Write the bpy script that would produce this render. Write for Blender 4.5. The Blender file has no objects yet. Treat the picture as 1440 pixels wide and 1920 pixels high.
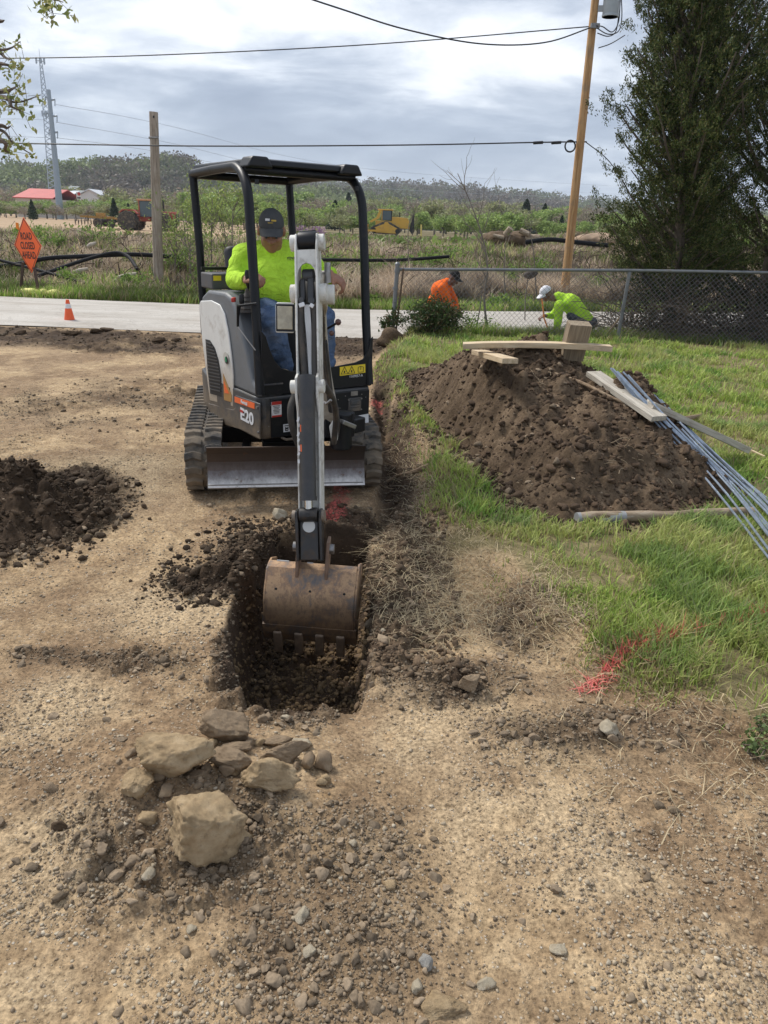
import bpy, math, random
import numpy as np
from mathutils import Matrix, Vector, Quaternion
R = math.radians
# ------------------------------------------------------------------ camera, world, sun, exposure
scene = bpy.context.scene
col = scene.collection
FPX = 1387.0; PITCH = R(21.1); ROLL = 0.04; CAMH = 1.8
cd = bpy.data.cameras.new('camera'); cam = bpy.data.objects.new('camera', cd); col.objects.link(cam)
cd.sensor_fit = 'VERTICAL'; cd.sensor_height = 36; cd.lens = 36*FPX/1920; cd.clip_end = 9000; cd.clip_start = .05
fw = Vector((0, math.cos(PITCH), -math.sin(PITCH))); up0 = Vector((0, math.sin(PITCH), math.cos(PITCH))); rt0 = Vector((1, 0, 0))
rt = rt0*math.cos(ROLL) + up0*math.sin(ROLL); up = up0*math.cos(ROLL) - rt0*math.sin(ROLL)
m = Matrix((rt, up, -fw)).transposed().to_4x4(); m.translation = (0, 0, CAMH)
cam.matrix_world = m
scene.camera = cam
SUN_EL, SUN_AZ = 50, -52          # azimuth from +Y towards +X
sd = bpy.data.lights.new('sun', 'SUN'); sun = bpy.data.objects.new('sun', sd); col.objects.link(sun)
sd.energy = 1.9; sd.angle = R(17); sd.color = (1, .95, .88)
sv = Vector((math.sin(R(SUN_AZ))*math.cos(R(SUN_EL)), math.cos(R(SUN_AZ))*math.cos(R(SUN_EL)), math.sin(R(SUN_EL))))
sun.rotation_euler = (-sv).to_track_quat('-Z', 'Y').to_euler()
scene.view_settings.view_transform = 'Standard'; scene.view_settings.look = 'None'
scene.view_settings.gamma = 1; scene.view_settings.use_curve_mapping = False
scene.view_settings.exposure = 1.08
scene.render.engine = 'CYCLES'

SKYLOC = (1.7, .35, 3.1)
world = bpy.data.worlds.new('World'); scene.world = world; world.use_nodes = True
nt = world.node_tree; nt.nodes.clear(); N = nt.nodes.new; LK = nt.links.new
def nmath(nt, op, a, b=None, clamp=False):
    n = nt.nodes.new('ShaderNodeMath'); n.operation = op; n.use_clamp = clamp
    for i, v in enumerate((a, b)):
        if v is None: continue
        if isinstance(v, (int, float)): n.inputs[i].default_value = v
        else: nt.links.new(v, n.inputs[i])
    return n.outputs[0]
def nramp(nt, fac, stops, interp='LINEAR'):
    n = nt.nodes.new('ShaderNodeValToRGB'); n.color_ramp.interpolation = interp
    e = n.color_ramp.elements
    while len(e) < len(stops): e.new(.5)
    for k, (p, c) in enumerate(stops):
        e[k].position = p; e[k].color = (*c, 1) if len(c) == 3 else c
    nt.links.new(fac, n.inputs[0]); return n.outputs[0]
def nmix(nt, fac, a, b, mode='MIX'):
    n = nt.nodes.new('ShaderNodeMix'); n.data_type = 'RGBA'; n.blend_type = mode
    for s, v in ((n.inputs[0], fac), (n.inputs[6], a), (n.inputs[7], b)):
        if isinstance(v, (int, float)): s.default_value = v
        elif isinstance(v, tuple): s.default_value = (*v, 1) if len(v) == 3 else v
        else: nt.links.new(v, s)
    return n.outputs[2]
def nnoise(nt, vec, scale, detail=4, rough=.55, dist=0, out=0):
    n = nt.nodes.new('ShaderNodeTexNoise'); n.inputs['Scale'].default_value = scale
    n.inputs['Detail'].default_value = detail; n.inputs['Roughness'].default_value = rough
    n.inputs['Distortion'].default_value = dist
    if vec is not None: nt.links.new(vec, n.inputs['Vector'])
    return n.outputs[out]
tc = N('ShaderNodeTexCoord'); sep = N('ShaderNodeSeparateXYZ'); LK(tc.outputs['Generated'], sep.inputs[0])
zz = nmath(nt, 'ADD', nmath(nt, 'MAXIMUM', sep.outputs[2], 0.0), .21)
cx = nmath(nt, 'DIVIDE', sep.outputs[0], zz); cy = nmath(nt, 'DIVIDE', sep.outputs[1], zz)
cmb = N('ShaderNodeCombineXYZ'); LK(cx, cmb.inputs[0]); LK(cy, cmb.inputs[1])
mp = N('ShaderNodeMapping'); LK(cmb.outputs[0], mp.inputs[0]); mp.inputs['Location'].default_value = SKYLOC; mp.inputs['Scale'].default_value = (.8, 1.0, 1)
n1 = nnoise(nt, mp.outputs[0], .95, 2, .5, .5)
n2 = nnoise(nt, mp.outputs[0], 2.1, 9, .58, .5)
n3_ = nnoise(nt, mp.outputs[0], 7.5, 6, .6, .3)
cl = nmath(nt, 'ADD', nmath(nt, 'MULTIPLY', n1, .50), nmath(nt, 'ADD', nmath(nt, 'MULTIPLY', n2, .48), nmath(nt, 'MULTIPLY', n3_, .12)))
ccol = nramp(nt, cl, [(.42, (.20, .235, .31)), (.50, (.27, .31, .385)), (.555, (.38, .42, .49)), (.60, (.53, .565, .62)), (.64, (.68, .70, .74)), (.71, (.80, .81, .835))])
hz = nramp(nt, sep.outputs[2], [(.0, (1, 1, 1)), (.06, (.5, .5, .5)), (.16, (0, 0, 0))])
ccol = nmix(nt, nmath(nt, 'MULTIPLY', hz, .5), ccol, (.46, .54, .65))
sky = N('ShaderNodeTexSky'); sky.sky_type = 'NISHITA'; sky.sun_disc = False
sky.sun_elevation = R(SUN_EL); sky.sun_rotation = R(SUN_AZ)
bg1 = N('ShaderNodeBackground'); LK(sky.outputs[0], bg1.inputs[0]); bg1.inputs[1].default_value = .08
bg2 = N('ShaderNodeBackground'); LK(ccol, bg2.inputs[0]); bg2.inputs[1].default_value = .80
mx = N('ShaderNodeMixShader'); mx.inputs[0].default_value = .9; LK(bg1.outputs[0], mx.inputs[1]); LK(bg2.outputs[0], mx.inputs[2])
wo = N('ShaderNodeOutputWorld'); LK(mx.outputs[0], wo.inputs[0])

# ------------------------------------------------------------------ picking helpers: a pixel of the 1440x1920 photo + a distance -> a world point
def ray(u, v):
    x = (u-720)/FPX; y = -(v-960)/FPX
    return rt*x + up*y + fw
def gp(u, v, z=0.0):
    d = ray(u, v); return Vector((0, 0, CAMH)) + d*((z-CAMH)/d.z)
def at(u, v, Y):
    d = ray(u, v); return Vector((0, 0, CAMH)) + d*(Y/d.y)
# ------------------------------------------------------------------ numpy noise
def _h(ix, iy, seed):
    n = (ix.astype(np.int64)*374761393 + iy.astype(np.int64)*668265263 + seed*1442695041) & 0xffffffff
    n = ((n ^ (n >> 13))*1274126177) & 0xffffffff
    n = (n ^ (n >> 16)) & 0xffffffff
    n = ((n ^ (n >> 15))*2246822519) & 0xffffffff
    return ((n ^ (n >> 13)) & 0xffffff)/16777215.0
def vnoise(x, y, seed=0):
    ix = np.floor(x); iy = np.floor(y); fx = x-ix; fy = y-iy
    fx = fx*fx*(3-2*fx); fy = fy*fy*(3-2*fy)
    a = _h(ix, iy, seed); b = _h(ix+1, iy, seed); c = _h(ix, iy+1, seed); d = _h(ix+1, iy+1, seed)
    return (a*(1-fx)+b*fx)*(1-fy) + (c*(1-fx)+d*fx)*fy
def fbm(x, y, seed=0, oct=4, gain=.5):
    s = 0; a = 1; t = 0
    for k in range(oct):
        s = s + a*vnoise(x*2**k, y*2**k, seed+k*17); t += a; a *= gain
    return s/t
def domes(x, y, cell, seed, dens=.7):
    X = x/cell; Y = y/cell; ix = np.floor(X); iy = np.floor(Y); out = np.zeros_like(X)
    for dx in (-1, 0, 1):
        for dy in (-1, 0, 1):
            cx_ = ix+dx; cy_ = iy+dy
            px = cx_+_h(cx_, cy_, seed); py = cy_+_h(cx_, cy_, seed+1); r = .25+.45*_h(cx_, cy_, seed+2)
            r = np.where(_h(cx_, cy_, seed+3) < dens, r, .001)
            an = _h(cx_, cy_, seed+4)*3.14; ca = np.cos(an); sa = np.sin(an)
            ax = (X-px)*ca+(Y-py)*sa; ay = (-(X-px)*sa+(Y-py)*ca)*1.4
            d2 = 1-(ax*ax+ay*ay)/(r*r)
            out = np.maximum(out, np.sqrt(np.maximum(d2, 0))*r)
    return out*cell
def sstep(a, b, x):
    t = np.clip((x-a)/(b-a), 0, 1); return t*t*(3-2*t)
def in_poly(x, y, poly):
    ins = np.zeros(x.shape, bool); n = len(poly)
    for i in range(n):
        x1, y1 = poly[i]; x2, y2 = poly[(i+1) % n]
        if y1 == y2: continue
        c = ((y1 > y) != (y2 > y)) & (x < (x2-x1)*(y-y1)/(y2-y1)+x1)
        ins ^= c
    return ins
def poly_sd(x, y, poly):            # signed distance, positive inside
    d = np.full(x.shape, 1e9)
    for i in range(len(poly)):
        x1, y1 = poly[i]; x2, y2 = poly[(i+1) % len(poly)]
        ex, ey = x2-x1, y2-y1; L = ex*ex+ey*ey
        if L == 0: continue
        t = np.clip(((x-x1)*ex+(y-y1)*ey)/L, 0, 1)
        d = np.minimum(d, np.hypot(x-x1-t*ex, y-y1-t*ey))
    return np.where(in_poly(x, y, poly), d, -d)
# ------------------------------------------------------------------ object helpers
WM = {}
def tag(o, label=None, cat=None, group=None, kind=None):
    if label: o['label'] = label
    if cat: o['category'] = cat
    if group: o['group'] = group
    if kind: o['kind'] = kind
    return o
def thing(name, label, cat, loc=(0, 0, 0), rot=(0, 0, 0), group=None):
    o = bpy.data.objects.new(name, None); col.objects.link(o); o.location = loc; o.rotation_euler = rot
    o.empty_display_size = .1
    from mathutils import Euler
    WM[o] = Matrix.Translation(Vector(loc)) @ Euler(rot).to_matrix().to_4x4()
    return tag(o, label, cat, group)
def link(name, me, mat, parent=None):
    o = bpy.data.objects.new(name, me); col.objects.link(o)
    if mat: me.materials.append(mat)
    if parent:
        o.parent = parent
        M = WM.get(parent, Matrix())
        me.transform(M.inverted()); WM[o] = M
    return o
def npmesh(name, V, F, smooth=False, cols=None, extra=None):
    """V (n,3), F (m,k) constant k or a list of arrays"""
    me = bpy.data.meshes.new(name); V = np.asarray(V, np.float32)
    Fs = F if isinstance(F, list) else [F]
    Fs = [np.asarray(f, np.int32) for f in Fs if len(f)]
    tot = sum(f.size for f in Fs); nf = sum(len(f) for f in Fs)
    me.vertices.add(len(V)); me.vertices.foreach_set('co', V.ravel())
    me.loops.add(tot); me.loops.foreach_set('vertex_index', np.concatenate([f.ravel() for f in Fs]))
    cnt = np.concatenate([np.full(len(f), f.shape[1], np.int32) for f in Fs])
    me.polygons.add(nf); me.polygons.foreach_set('loop_start', np.concatenate([[0], np.cumsum(cnt)[:-1]]).astype(np.int32))
    me.polygons.foreach_set('loop_total', cnt)
    if smooth: me.polygons.foreach_set('use_smooth', np.ones(nf, bool))
    if cols is not None:
        a = me.color_attributes.new('tint', 'FLOAT_COLOR', 'POINT'); c = np.ones((len(V), 4), np.float32); c[:, :cols.shape[1]] = cols
        a.data.foreach_set('color', c.ravel())
    for k, arr in (extra or {}).items():
        a = me.attributes.new(k, 'FLOAT', 'POINT'); a.data.foreach_set('value', np.asarray(arr, np.float32))
    me.update(); me.validate()
    return me
class MB:
    def __init__(s, xf=None): s.v = []; s.f = []; s.xf = xf
    def add(s, vs, fs):
        o = len(s.v)
        for p in vs:
            p = Vector(p); s.v.append(s.xf @ p if s.xf else p)
        s.f += [tuple(i+o for i in f) for f in fs]; return s
    def box(s, c, size, rot=None):
        c = Vector(c); h = Vector(size)/2; vs = []
        for dz in (-1, 1):
            for dy in (-1, 1):
                for dx in (-1, 1):
                    p = Vector((dx*h.x, dy*h.y, dz*h.z))
                    if rot is not None: p = rot @ p
                    vs.append(c+p)
        return s.add(vs, [(0, 2, 3, 1), (4, 5, 7, 6), (0, 1, 5, 4), (2, 6, 7, 3), (0, 4, 6, 2), (1, 3, 7, 5)])
    def beam(s, a, b, w, h, upv=(0, 0, 1)):
        a = Vector(a); b = Vector(b); d = (b-a).normalized(); sd_ = d.cross(Vector(upv))
        if sd_.length < 1e-4: sd_ = d.cross(Vector((1, 0, 0)))
        sd_.normalize(); u_ = sd_.cross(d)
        vs = []
        for p in (a, b):
            for i, j in ((-1, -1), (1, -1), (1, 1), (-1, 1)): vs.append(p+sd_*(i*w/2)+u_*(j*h/2))
        return s.add(vs, [(0, 1, 2, 3), (7, 6, 5, 4), (0, 4, 5, 1), (1, 5, 6, 2), (2, 6, 7, 3), (3, 7, 4, 0)])
    def tube(s, pts, r, n=8, caps=True):
        pts = [Vector(p) for p in pts]; m_ = len(pts)
        rs = r if isinstance(r, (list, tuple)) else [r]*m_
        vs = []; fs = []; ref = None
        for i, p in enumerate(pts):
            t = (pts[min(i+1, m_-1)]-pts[max(i-1, 0)])
            t = t.normalized() if t.length > 1e-9 else Vector((0, 0, 1))
            if ref is None:
                ref = Vector((0, 0, 1)) if abs(t.z) < .9 else Vector((1, 0, 0))
            a = (ref - t*ref.dot(t)); a = a.normalized() if a.length > 1e-6 else t.orthogonal().normalized()
            ref = a; b = t.cross(a)
            for k in range(n):
                an = 2*math.pi*k/n; vs.append(p + (a*math.cos(an)+b*math.sin(an))*rs[i])
        for i in range(m_-1):
            for k in range(n):
                fs.append((i*n+k, i*n+(k+1) % n, (i+1)*n+(k+1) % n, (i+1)*n+k))
        if caps: fs += [tuple(reversed(range(n))), tuple(range((m_-1)*n, m_*n))]
        return s.add(vs, fs)
    def cyl(s, a, b, r, n=20, r2=None): return s.tube([a, b], [r, r if r2 is None else r2], n)
    def prism(s, poly, depth):
        """poly: list of 3D points (planar), extruded by the vector depth"""
        poly = [Vector(p) for p in poly]; depth = Vector(depth); n = len(poly)
        return s.add(poly+[p+depth for p in poly], [tuple(range(n)), tuple(reversed(range(n, 2*n)))] + [(i, i+n, (i+1) % n+n, (i+1) % n) for i in range(n)])
    def lathe(s, prof, c=(0, 0, 0), n=24, axis=(0, 0, 1)):
        q = Vector((0, 0, 1)).rotation_difference(Vector(axis)); c = Vector(c); vs = []; fs = []
        for r_, z_ in prof:
            for k in range(n):
                an = 2*math.pi*k/n; vs.append(c+q @ Vector((r_*math.cos(an), r_*math.sin(an), z_)))
        for i in range(len(prof)-1):
            for k in range(n): fs.append((i*n+k, i*n+(k+1) % n, (i+1)*n+(k+1) % n, (i+1)*n+k))
        fs += [tuple(reversed(range(n))), tuple(range((len(prof)-1)*n, len(prof)*n))]
        return s.add(vs, fs)
    def build(s, name, mat, parent=None, smooth=False, bevel=0, seg=2):
        me = bpy.data.meshes.new(name); me.from_pydata([tuple(p) for p in s.v], [], s.f)
        import bmesh
        bm = bmesh.new(); bm.from_mesh(me); bmesh.ops.recalc_face_normals(bm, faces=bm.faces); bm.to_mesh(me); bm.free()
        o = link(name, me, mat, parent)
        if smooth:
            me.polygons.foreach_set('use_smooth', np.ones(len(me.polygons), bool))
            me.set_sharp_from_angle(angle=R(38))
        if bevel:
            b = o.modifiers.new('bevel', 'BEVEL'); b.width = bevel; b.segments = seg; b.limit_method = 'ANGLE'; b.angle_limit = R(35); b.harden_normals = False
            if not smooth:
                me.polygons.foreach_set('use_smooth', np.ones(len(me.polygons), bool)); me.set_sharp_from_angle(angle=R(38))
        return o
def copy_tree(o, parent=None):
    c = o.copy(); col.objects.link(c)
    if parent: c.parent = parent
    for ch in list(o.children): copy_tree(ch, c)
    return c
def text_part(name, body, size, mat, parent, M, extrude=.0008, align='CENTER', font_shear=0, spacing=1.0, sx=1.0, offset=0.0):
    cu = bpy.data.curves.new(name, 'FONT'); cu.body = body; cu.size = size; cu.extrude = extrude; cu.align_x = align; cu.align_y = 'CENTER'
    cu.shear = font_shear; cu.space_character = spacing; cu.resolution_u = 3; cu.offset = offset
    t = bpy.data.objects.new('tmp', cu); col.objects.link(t)
    me = bpy.data.meshes.new_from_object(t); bpy.data.objects.remove(t)
    me.transform(M @ Matrix.Diagonal((sx, 1, 1, 1)))
    me.name = name
    return link(name, me, mat, parent)
def frame(o, x, y):                       # matrix with origin o, x axis and y axis given in world
    x = Vector(x).normalized(); z = x.cross(Vector(y)).normalized(); y = z.cross(x)
    M = Matrix((x, y, z)).transposed().to_4x4(); M.translation = Vector(o); return M
# ------------------------------------------------------------------ materials
MATS = {}
def mat(name, color, rough=.6, metal=0, var=.0, vscale=8, bump=0, bscale=60, dirt=0, dcol=(.20, .15, .10), dscale=5, spec=.5, tint=False, trans=0, coat=0):
    if name in MATS: return MATS[name]
    m_ = bpy.data.materials.new(name); m_.use_nodes = True; t = m_.node_tree; b = t.nodes['Principled BSDF']
    b.inputs['Roughness'].default_value = rough; b.inputs['Metallic'].default_value = metal
    b.inputs['Specular IOR Level'].default_value = spec
    if coat: b.inputs['Coat Weight'].default_value = coat; b.inputs['Coat Roughness'].default_value = .15
    tcn = t.nodes.new('ShaderNodeTexCoord'); vec = tcn.outputs['Object']
    c = None
    if tint:
        a = t.nodes.new('ShaderNodeAttribute'); a.attribute_name = 'tint'; c = a.outputs['Color']
    if var:
        f = nnoise(t, vec, vscale, 6, .6)
        base = c if c is not None else tuple(color)
        f2 = nramp(t, f, [(.3, (1-var,)*3), (.7, (1+var*.5,)*3)])
        c = nmix(t, 1.0, base, f2, 'MULTIPLY')
    if dirt:
        f = nnoise(t, vec, dscale, 8, .68)
        f2 = nramp(t, f, [(.62-.25*dirt, (0, 0, 0)), (.78-.2*dirt, (1, 1, 1))])
        c = nmix(t, nmath(t, 'MULTIPLY', f2, min(1, dirt+.25)), c if c is not None else tuple(color), dcol)
        rr = nmath(t, 'ADD', nmath(t, 'MULTIPLY', f2, .9-rough if rough < .9 else 0), rough); t.links.new(rr, b.inputs['Roughness'])
    if c is None: b.inputs['Base Color'].default_value = (*color, 1)
    else: t.links.new(c, b.inputs['Base Color'])
    if bump:
        bn = t.nodes.new('ShaderNodeBump'); bn.inputs['Strength'].default_value = bump; bn.inputs['Distance'].default_value = .01 if bscale > 20 else .06
        t.links.new(nnoise(t, vec, bscale, 5, .6, 0 if bscale > 20 else .8), bn.inputs['Height']); t.links.new(bn.outputs[0], b.inputs['Normal'])
    if trans:
        tr = t.nodes.new('ShaderNodeBsdfTranslucent'); mxs = t.nodes.new('ShaderNodeMixShader'); mxs.inputs[0].default_value = trans
        if c is None: tr.inputs[0].default_value = (*color, 1)
        else: t.links.new(c, tr.inputs[0])
        out = t.nodes['Material Output']; t.links.new(b.outputs[0], mxs.inputs[1]); t.links.new(tr.outputs[0], mxs.inputs[2]); t.links.new(mxs.outputs[0], out.inputs[0])
    MATS[name] = m_; return m_
rng = np.random.default_rng(7); rnd = random.Random(11)

# ================================================================== TERRAIN
def road_near(x): return 12.75 + .42*np.logaddexp(0, (np.asarray(x)-.3)*1.2)/1.2
def road_far(x): return 17.05 + .32*np.logaddexp(0, (np.asarray(x)+1)*1.0)
PG = lambda pts, z=0.0: [tuple(gp(u, v, z)[:2]) for u, v in pts]
GRASS = PG([(722, 655), (706, 690), (735, 740), (748, 800), (790, 860), (800, 930), (795, 975), (835, 1005), (890, 1045), (960, 1102), (1010, 1165), (1105, 1232), (1240, 1300), (1340, 1348), (1470, 1435)], .08) + [(4, 2.2), (30, 6), (30, 12.9), (0.2, 12.9)]
TRENCH = PG([(462, 1338), (452, 1300), (432, 1230), (425, 1180), (440, 1120), (478, 1060), (520, 1000), (690, 1000), (702, 1060), (704, 1180), (690, 1280), (668, 1335)])
GROOVE = [(.0, 4.2), (.10, 4.9), (.10, 6.5), (.02, 8.5), (-.16, 8.5), (-.06, 6.5), (-.05, 5.0), (-.12, 4.2)]
def ell(x, y, u, v, ru, rv, soft=.5):
    c = gp(u, v); a = gp(u+ru, v); b1 = gp(u, v-rv); b2 = gp(u, v+rv)
    rx = abs(a.x-c.x); ry = (b1.y-b2.y)/2; cy_ = (b1.y+b2.y)/2
    d = np.hypot((x-c.x)/rx, (y-cy_)/ry)
    return 1-sstep(1-soft, 1+soft*.6, d)
def moist(x, y):
    n = fbm(x*3.1, y*3.1, 40, 5)-.5
    mres = np.zeros_like(x)
    for (u, v, ru, rv, s) in [(70, 965, 165, 84, 1), (480, 1060, 100, 62, 1), (395, 1090, 95, 26, 1), (470, 1200, 60, 130, .9), (735, 1160, 55, 150, .75), (640, 990, 110, 40, 1),
                              (745, 900, 42, 140, .8), (715, 760, 22, 90, .85), (660, 650, 80, 24, .9), (150, 640, 260, 16, .75), (250, 655, 180, 12, .7), (20, 628, 120, 12, .8), (550, 900, 170, 60, .45),  # last ellipse of this row just darkens the ground under the excavator
                              (330, 1590, 250, 140, .40), (640, 1740, 240, 230, .30), (860, 1290, 160, 50, .6), (1130, 1380, 260, 50, .42), (1010, 1190, 120, 70, .35),
                              (250, 1240, 120, 30, .4), (200, 760, 240, 60, .3), (1180, 990, 260, 30, .8), (780, 1060, 70, 60, .7), (1390, 930, 80, 60, .8), (560, 1280, 130, 90, 1.0), (150, 890, 60, 20, .6), (100, 1230, 110, 22, .35), (900, 1700, 200, 40, .25)]:
        mres = np.maximum(mres, s*ell(x, y, u, v, ru, rv, .5))
    return np.clip(mres + n*.85*np.minimum(1, mres*3), 0, 1)
def lightpatch(x, y):
    r = np.zeros_like(x)
    for (u, v, ru, rv) in [(60, 1640, 150, 130), (860, 1400, 190, 80), (980, 1560, 170, 90), (120, 1330, 120, 90), (220, 900, 200, 60), (290, 1150, 160, 50), (60, 1860, 100, 60), (1300, 1860, 160, 60), (1120, 1650, 150, 60), (780, 1300, 80, 40)]:
        r = np.maximum(r, ell(x, y, u, v, ru, rv, .6))
    return np.clip(r + (fbm(x*2.2, y*2.2, 91, 5)-.5)*1.1, 0, 1)
def bank(x, y):
    fy = road_far(x)+.9
    crest = 1.02 + .62*sstep(-1, 11, x) + .18*(fbm(x*.25, y*.25, 5, 3)-.5)
    up_ = sstep(0, 9.5, y-fy)
    field = .45
    dn = sstep(11, 34, y-fy)
    return up_*(crest*(1-dn)+field*dn)
def zbase(x, y):
    """terrain without the small clods"""
    x = np.asarray(x, float); y = np.asarray(y, float)
    z = np.zeros_like(x)
    near = (y < 20)
    gs = poly_sd(x, y, GRASS) if x.size < 4e6 else 0
    z = z + .13*sstep(-.14, .12, gs)
    z = z + .035*(fbm(x*1.3, y*1.3, 3, 3)-.5)*sstep(30, 10, y)
    # low clod mound with the slabs, and long ridge to the right of it
    z = z + .075*ell(x, y, 370, 1500, 270, 150, .9) + .03*ell(x, y, 640, 1720, 200, 260, .9) + .045*ell(x, y, 900, 1290, 180, 50, .9) + .04*ell(x, y, 1130, 1385, 260, 50, .9)
    for xc, sl in ((-3.1, .06), (-2.0, .06), (-1.15, -.03)):
        q_ = np.abs(x-xc-sl*(y-4)+.05*np.sin(y*1.3)); band = sstep(.17, .11, q_)*sstep(2.6, 3.4, y)*sstep(12, 10, y); z = z - band*(.010+.008*(np.sin(y*62+q_*18) > .1)*sstep(.35, .55, fbm(x*1.6, y*1.1, 88, 3)))
    # tracks' shallow ruts running diagonally
    t = (x*.86+y*.5); z = z + .012*np.sin(t*9+3*vnoise(x*.7, y*.7, 8))*sstep(3.2, 1.5, y)*sstep(-.2, .5, x)
    # chewed road edge
    e = road_near(x)-y
    z = z + .10*np.exp(-((e-.7)/.45)**2)*sstep(.3, -.6, x)*(fbm(x*1.7, y*2, 12, 4)) 
    tr = poly_sd(x, y, TRENCH)+.05*(fbm(x*5, y*5, 21, 4)-.5)
    z = z - .50*sstep(-.015, .085, tr)
    gr = poly_sd(x, y, GROOVE)+.05*(fbm(x*4, y*4, 22, 4)-.5)
    z = z - .10*sstep(-.04, .06, gr)
    z = z + bank(x, y)
    # cut sunk below the road sheet
    rd = np.minimum(y-road_near(x), road_far(x)-y)
    z = z*(1-sstep(-.25, .05, rd)) - .03*sstep(-.05, .05, rd)
    far = np.hypot(x, y)
    return z
def zfine(x, y, mo, gm):
    k = sstep(16, 9, y); a = .35+.9*mo
    w = fbm(x*1.1, y*1.1, 66, 3)
    h = .010*(fbm(x*14, y*14, 31, 4)-.5) + .006*(fbm(x*45, y*45, 32, 3)-.5)
    rough = np.clip(mo*1.3 + sstep(.52, .62, w)*.45, .06, 1)
    h = h + rough*(.7*domes(x, y, .022, 55, .7)*sstep(6, 4, y) + .6*domes(x, y, .035, 50, .75) + .62*domes(x+9, y+4, .075, 60, .55)*sstep(.15, .6, rough) + .55*domes(x+3, y+7, .15, 70, .4)*sstep(.45, .9, rough))
    return h*k*(1-.6*gm)
def axis(segs):
    out = [segs[0][0]]
    for a, b, d0, d1 in segs:
        x = a; L = b-a
        while x < b-1e-6:
            t = (x-a)/L; st = d0+(d1-d0)*t; x = min(b, x+st); out.append(x)
    return np.array(out)
ya = axis([(-4, 1.0, .5, .05), (1.0, 4.6, .0095, .0105), (4.6, 13.2, .0105, .045), (13.2, 30, .05, .18), (30, 3500, .2, 200)])
xr = axis([(1.75, 9, .011, .06), (9, 3500, .07, 220)])
xa = np.concatenate([-xr[::-1], axis([(-1.75, 1.75, .0098, .0098)])[1:-1], xr])
GX, GY = np.meshgrid(xa, ya)
gx = GX.ravel(); gy = GY.ravel()
sel = (gy < 40) & (np.abs(gx) < 40)
mo = np.zeros_like(gx); gm = np.zeros_like(gx); lp = np.zeros_like(gx); gz = np.full_like(gx, .45); pn = np.zeros_like(gx)
gz[~sel] = bank(gx[~sel], gy[~sel])*np.where(gy[~sel] > 10, 1, 0) 
sx_, sy_ = gx[sel], gy[sel]
mo_ = np.maximum(moist(sx_, sy_), .95*sstep(-.03, .02, poly_sd(sx_, sy_, TRENCH)+.04*(fbm(sx_*6, sy_*6, 9, 3)-.5))); mo[sel] = mo_*sstep(14, 12.5, sy_)
g_ = poly_sd(sx_, sy_, GRASS)
edge_n = (fbm(sx_*3, sy_*3, 77, 4)-.5)*.5
verge = sstep(.05, .3, sy_-road_far(sx_))
gm_ = np.maximum(sstep(-.05, .2, g_+edge_n), verge); gm[sel] = gm_
lp[sel] = lightpatch(sx_, sy_)
gz[sel] = zbase(sx_, sy_) + zfine(sx_, sy_, mo[sel]*(1-.7*gm_), gm_)
bk = sstep(1.0, 3.0, sy_-road_far(sx_))
gz[sel] += bk*(.35*(fbm(sx_*.9, sy_*.9, 130, 5)-.5) + .1*(fbm(sx_*4, sy_*4, 131, 3)-.5))
def paintmask(x, y):
    r = np.zeros_like(x)
    segs = [((1092, 1278), (1180, 1245), .014), ((1180, 1245), (1290, 1218), .020), ((1290, 1218), (1370, 1205), .010), ((1370, 1205), (1445, 1180), .02),
            ((625, 975), (640, 935), .06), ((628, 905), (640, 925), .05), ((708, 745), (704, 760), .06), ((690, 900), (645, 915), .03)]
    for (a, b, w) in segs:
        A = gp(*a, .06 if a[0] > 1000 else 0); B = gp(*b, .06 if a[0] > 1000 else 0); ex, ey = B.x-A.x, B.y-A.y; L = ex*ex+ey*ey
        t = np.clip(((x-A.x)*ex+(y-A.y)*ey)/L, 0, 1); d = np.hypot(x-A.x-t*ex, y-A.y-t*ey)
        r = np.maximum(r, 1-sstep(w*.5, w*1.5, d+w*(fbm(x*30, y*30, 5, 3)-.5)*1.6))
    return r
q = sel & (gy < 12) & (np.abs(gx) < 3)
pn[q] = paintmask(gx[q], gy[q])
nx, ny = len(xa), len(ya)
ii = (np.arange(ny-1)[:, None]*nx + np.arange(nx-1)[None, :]).ravel()
FF = np.stack([ii, ii+1, ii+nx+1, ii+nx], 1)
print('ground', len(gx))
fieldm = sstep(10, 14, gy-road_far(np.clip(gx, -30, 30)))*sstep(-.10, -.20, gx/np.maximum(gy, 1)+.06*(fbm(gx*.05, gy*.05, 17, 3)-.5)); gm[~sel] = 1
gme = npmesh('ground', np.stack([gx, gy, gz], 1), FF, True, None, {'moist': mo, 'grassy': gm, 'lightp': lp, 'paint': pn, 'field': fieldm})
# ground material
gmt = bpy.data.materials.new('soil'); gmt.use_nodes = True; t = gmt.node_tree; bs = t.nodes['Principled BSDF']; bs.inputs['Roughness'].default_value = .95; bs.inputs['Specular IOR Level'].default_value = .25
def attr(t, n):
    a = t.nodes.new('ShaderNodeAttribute'); a.attribute_name = n; return a.outputs['Fac']
vec = t.nodes.new('ShaderNodeTexCoord').outputs['Object']
nA = nnoise(t, vec, 1.3, 8, .62, .3); nB = nnoise(t, vec, 9, 8, .7); nC = nnoise(t, vec, 70, 6, .7); nD = nnoise(t, vec, 3.5, 6, .65, .6)
tan_ = nramp(t, nB, [(.30, (.255, .175, .098)), (.5, (.41, .295, .172)), (.68, (.55, .415, .255))])
brn = nramp(t, nB, [(.3, (.150, .098, .056)), (.55, (.265, .180, .105)), (.75, (.39, .28, .17))])
c = nmix(t, nramp(t, nA, [(.40, (0, 0, 0)), (.56, (1, 1, 1))]), tan_, brn)
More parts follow.
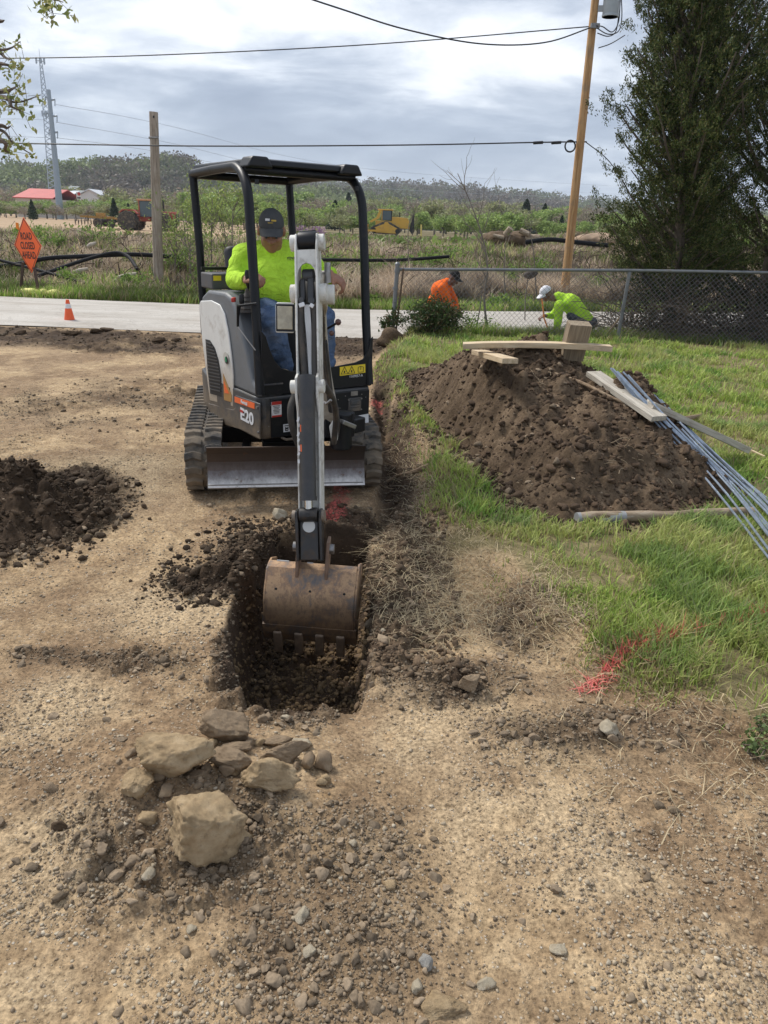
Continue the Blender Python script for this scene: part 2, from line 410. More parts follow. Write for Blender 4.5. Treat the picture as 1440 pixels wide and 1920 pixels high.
c = nmix(t, nmath(t, 'MULTIPLY', attr(t, 'lightp'), nramp(t, nD, [(.35, (.3,)*3), (.6, (1,)*3)])), c, nramp(t, nC, [(.3, (.36, .265, .160)), (.7, (.53, .41, .26))]))
c = nmix(t, nramp(t, nD, [(.60, (0, 0, 0)), (.74, (.5, .5, .5))]), c, (.36, .22, .10))
c = nmix(t, 1.0, c, nramp(t, nC, [(.32, (.42, .40, .37)), (.48, (.95, .95, .95)), (.66, (1.42, 1.40, 1.36))]), 'MULTIPLY')
# fine speckle of small grit
vo = t.nodes.new('ShaderNodeTexVoronoi'); vo.inputs['Scale'].default_value = 95; t.links.new(vec, vo.inputs['Vector'])
spk = nmath(t, 'MULTIPLY', nramp(t, vo.outputs['Distance'], [(.28, (1, 1, 1)), (.42, (0, 0, 0))]), nramp(t, nnoise(t, vo.outputs['Position'], 37.7, 0), [(.56, (0, 0, 0)), (.60, (1, 1, 1))]))
spk = nmath(t, 'MULTIPLY', spk, .75)
vcol = t.nodes.new('ShaderNodeSeparateColor'); t.links.new(vo.outputs['Color'], vcol.inputs[0])
c = nmix(t, spk, c, nramp(t, vcol.outputs[0], [(0, (.14, .09, .055)), (.5, (.36, .27, .17)), (1, (.60, .54, .45))]))
dark = nramp(t, nB, [(.3, (.036, .024, .015)), (.6, (.078, .051, .032)), (.8, (.125, .085, .053))])
c = nmix(t, nramp(t, attr(t, 'moist'), [(.12, (0, 0, 0)), (.75, (1, 1, 1))]), c, dark)
gcol = nramp(t, nB, [(.3, (.085, .075, .035)), (.5, (.16, .14, .065)), (.72, (.30, .24, .13))])
c = nmix(t, nmath(t, 'MULTIPLY', attr(t, 'grassy'), .85), c, gcol)
sepg = t.nodes.new('ShaderNodeSeparateXYZ'); t.links.new(vec, sepg.inputs[0])
mpf = t.nodes.new('ShaderNodeMapping'); mpf.inputs['Scale'].default_value = (.01, .12, 1); t.links.new(vec, mpf.inputs[0])
fld = nramp(t, nnoise(t, mpf.outputs[0], 3, 5, .7), [(.3, (.30, .20, .115)), (.7, (.50, .37, .24))])
c = nmix(t, attr(t, 'field'), c, fld)
c = nmix(t, nmath(t, 'MULTIPLY', attr(t, 'paint'), nramp(t, nC, [(.42, (.1,)*3), (.58, (.75,)*3)])), c, (.55, .11, .10))
t.links.new(c, bs.inputs['Base Color'])
bn = t.nodes.new('ShaderNodeBump'); bn.inputs['Strength'].default_value = .8; bn.inputs['Distance'].default_value = .015
t.links.new(nmath(t, 'ADD', nmath(t, 'MULTIPLY', nC, .6), nmath(t, 'ADD', nB, nmath(t, 'MULTIPLY', spk, .35))), bn.inputs['Height']); t.links.new(bn.outputs[0], bs.inputs['Normal'])
ground = link('ground', gme, gmt); tag(ground, kind='structure')
# height lookup
_gzgrid = gz.reshape(ny, nx)
def zat(x, y):
    x = np.atleast_1d(np.asarray(x, float)); y = np.atleast_1d(np.asarray(y, float))
    i = np.clip(np.searchsorted(xa, x)-1, 0, nx-2); j = np.clip(np.searchsorted(ya, y)-1, 0, ny-2)
    fx = np.clip((x-xa[i])/(xa[i+1]-xa[i]), 0, 1); fy = np.clip((y-ya[j])/(ya[j+1]-ya[j]), 0, 1)
    return (_gzgrid[j, i]*(1-fx)+_gzgrid[j, i+1]*fx)*(1-fy)+(_gzgrid[j+1, i]*(1-fx)+_gzgrid[j+1, i+1]*fx)*fy
def z1(x, y): return float(zat(x, y)[0])
def hit(u, v):                      # where a pixel's ray meets the modelled ground
    d = ray(u, v); p = Vector((0, 0, CAMH)); s = .5
    while s < 60:
        q_ = p+d*s
        if q_.z < z1(q_.x, q_.y): return q_
        s += .02
    return p+d*s

# road sheet
rx = np.linspace(-60, 60, 241); ry = np.linspace(0, 1, 15); RX, RT = np.meshgrid(rx, ry)
nr = road_near(RX)-.12+.10*(fbm(RX*1.3, RT*0, 9, 3)-.5); fr = road_far(RX)+.10*(fbm(RX*1.3, RT*0+5, 19, 3)-.5); RY = nr*(1-RT)+fr*RT
RZ = .02+.05*np.sin(RT*math.pi)
ii = (np.arange(14)[:, None]*241+np.arange(240)[None, :]).ravel()
rm = bpy.data.materials.new('road_chipseal'); rm.use_nodes = True; t = rm.node_tree; b = t.nodes['Principled BSDF']; b.inputs['Roughness'].default_value = .9
vec = t.nodes.new('ShaderNodeTexCoord').outputs['Object']; mpr = t.nodes.new('ShaderNodeMapping'); mpr.inputs['Scale'].default_value = (.25, 1.3, 1); t.links.new(vec, mpr.inputs[0])
c = nramp(t, nnoise(t, mpr.outputs[0], 1.4, 8, .65), [(.3, (.36, .325, .28)), (.55, (.49, .46, .415)), (.75, (.56, .53, .48))])
c = nmix(t, nramp(t, nnoise(t, vec, 45, 4, .7), [(.3, (.5,)*3), (.6, (0,)*3)]), c, (.27, .235, .19)); c = nmix(t, nramp(t, nnoise(t, mpr.outputs[0], 3.3, 9, .75, .6), [(.50, (0,)*3), (.66, (.55,)*3)]), c, (.30, .255, .20)); c = nmix(t, nramp(t, nnoise(t, vec, .7, 7, .7, 1.5), [(.485, (0,)*3), (.50, (.5,)*3), (.515, (0,)*3)]), c, (.22, .20, .17)); t.links.new(c, b.inputs['Base Color'])
road = link('road', npmesh('road', np.stack([RX.ravel(), RY.ravel(), RZ.ravel()], 1), np.stack([ii, ii+1, ii+242, ii+241], 1), True), rm); tag(road, kind='structure')

# ---- hills
def hills(name, D, prof, base=-2, depth=160, seed=0, colr=(.10, .105, .07)):
    us = np.linspace(-500, 1940, 160); pu = [p[0] for p in prof]; pv = [p[1] for p in prof]; V = []
    for u in us:
        v = float(np.interp(u, pu, pv)); p = at(u, v, D); z = p.z + 4*(vnoise(np.array([u*.05]), np.array([0.]), seed)[0]-.5)
        for k, (dy, fz) in enumerate([(-depth, 0), (-depth*.75, .22), (-depth*.5, .5), (-depth*.25, .8), (0, 1), (depth*.4, .9), (depth, .3)]):
            V.append((p.x*(D+dy)/D, D+dy, base*(1-fz)+(z)*fz))
    n = 7; F = [(i*n+k, (i+1)*n+k, (i+1)*n+k+1, i*n+k+1) for i in range(len(us)-1) for k in range(n-1)]
    o = link(name, npmesh(name, V, np.array(F), True), mat('hill_floor', colr, .95, var=.4, vscale=.05)); tag(o, kind='structure'); return np.array(V).reshape(len(us), n, 3)
HP1 = [(-500, 345), (-100, 335), (0, 338), (60, 336), (140, 336), (200, 326), (250, 318), (300, 314), (340, 318), (370, 335), (400, 352), (440, 365), (600, 380), (1000, 420), (1940, 470)]
HP2 = [(-500, 330), (0, 348), (400, 352), (480, 356), (560, 358), (620, 352), (680, 358), (760, 362), (850, 366), (930, 374), (1000, 382), (1100, 392), (1200, 402), (1440, 415), (1940, 430)]
H1 = hills('hills', 620, HP1, seed=3); H2 = hills('far_hills', 1000, HP2, depth=260, seed=5)

# ================================================================== MINI EXCAVATOR
WHITE = mat('white_paint', (.72, .72, .69), .38, var=.10, vscale=5, dirt=.28, dcol=(.30, .24, .17), dscale=7)
GREY = mat('grey_plastic', (.145, .155, .165), .5, var=.15, vscale=6, dirt=.3, dcol=(.19, .16, .13), dscale=6, bump=.1, bscale=300)
DGREY = mat('dark_grey_paint', (.055, .056, .058), .5, var=.2, vscale=6, dirt=.35, dcol=(.15, .12, .09), dscale=5)
BLACK = mat('black_paint', (.008, .009, .011), .42, spec=.35, var=.2, vscale=9, dirt=.16, dcol=(.10, .085, .065), dscale=7)
TUBEB = mat('black_tube_paint', (.007, .008, .010), .42, spec=.3, var=.2, vscale=12, dirt=.10, dcol=(.11, .09, .07), dscale=9)
RUBBER = mat('rubber', (.055, .052, .048), .85, var=.3, vscale=12, dirt=.75, dcol=(.20, .16, .115), dscale=6)
HOSE = mat('rubber_hose', (.05, .045, .04), .75, dirt=.55, dcol=(.13, .105, .08), dscale=10)
STEEL = mat('worn_steel', (.32, .31, .30), .38, .8, var=.3, vscale=14, dirt=.3, dcol=(.16, .11, .07), dscale=8)
CHROME = mat('cylinder_rod', (.55, .52, .47), .2, 1, dirt=.2, dcol=(.2, .16, .1), dscale=12)
CYLM = mat('cylinder_paint', (.038, .038, .040), .42, var=.25, vscale=14, dirt=.4, dcol=(.11, .10, .085), dscale=6)
RED = mat('red_paint', (.45, .03, .02), .5)
ORANGE = mat('orange_decal', (.80, .14, .03), .5)
YEL = mat('yellow_decal', (.80, .60, .03), .5)
LABELW = mat('white_label', (.70, .70, .70), .5)
INK = mat('ink', (.02, .02, .02), .6)
GREEN = mat('green_decal', (.02, .30, .13), .5)
GOLD = mat('bronze_decal', (.38, .20, .06), .45)
for m__, lo_, hi_h, dc in ((WHITE, .55, .95, (.34, .26, .17)), (DGREY, .40, .62, (.22, .165, .11)), (RUBBER, -.1, .32, (.22, .17, .115))):
    t = m__.node_tree; b = t.nodes['Principled BSDF']; src = b.inputs['Base Color'].links[0].from_socket; g_n = t.nodes.new('ShaderNodeNewGeometry'); sp_n = t.nodes.new('ShaderNodeSeparateXYZ'); t.links.new(g_n.outputs['Position'], sp_n.inputs[0])
    hh_ = nmath(t, 'ADD', sp_n.outputs[2], nmath(t, 'MULTIPLY', nnoise(t, g_n.outputs['Position'], 14, 8, .75), -.5)); f_ = nramp(t, nmath(t, 'ADD', hh_, .25), [(lo_, (.85,)*3), (hi_h, (0,)*3)])
    t.links.new(nmix(t, f_, src, dc), b.inputs['Base Color'])
MX = thing('mini_excavator', 'white and black mini excavator with canopy, standing in line with the trench and digging', 'excavator', (-.87, 5.83, 0))
def T(x, y, z, ang): return Matrix.Translation((x, y, z)) @ Matrix.Rotation(ang, 4, 'Z')
UC = T(-.87, 5.83, 0, R(10.7)); HS = T(-.88, 5.72, 0, R(35.5))
# --- tracks
def track(cx_):
    b_ = MB(UC); Ls, r_, wd = .72, .205, .245
    prof = []
    for k in range(0, 26): prof.append(('b', k))
    pts = []                                                   # closed loop in (y, z), rounded, slightly raised at the idlers
    n = 22
    for k in range(n+1):
        a = math.pi*k/n; pts.append((-Ls-math.sin(a)*r_, r_-math.cos(a)*r_*1.0))
    for k in range(1, 12): pts.append((-Ls+2*Ls*k/12, 2*r_-.016*math.sin(math.pi*k/12)))
    for k in range(n+1):
        a = math.pi*k/n; pts.append((Ls+math.sin(a)*r_, r_+math.cos(a)*r_))
    for k in range(1, 12): pts.append((Ls-2*Ls*k/12, 0))
    m_ = len(pts); vs = []
    for (y, z) in pts:
        ny_, nz_ = 0, 0
        vs += [(cx_-wd/2, y, z+.012), (cx_+wd/2, y, z+.012)]
    ins = []
    cyy = 0
    for (y, z) in pts:
        yy = max(-Ls, min(Ls, y)); dy, dz = y-yy, z-r_; L = math.hypot(dy, dz) or 1
        ins += [(cx_-wd/2, y-dy/L*.028, z+.012-dz/L*.028), (cx_+wd/2, y-dy/L*.028, z+.012-dz/L*.028)]
    fs = []
    for i in range(m_):
        j = (i+1) % m_
        fs += [(2*i, 2*i+1, 2*j+1, 2*j), (2*m_+2*i+1, 2*m_+2*i, 2*m_+2*j, 2*m_+2*j+1), (2*i+1, 2*m_+2*i+1, 2*m_+2*j+1, 2*j+1), (2*i, 2*j, 2*m_+2*j, 2*m_+2*i)]
    b_.add(vs+ins, fs)
    # lugs: two staggered rows of curved pads
    def P(s):                                                # position along the loop by arclength
        s %= tot
        k = max(0, min(len(acc)-2, int(np.searchsorted(acc, s))-1)); t_ = (s-acc[k])/(acc[k+1]-acc[k])
        a, c_ = pts[k % m_], pts[(k+1) % m_]; y, z = a[0]+(c_[0]-a[0])*t_, a[1]+(c_[1]-a[1])*t_
        yy = max(-Ls, min(Ls, y)); dy, dz = y-yy, z-r_; L = math.hypot(dy, dz) or 1
        return Vector((0, y, z+.012)), Vector((0, dy/L, dz/L))
    acc = [0]
    for i in range(m_): a, c_ = pts[i], pts[(i+1) % m_]; acc.append(acc[-1]+math.hypot(c_[0]-a[0], c_[1]-a[1]))
    tot = acc[-1]; nl = 42
    for i in range(nl):
        for sgn in (-1, 1):
            s0 = tot*(i+(.5 if sgn > 0 else 0))/nl; hw = tot/nl*.33
            x0, x1 = (cx_-wd/2-.004, cx_-.010) if sgn < 0 else (cx_+.010, cx_+wd/2+.004)
            vs = []
            for x in (x0, (x0+x1)/2, x1):
                sk = .010*(1 if x == (x0+x1)/2 else -.6)
                for (ds, hh) in ((-hw, 0), (-hw*.62, .022), (hw*.62, .022), (hw, 0)):
                    p, nrm = P(s0+ds+sk); q_ = p+nrm*(hh-.002); vs.append((x, q_.y, q_.z))
            fs = []
            for a in (0, 4):
                for k in range(3): fs.append((a+k, a+k+1, a+k+5, a+k+4))
                fs.append((a+3, a, a+4, a+7))
            fs += [(0, 3, 2, 1), (8, 9, 10, 11)]
            b_.add(vs, fs)
    o = b_.build('rubber_track', RUBBER, MX, bevel=.003, seg=1)
    w_ = MB(UC); 
    for y in (-Ls,): w_.lathe([(.05, -.09), (.16, -.09), (.175, -.05), (.175, .05), (.16, .09), (.05, .09)], (cx_, y, r_+.012), 24, (1, 0, 0))
    w_.build('idler', DGREY, o, smooth=True)
    w_ = MB(UC); w_.lathe([(.05, -.07), (.13, -.07), (.17, -.02), (.17, .02), (.13, .07), (.05, .07)], (cx_, Ls, r_+.012), 18, (1, 0, 0)); w_.build('sprocket', DGREY, o, smooth=True)
    for y in (-.42, -.14, .14, .42):
        w_ = MB(UC); w_.cyl((cx_-.09, y, .10), (cx_+.09, y, .10), .062); w_.build('track_roller', DGREY, o, smooth=True)
    w_ = MB(UC); w_.box((cx_, 0, .215), (.10, 1.28, .13)); w_.build('track_frame', BLACK, MX, bevel=.01)
for cx_ in (-.557, .557): track(cx_)
b_ = MB(UC); b_.box((0, .02, .25), (.92, .5, .12)); b_.box((0, -.3, .24), (.30, .5, .10)); b_.build('chassis', BLACK, MX, bevel=.01)
b_ = MB(); b_.cyl((-.88, 5.72, .30), (-.88, 5.72, .40), .30, 32); b_.build('slew_ring', DGREY, MX, smooth=True)
# --- blade
BLD = bpy.data.materials.new('blade_steel'); BLD.use_nodes = True; t = BLD.node_tree; b = t.nodes['Principled BSDF']; b.inputs['Metallic'].default_value = .55
tcn = t.nodes.new('ShaderNodeTexCoord'); mpb = t.nodes.new('ShaderNodeMapping'); mpb.inputs['Scale'].default_value = (6, 6, 1.6); t.links.new(tcn.outputs['Object'], mpb.inputs[0])
sz = t.nodes.new('ShaderNodeSeparateXYZ'); t.links.new(tcn.outputs['Object'], sz.inputs[0])
nn = nnoise(t, mpb.outputs[0], 3, 8, .72); nf = nnoise(t, tcn.outputs['Object'], 22, 8, .75)
h = nmath(t, 'ADD', sz.outputs[2], nmath(t, 'ADD', nmath(t, 'MULTIPLY', nn, .10), nmath(t, 'MULTIPLY', nf, .07)))
c = nramp(t, nmath(t, 'SUBTRACT', h, .052), [(.165, (.66, .63, .60)), (.195, (.44, .42, .40)), (.22, (.24, .225, .22)), (.26, (.14, .12, .115)), (.31, (.085, .066, .058)), (.38, (.07, .052, .042))])
c = nmix(t, nramp(t, nf, [(.60, (0, 0, 0)), (.66, (.8, .8, .8))]), c, (.14, .075, .045)); t.links.new(c, b.inputs['Base Color'])
c2 = nramp(t, nf, [(.3, (.30,)*3), (.7, (.65,)*3)]); t.links.new(c2, b.inputs['Roughness'])
prof = [(-1.10, .125), (-1.075, .17), (-1.05, .23), (-1.045, .29), (-1.06, .35), (-1.085, .40)]
b_ = MB(UC); n = len(prof); vs = []
for x in (-.525, .535):
    for (y, z) in prof: vs.append((x, y, z))
    for (y, z) in reversed(prof): vs.append((x, y+.014, z+.002))
fs = [(i, i+1, i+1+2*n, i+2*n) for i in range(2*n-1)] + [(2*n-1, 0, 2*n, 4*n-1), tuple(range(2*n)), tuple(reversed(range(2*n, 4*n)))]
b_.add(vs, fs); bl = b_.build('dozer_blade', BLD, MX)
b_ = MB(UC); b_.box((0, -1.087, .131), (1.05, .012, .03)); b_.build('cutting_edge', STEEL, bl, bevel=.003)
for sx in (-1, 1):
    b_ = MB(UC); b_.beam((sx*.30, -1.04, .24), (sx*.26, -.45, .24), .06, .09); b_.build('blade_arm', BLACK, MX, bevel=.006)
# --- house
def HSL(l): return HS @ Vector(l)
HSI = HS.inverted()
def hpick(u, v, axis_, val):
    d = HSI.to_3x3() @ ray(u, v); o = HSI @ Vector((0, 0, CAMH)); return o+d*((val-o[axis_])/d[axis_])
foot = [(-.445, -.70), (.40, -.70), (.425, -.66), (.45, -.1), (.44, .25), (.36, .50), (.18, .66), (-.05, .70), (-.28, .62), (-.42, .45), (-.49, .18), (-.50, -.1), (-.49, -.655)]
b_ = MB(HS); n = len(foot); vs = []
for z, k in ((.40, .965), (.43, .99), (.47, 1), (.70, 1)):
    for (x, y) in foot: vs.append((x*k, y*k, z + (.07*max(0, min(1, (y+.72)/.8)) if z > .65 and x < 0 and False else 0)))
fs = [tuple(reversed(range(n))), tuple(range(3*n, 4*n))]
for a in range(3):
    for i in range(n): j = (i+1) % n; fs.append((a*n+i, a*n+j, (a+1)*n+j, (a+1)*n+i))
b_.add(vs, fs); house = b_.build('house_base', DGREY, MX, bevel=.012)
b_ = MB(HS); b_.box((0, -.706, .55), (.80, .016, .27)); fp = b_.build('front_panel', BLACK, MX, bevel=.006)      # front face plate
b_ = MB(HS)
for k in range(5): b_.box((.11, -.716, .575-k*.022), (.085, .006, .008), Matrix.Rotation(R(8), 3, 'Y'))
b_.build('louvre', DGREY, fp)
b_ = MB(HS); b_.box((.27, -.717, .585), (.11, .006, .10)); b_.box((.27, -.722, .60), (.075, .006, .03)); b_.box((.27, -.722, .57), (.075, .006, .012)); b_.build('access_cover', DGREY, fp, bevel=.003)
for x in (.215, .325):
    for z in (.545, .625): b_ = MB(HS); b_.cyl((x, -.715, z), (x, -.724, z), .006, 8); b_.build('bolt', STEEL, fp)
for x, z in ((.10, .66), (.19, .655), (.33, .655), (.03, .64), (.13, .635), (.365, .63), (-.42, .50), (-.40, .645)): b_ = MB(HS); b_.cyl((x, -.713, z), (x, -.718, z), .004, 6); b_.build('bolt', STEEL, fp)
def decal(name, m_, x, z, w, h, yy=-.716, tilt=0, parent=fp):
    b_ = MB(HS); b_.box((x, yy, z), (w, .003, h), Matrix.Rotation(R(tilt), 3, 'Y')); return b_.build(name, m_, parent)
decal('data_plate', STEEL, .265, .667, .058, .032)
lw = decal('white_sticker', LABELW, .345, .462, .10, .078, tilt=-3); lb = decal('inspection_sticker', LABELW, .232, .468, .048, .056, tilt=-2); lc = decal('square_sticker', LABELW, -.285, .475, .05, .055)
fXY = lambda x, z, yy: frame(HSL((x, yy, z)), HS.to_3x3() @ Vector((1, 0, 0)), Vector((0, 0, 1)))
for (x, z, w) in ((.325, .482, .028), (.332, .462, .02), (.338, .444, .04)):
    b_ = MB(HS); b_.box((x, -.7185, z), (w, .002, .006)); b_.build('print', INK, lw)
for x, z, p in ((.232, .468, lb), (-.285, .475, lc)):
    b_ = MB(HS); b_.box((x, -.7185, z+.017), (.036, .002, .006)); b_.box((x-.010, -.7185, z-.005), (.006, .002, .026)); b_.box((x+.010, -.7185, z-.005), (.006, .002, .026)); b_.box((x, -.7185, z-.017), (.022, .002, .006)); b_.box((x, -.7185, z-.002), (.012, .002, .012)); b_.build('print', INK, p)
ws = decal('warning_sticker', LABELW, -.36, .615, .075, .105)
for z, h_ in ((.657, .022), (.568, .012)): b_ = MB(HS); b_.box((-.36, -.7185, z), (.073, .002, h_)); b_.build('red_band', RED, ws)
b_ = MB(HS)
for k in range(6): b_.box((-.362+.003*(k % 2), -.7185, .638-k*.0098), (.052-.008*(k % 3), .002, .0035))
b_.build('print', INK, ws)
for x in (-.27, .235):
    b_ = MB(HS); b_.tube([(x-.045, -.70, .405), (x-.03, -.745, .400), (x+.03, -.745, .400), (x+.045, -.70, .405)], .010, 8); b_.build('tie_down_loop', DGREY, MX, smooth=True)
# deck, floor, lower guard plate in front of the operator's feet
b_ = MB(HS); b_.box((.06, -.05, .715), (.76, 1.24, .03)); b_.build('floor', BLACK, MX, bevel=.004)
gy_ = -.70
gl = [(-.455, .71), (.425, .71), (.425, 1.06), (.405, 1.04), (.385, .955), (.345, .905), (.28, .885), (.05, .862), (-.10, .855), (-.24, .862), (-.31, .885), (-.36, .94), (-.395, 1.02), (-.42, 1.10), (-.455, 1.14)]
b_ = MB(HS); b_.prism([(x, gy_, z) for x, z in gl], HS.to_3x3().inverted() @ (HS.to_3x3() @ Vector((0, .012, 0)))); gp_ = b_.build('front_guard', BLACK, MX, bevel=.003)
dY = decal('caution_sign', YEL, .255, .835, .215, .062, gy_-.0025, -2, gp_)
for x in (.185, .245):
    b_ = MB(HS)
    tri = [(x-.028, .812), (x+.028, .812), (x, .862)]
    for a in range(3):
        p, q_ = tri[a], tri[(a+1) % 3]; b_.beam((p[0], gy_-.005, p[1]), (q_[0], gy_-.005, q_[1]), .003, .003)
    b_.box((x, gy_-.005, .826), (.010, .002, .016)); b_.build('print', INK, dY)
b_ = MB(HS)
for a, b2 in (((.30, .815), (.30, .85)), ((.30, .85), (.3225, .857)), ((.3225, .857), (.345, .85)), ((.345, .85), (.345, .815)), ((.345, .815), (.30, .815)), ((.3225, .857), (.3225, .83))): b_.beam((a[0], gy_-.005, a[1]), (b2[0], gy_-.005, b2[1]), .003, .003)
b_.build('print', INK, dY)
text_part('part_number', '1169057-A', .026, LABELW, gp_, fXY(.285, .789, gy_-.003), sx=1.0)
# side: grey hood + white cover
hood = [(.16, .70), (.235, 1.15), (.22, 1.27), (.10, 1.325), (-.20, 1.335), (-.30, 1.31), (-.40, 1.20), (-.50, 1.03), (-.575, .88), (-.61, .80), (-.655, .775), (-.69, .77), (-.695, .70)]
b_ = MB(HS); b_.prism([(-.485, y, z) for y, z in hood], (.20, 0, 0)); hd = b_.build('side_hood', GREY, MX, smooth=False, bevel=.022, seg=3)
b_ = MB(HS); b_.box((-.385, -.655, .783), (.17, .10, .012)); b_.build('step_pad', mat('step_rubber', (.05, .05, .055), .8, dirt=.5, dcol=(.3, .26, .2)), hd, bevel=.004)
PX = -.497
def sp(pts, val=PX): return [hpick(u, v, 0, val) for u, v in pts]
wc = sp([(373, 571), (376, 564), (395, 563), (411, 571), (420, 588), (427, 620), (433, 665), (437, 705), (437, 763), (393, 751), (387, 702), (379, 640)])
b_ = MB(HS); b_.prism(wc, (.012, 0, 0)); cv = b_.build('white_side_cover', WHITE, MX, bevel=.006, seg=3)
vt = sp([(385, 636), (393, 638), (402, 652), (409, 675), (414, 705), (415, 744), (394, 738), (389, 692)], PX-.004)
b_ = MB(HS); b_.prism(vt, (.003, 0, 0)); gr_ = b_.build('vent_grille', INK, cv)
b_ = MB(HS)
for k in range(15):
    f = (k+.6)/15.5; v_ = 640+f*98; uL = np.interp(v_, [636, 692, 738], [385.8, 389.5, 394.5]); uR = np.interp(v_, [638, 652, 675, 705, 744], [392, 401, 408, 413, 414])
    a = hpick(uL, v_-3, 0, PX-.008); c_ = hpick(uR, v_+1.5, 0, PX-.008); b_.beam(a, c_, .008, .0065)
b_.build('vent_slat', DGREY, gr_)
hc = hpick(425, 672, 0, PX-.002); b_ = MB(HS); b_.lathe([(.001, 0), (.040, 0), (.044, .006), (.001, .0061)], hc, 26, (-1, 0, 0)); hr = b_.build('filler_recess', mat('recess', (.50, .48, .43), .5), cv, smooth=True)
b_ = MB(HS); b_.lathe([(.001, 0), (.026, 0), (.026, .004), (.001, .0041)], hc+Vector((-.005, -.012, -.01)), 20, (-1, 0, 0)); fc = b_.build('filler_cap', INK, hr)
b_ = MB(HS); b_.box(hc+Vector((-.011, -.012, -.01)), (.002, .02, .02)); b_.box(hc+Vector((-.011, -.006, .004)), (.002, .012, .014)); b_.build('print', GREEN, fc)
b_ = MB(HS); b_.prism(sp([(418, 700), (434, 741), (434, 754), (420, 750)], PX-.003), (.002, 0, 0)); dg = b_.build('stripe_decal', GOLD, cv)
b_ = MB(HS); b_.prism(sp([(419, 714), (429, 738), (421, 737)], PX-.005), (.002, 0, 0)); b_.build('stripe_decal', ORANGE, dg)
b_ = MB(HS); b_.prism(sp([(390, 756), (437, 768), (441, 764), (441, 741), (487, 757), (487, 824), (452, 806), (398, 790)], PX-.002), (.01, 0, 0)); sk = b_.build('side_skirt', DGREY, MX, bevel=.006)
Mside = lambda p, off: frame(HS @ (p+Vector((off, 0, 0))), HS.to_3x3() @ Vector((0, -1, 0)), Vector((0, 0, 1)))
rp = sp([(439.5, 743.5), (477, 756), (477, 767), (440, 754)], PX-.004); b_ = MB(HS); b_.prism(rp, (.002, 0, 0)); rl = b_.build('rental_sticker', ORANGE, MX)
ctr = sum(rp, Vector())/4
text_part('lettering', 'Rental', .034, LABELW, rl, Mside(ctr, -.002), extrude=.0005, offset=.0012, sx=1.2)
ec = hpick(463, 782, 0, PX-.004)
text_part('lettering', 'E20', .115, LABELW, sk, Mside(ec, -.001), sx=1.25, extrude=.001, offset=.004, font_shear=0)
b_ = MB(HS); b_.box(hpick(453, 771, 0, PX-.006), (.002, .05, .018)); b_.build('red_square', RED, sk)
for (u, v) in ((401, 776), (483, 764), (485, 810)): p = hpick(u, v, 0, PX-.003); b_ = MB(HS); b_.cyl(p, p+Vector((-.01, 0, 0)), .009, 8); b_.build('bolt', STEEL, sk)
# operator's station
b_ = MB(HS); b_.box((.0, .14, .90), (.46, .50, .36)); b_.build('seat_box', BLACK, MX, bevel=.01)
SEATM = mat('seat_vinyl', (.035, .036, .04), .6, dirt=.3)
b_ = MB(HS); b_.box((.0, .06, 1.105), (.46, .44, .08)); st = b_.build('seat', SEATM, MX, bevel=.03, seg=3)
b_ = MB(HS); b_.box((.0, .33, 1.36), (.46, .10, .52), Matrix.Rotation(R(-8), 3, 'X')); b_.build('seat_back', SEATM, MX, bevel=.045, seg=3)
b_ = MB(HS); b_.box((-.31, .30, 1.375), (.20, .22, .11)); bb = b_.build('rear_box', mat('rear_grey', (.085, .085, .09), .6, dirt=.3), MX, bevel=.01)
b_ = MB(HS); b_.box((-.37, .187, 1.40), (.06, .004, .035)); b_.build('yellow_label', YEL, bb)
b_ = MB(HS); b_.box((-.36, .16, 1.47), (.28, .02, .02)); b_.build('rear_rail', TUBEB, MX)
for k, (u, v, Y) in enumerate([(464, 556, 5.13)]):
    p = at(u, v, Y); b_ = MB(); b_.lathe([(.065, 0), (.058, .02), (.062, .025), (.05, .045), (.053, .05), (.04, .07), (.043, .075), (.03, .095), (.032, .10), (.018, .125), (.012, .15)], p-Vector((0, 0, .10)), 18); bt = b_.build('lever_boot', HOSE, MX, smooth=False)
    b_ = MB(); b_.tube([p+Vector((0, 0, .02)), p+Vector((.01, 0, .07))], .008, 8); b_.lathe([(.012, 0), (.02, .02), (.022, .06), (.026, .09), (.018, .11)], p+Vector((.01, 0, .06)), 14); b_.build('joystick', BLACK, bt, smooth=True)
b_ = MB(); p = at(453, 566, 4.98); b_.tube([p, at(449, 578, 5.0), at(447, 592, 5.0)], .007, 8); b_.lathe([(.010, 0), (.017, .03), (.017, .07), (.010, .08)], p-Vector((0, 0, .03)), 12); b_.build('hand_lever', BLACK, MX, smooth=True)
b_ = MB(); b_.tube([at(449, 573, 4.93), at(481, 569, 4.88)], .007, 8); b_.tube([at(446, 572, 4.93), at(446, 612, 4.97)], .009, 8); b_.build('guard_rail', BLACK, MX, smooth=True)
b_ = MB(); b_.tube([at(446, 613, 4.95), at(479, 657, 4.83)], .004, 6); b_.build('release_rod', STEEL, MX, smooth=True)
b_ = MB(); p = at(438, 562, 5.1); b_.box(p, (.025, .05, .03)); b_.build('red_button', RED, MX, bevel=.006)
b_ = MB(); a = at(612, 617, 5.2); c_ = at(628, 608, 5.15); b_.tube([a, c_, at(633, 605, 5.14)], .008, 8); kn = b_.build('blade_lever', BLACK, MX, smooth=True)
b_ = MB(); b_.lathe([(.004, -.022), (.016, -.016), (.022, 0), (.016, .016), (.004, .022)], at(634, 604, 5.13), 14); b_.build('knob', mat('brown_knob', (.10, .045, .035), .35), kn, smooth=True)
b_ = MB(); b_.lathe([(.004, -.018), (.014, -.012), (.018, 0), (.014, .012), (.004, .018)], at(622, 625, 5.13), 14); b_.build('knob', mat('brown_knob', (0, 0, 0)), kn, smooth=True)
b_ = MB(HS)
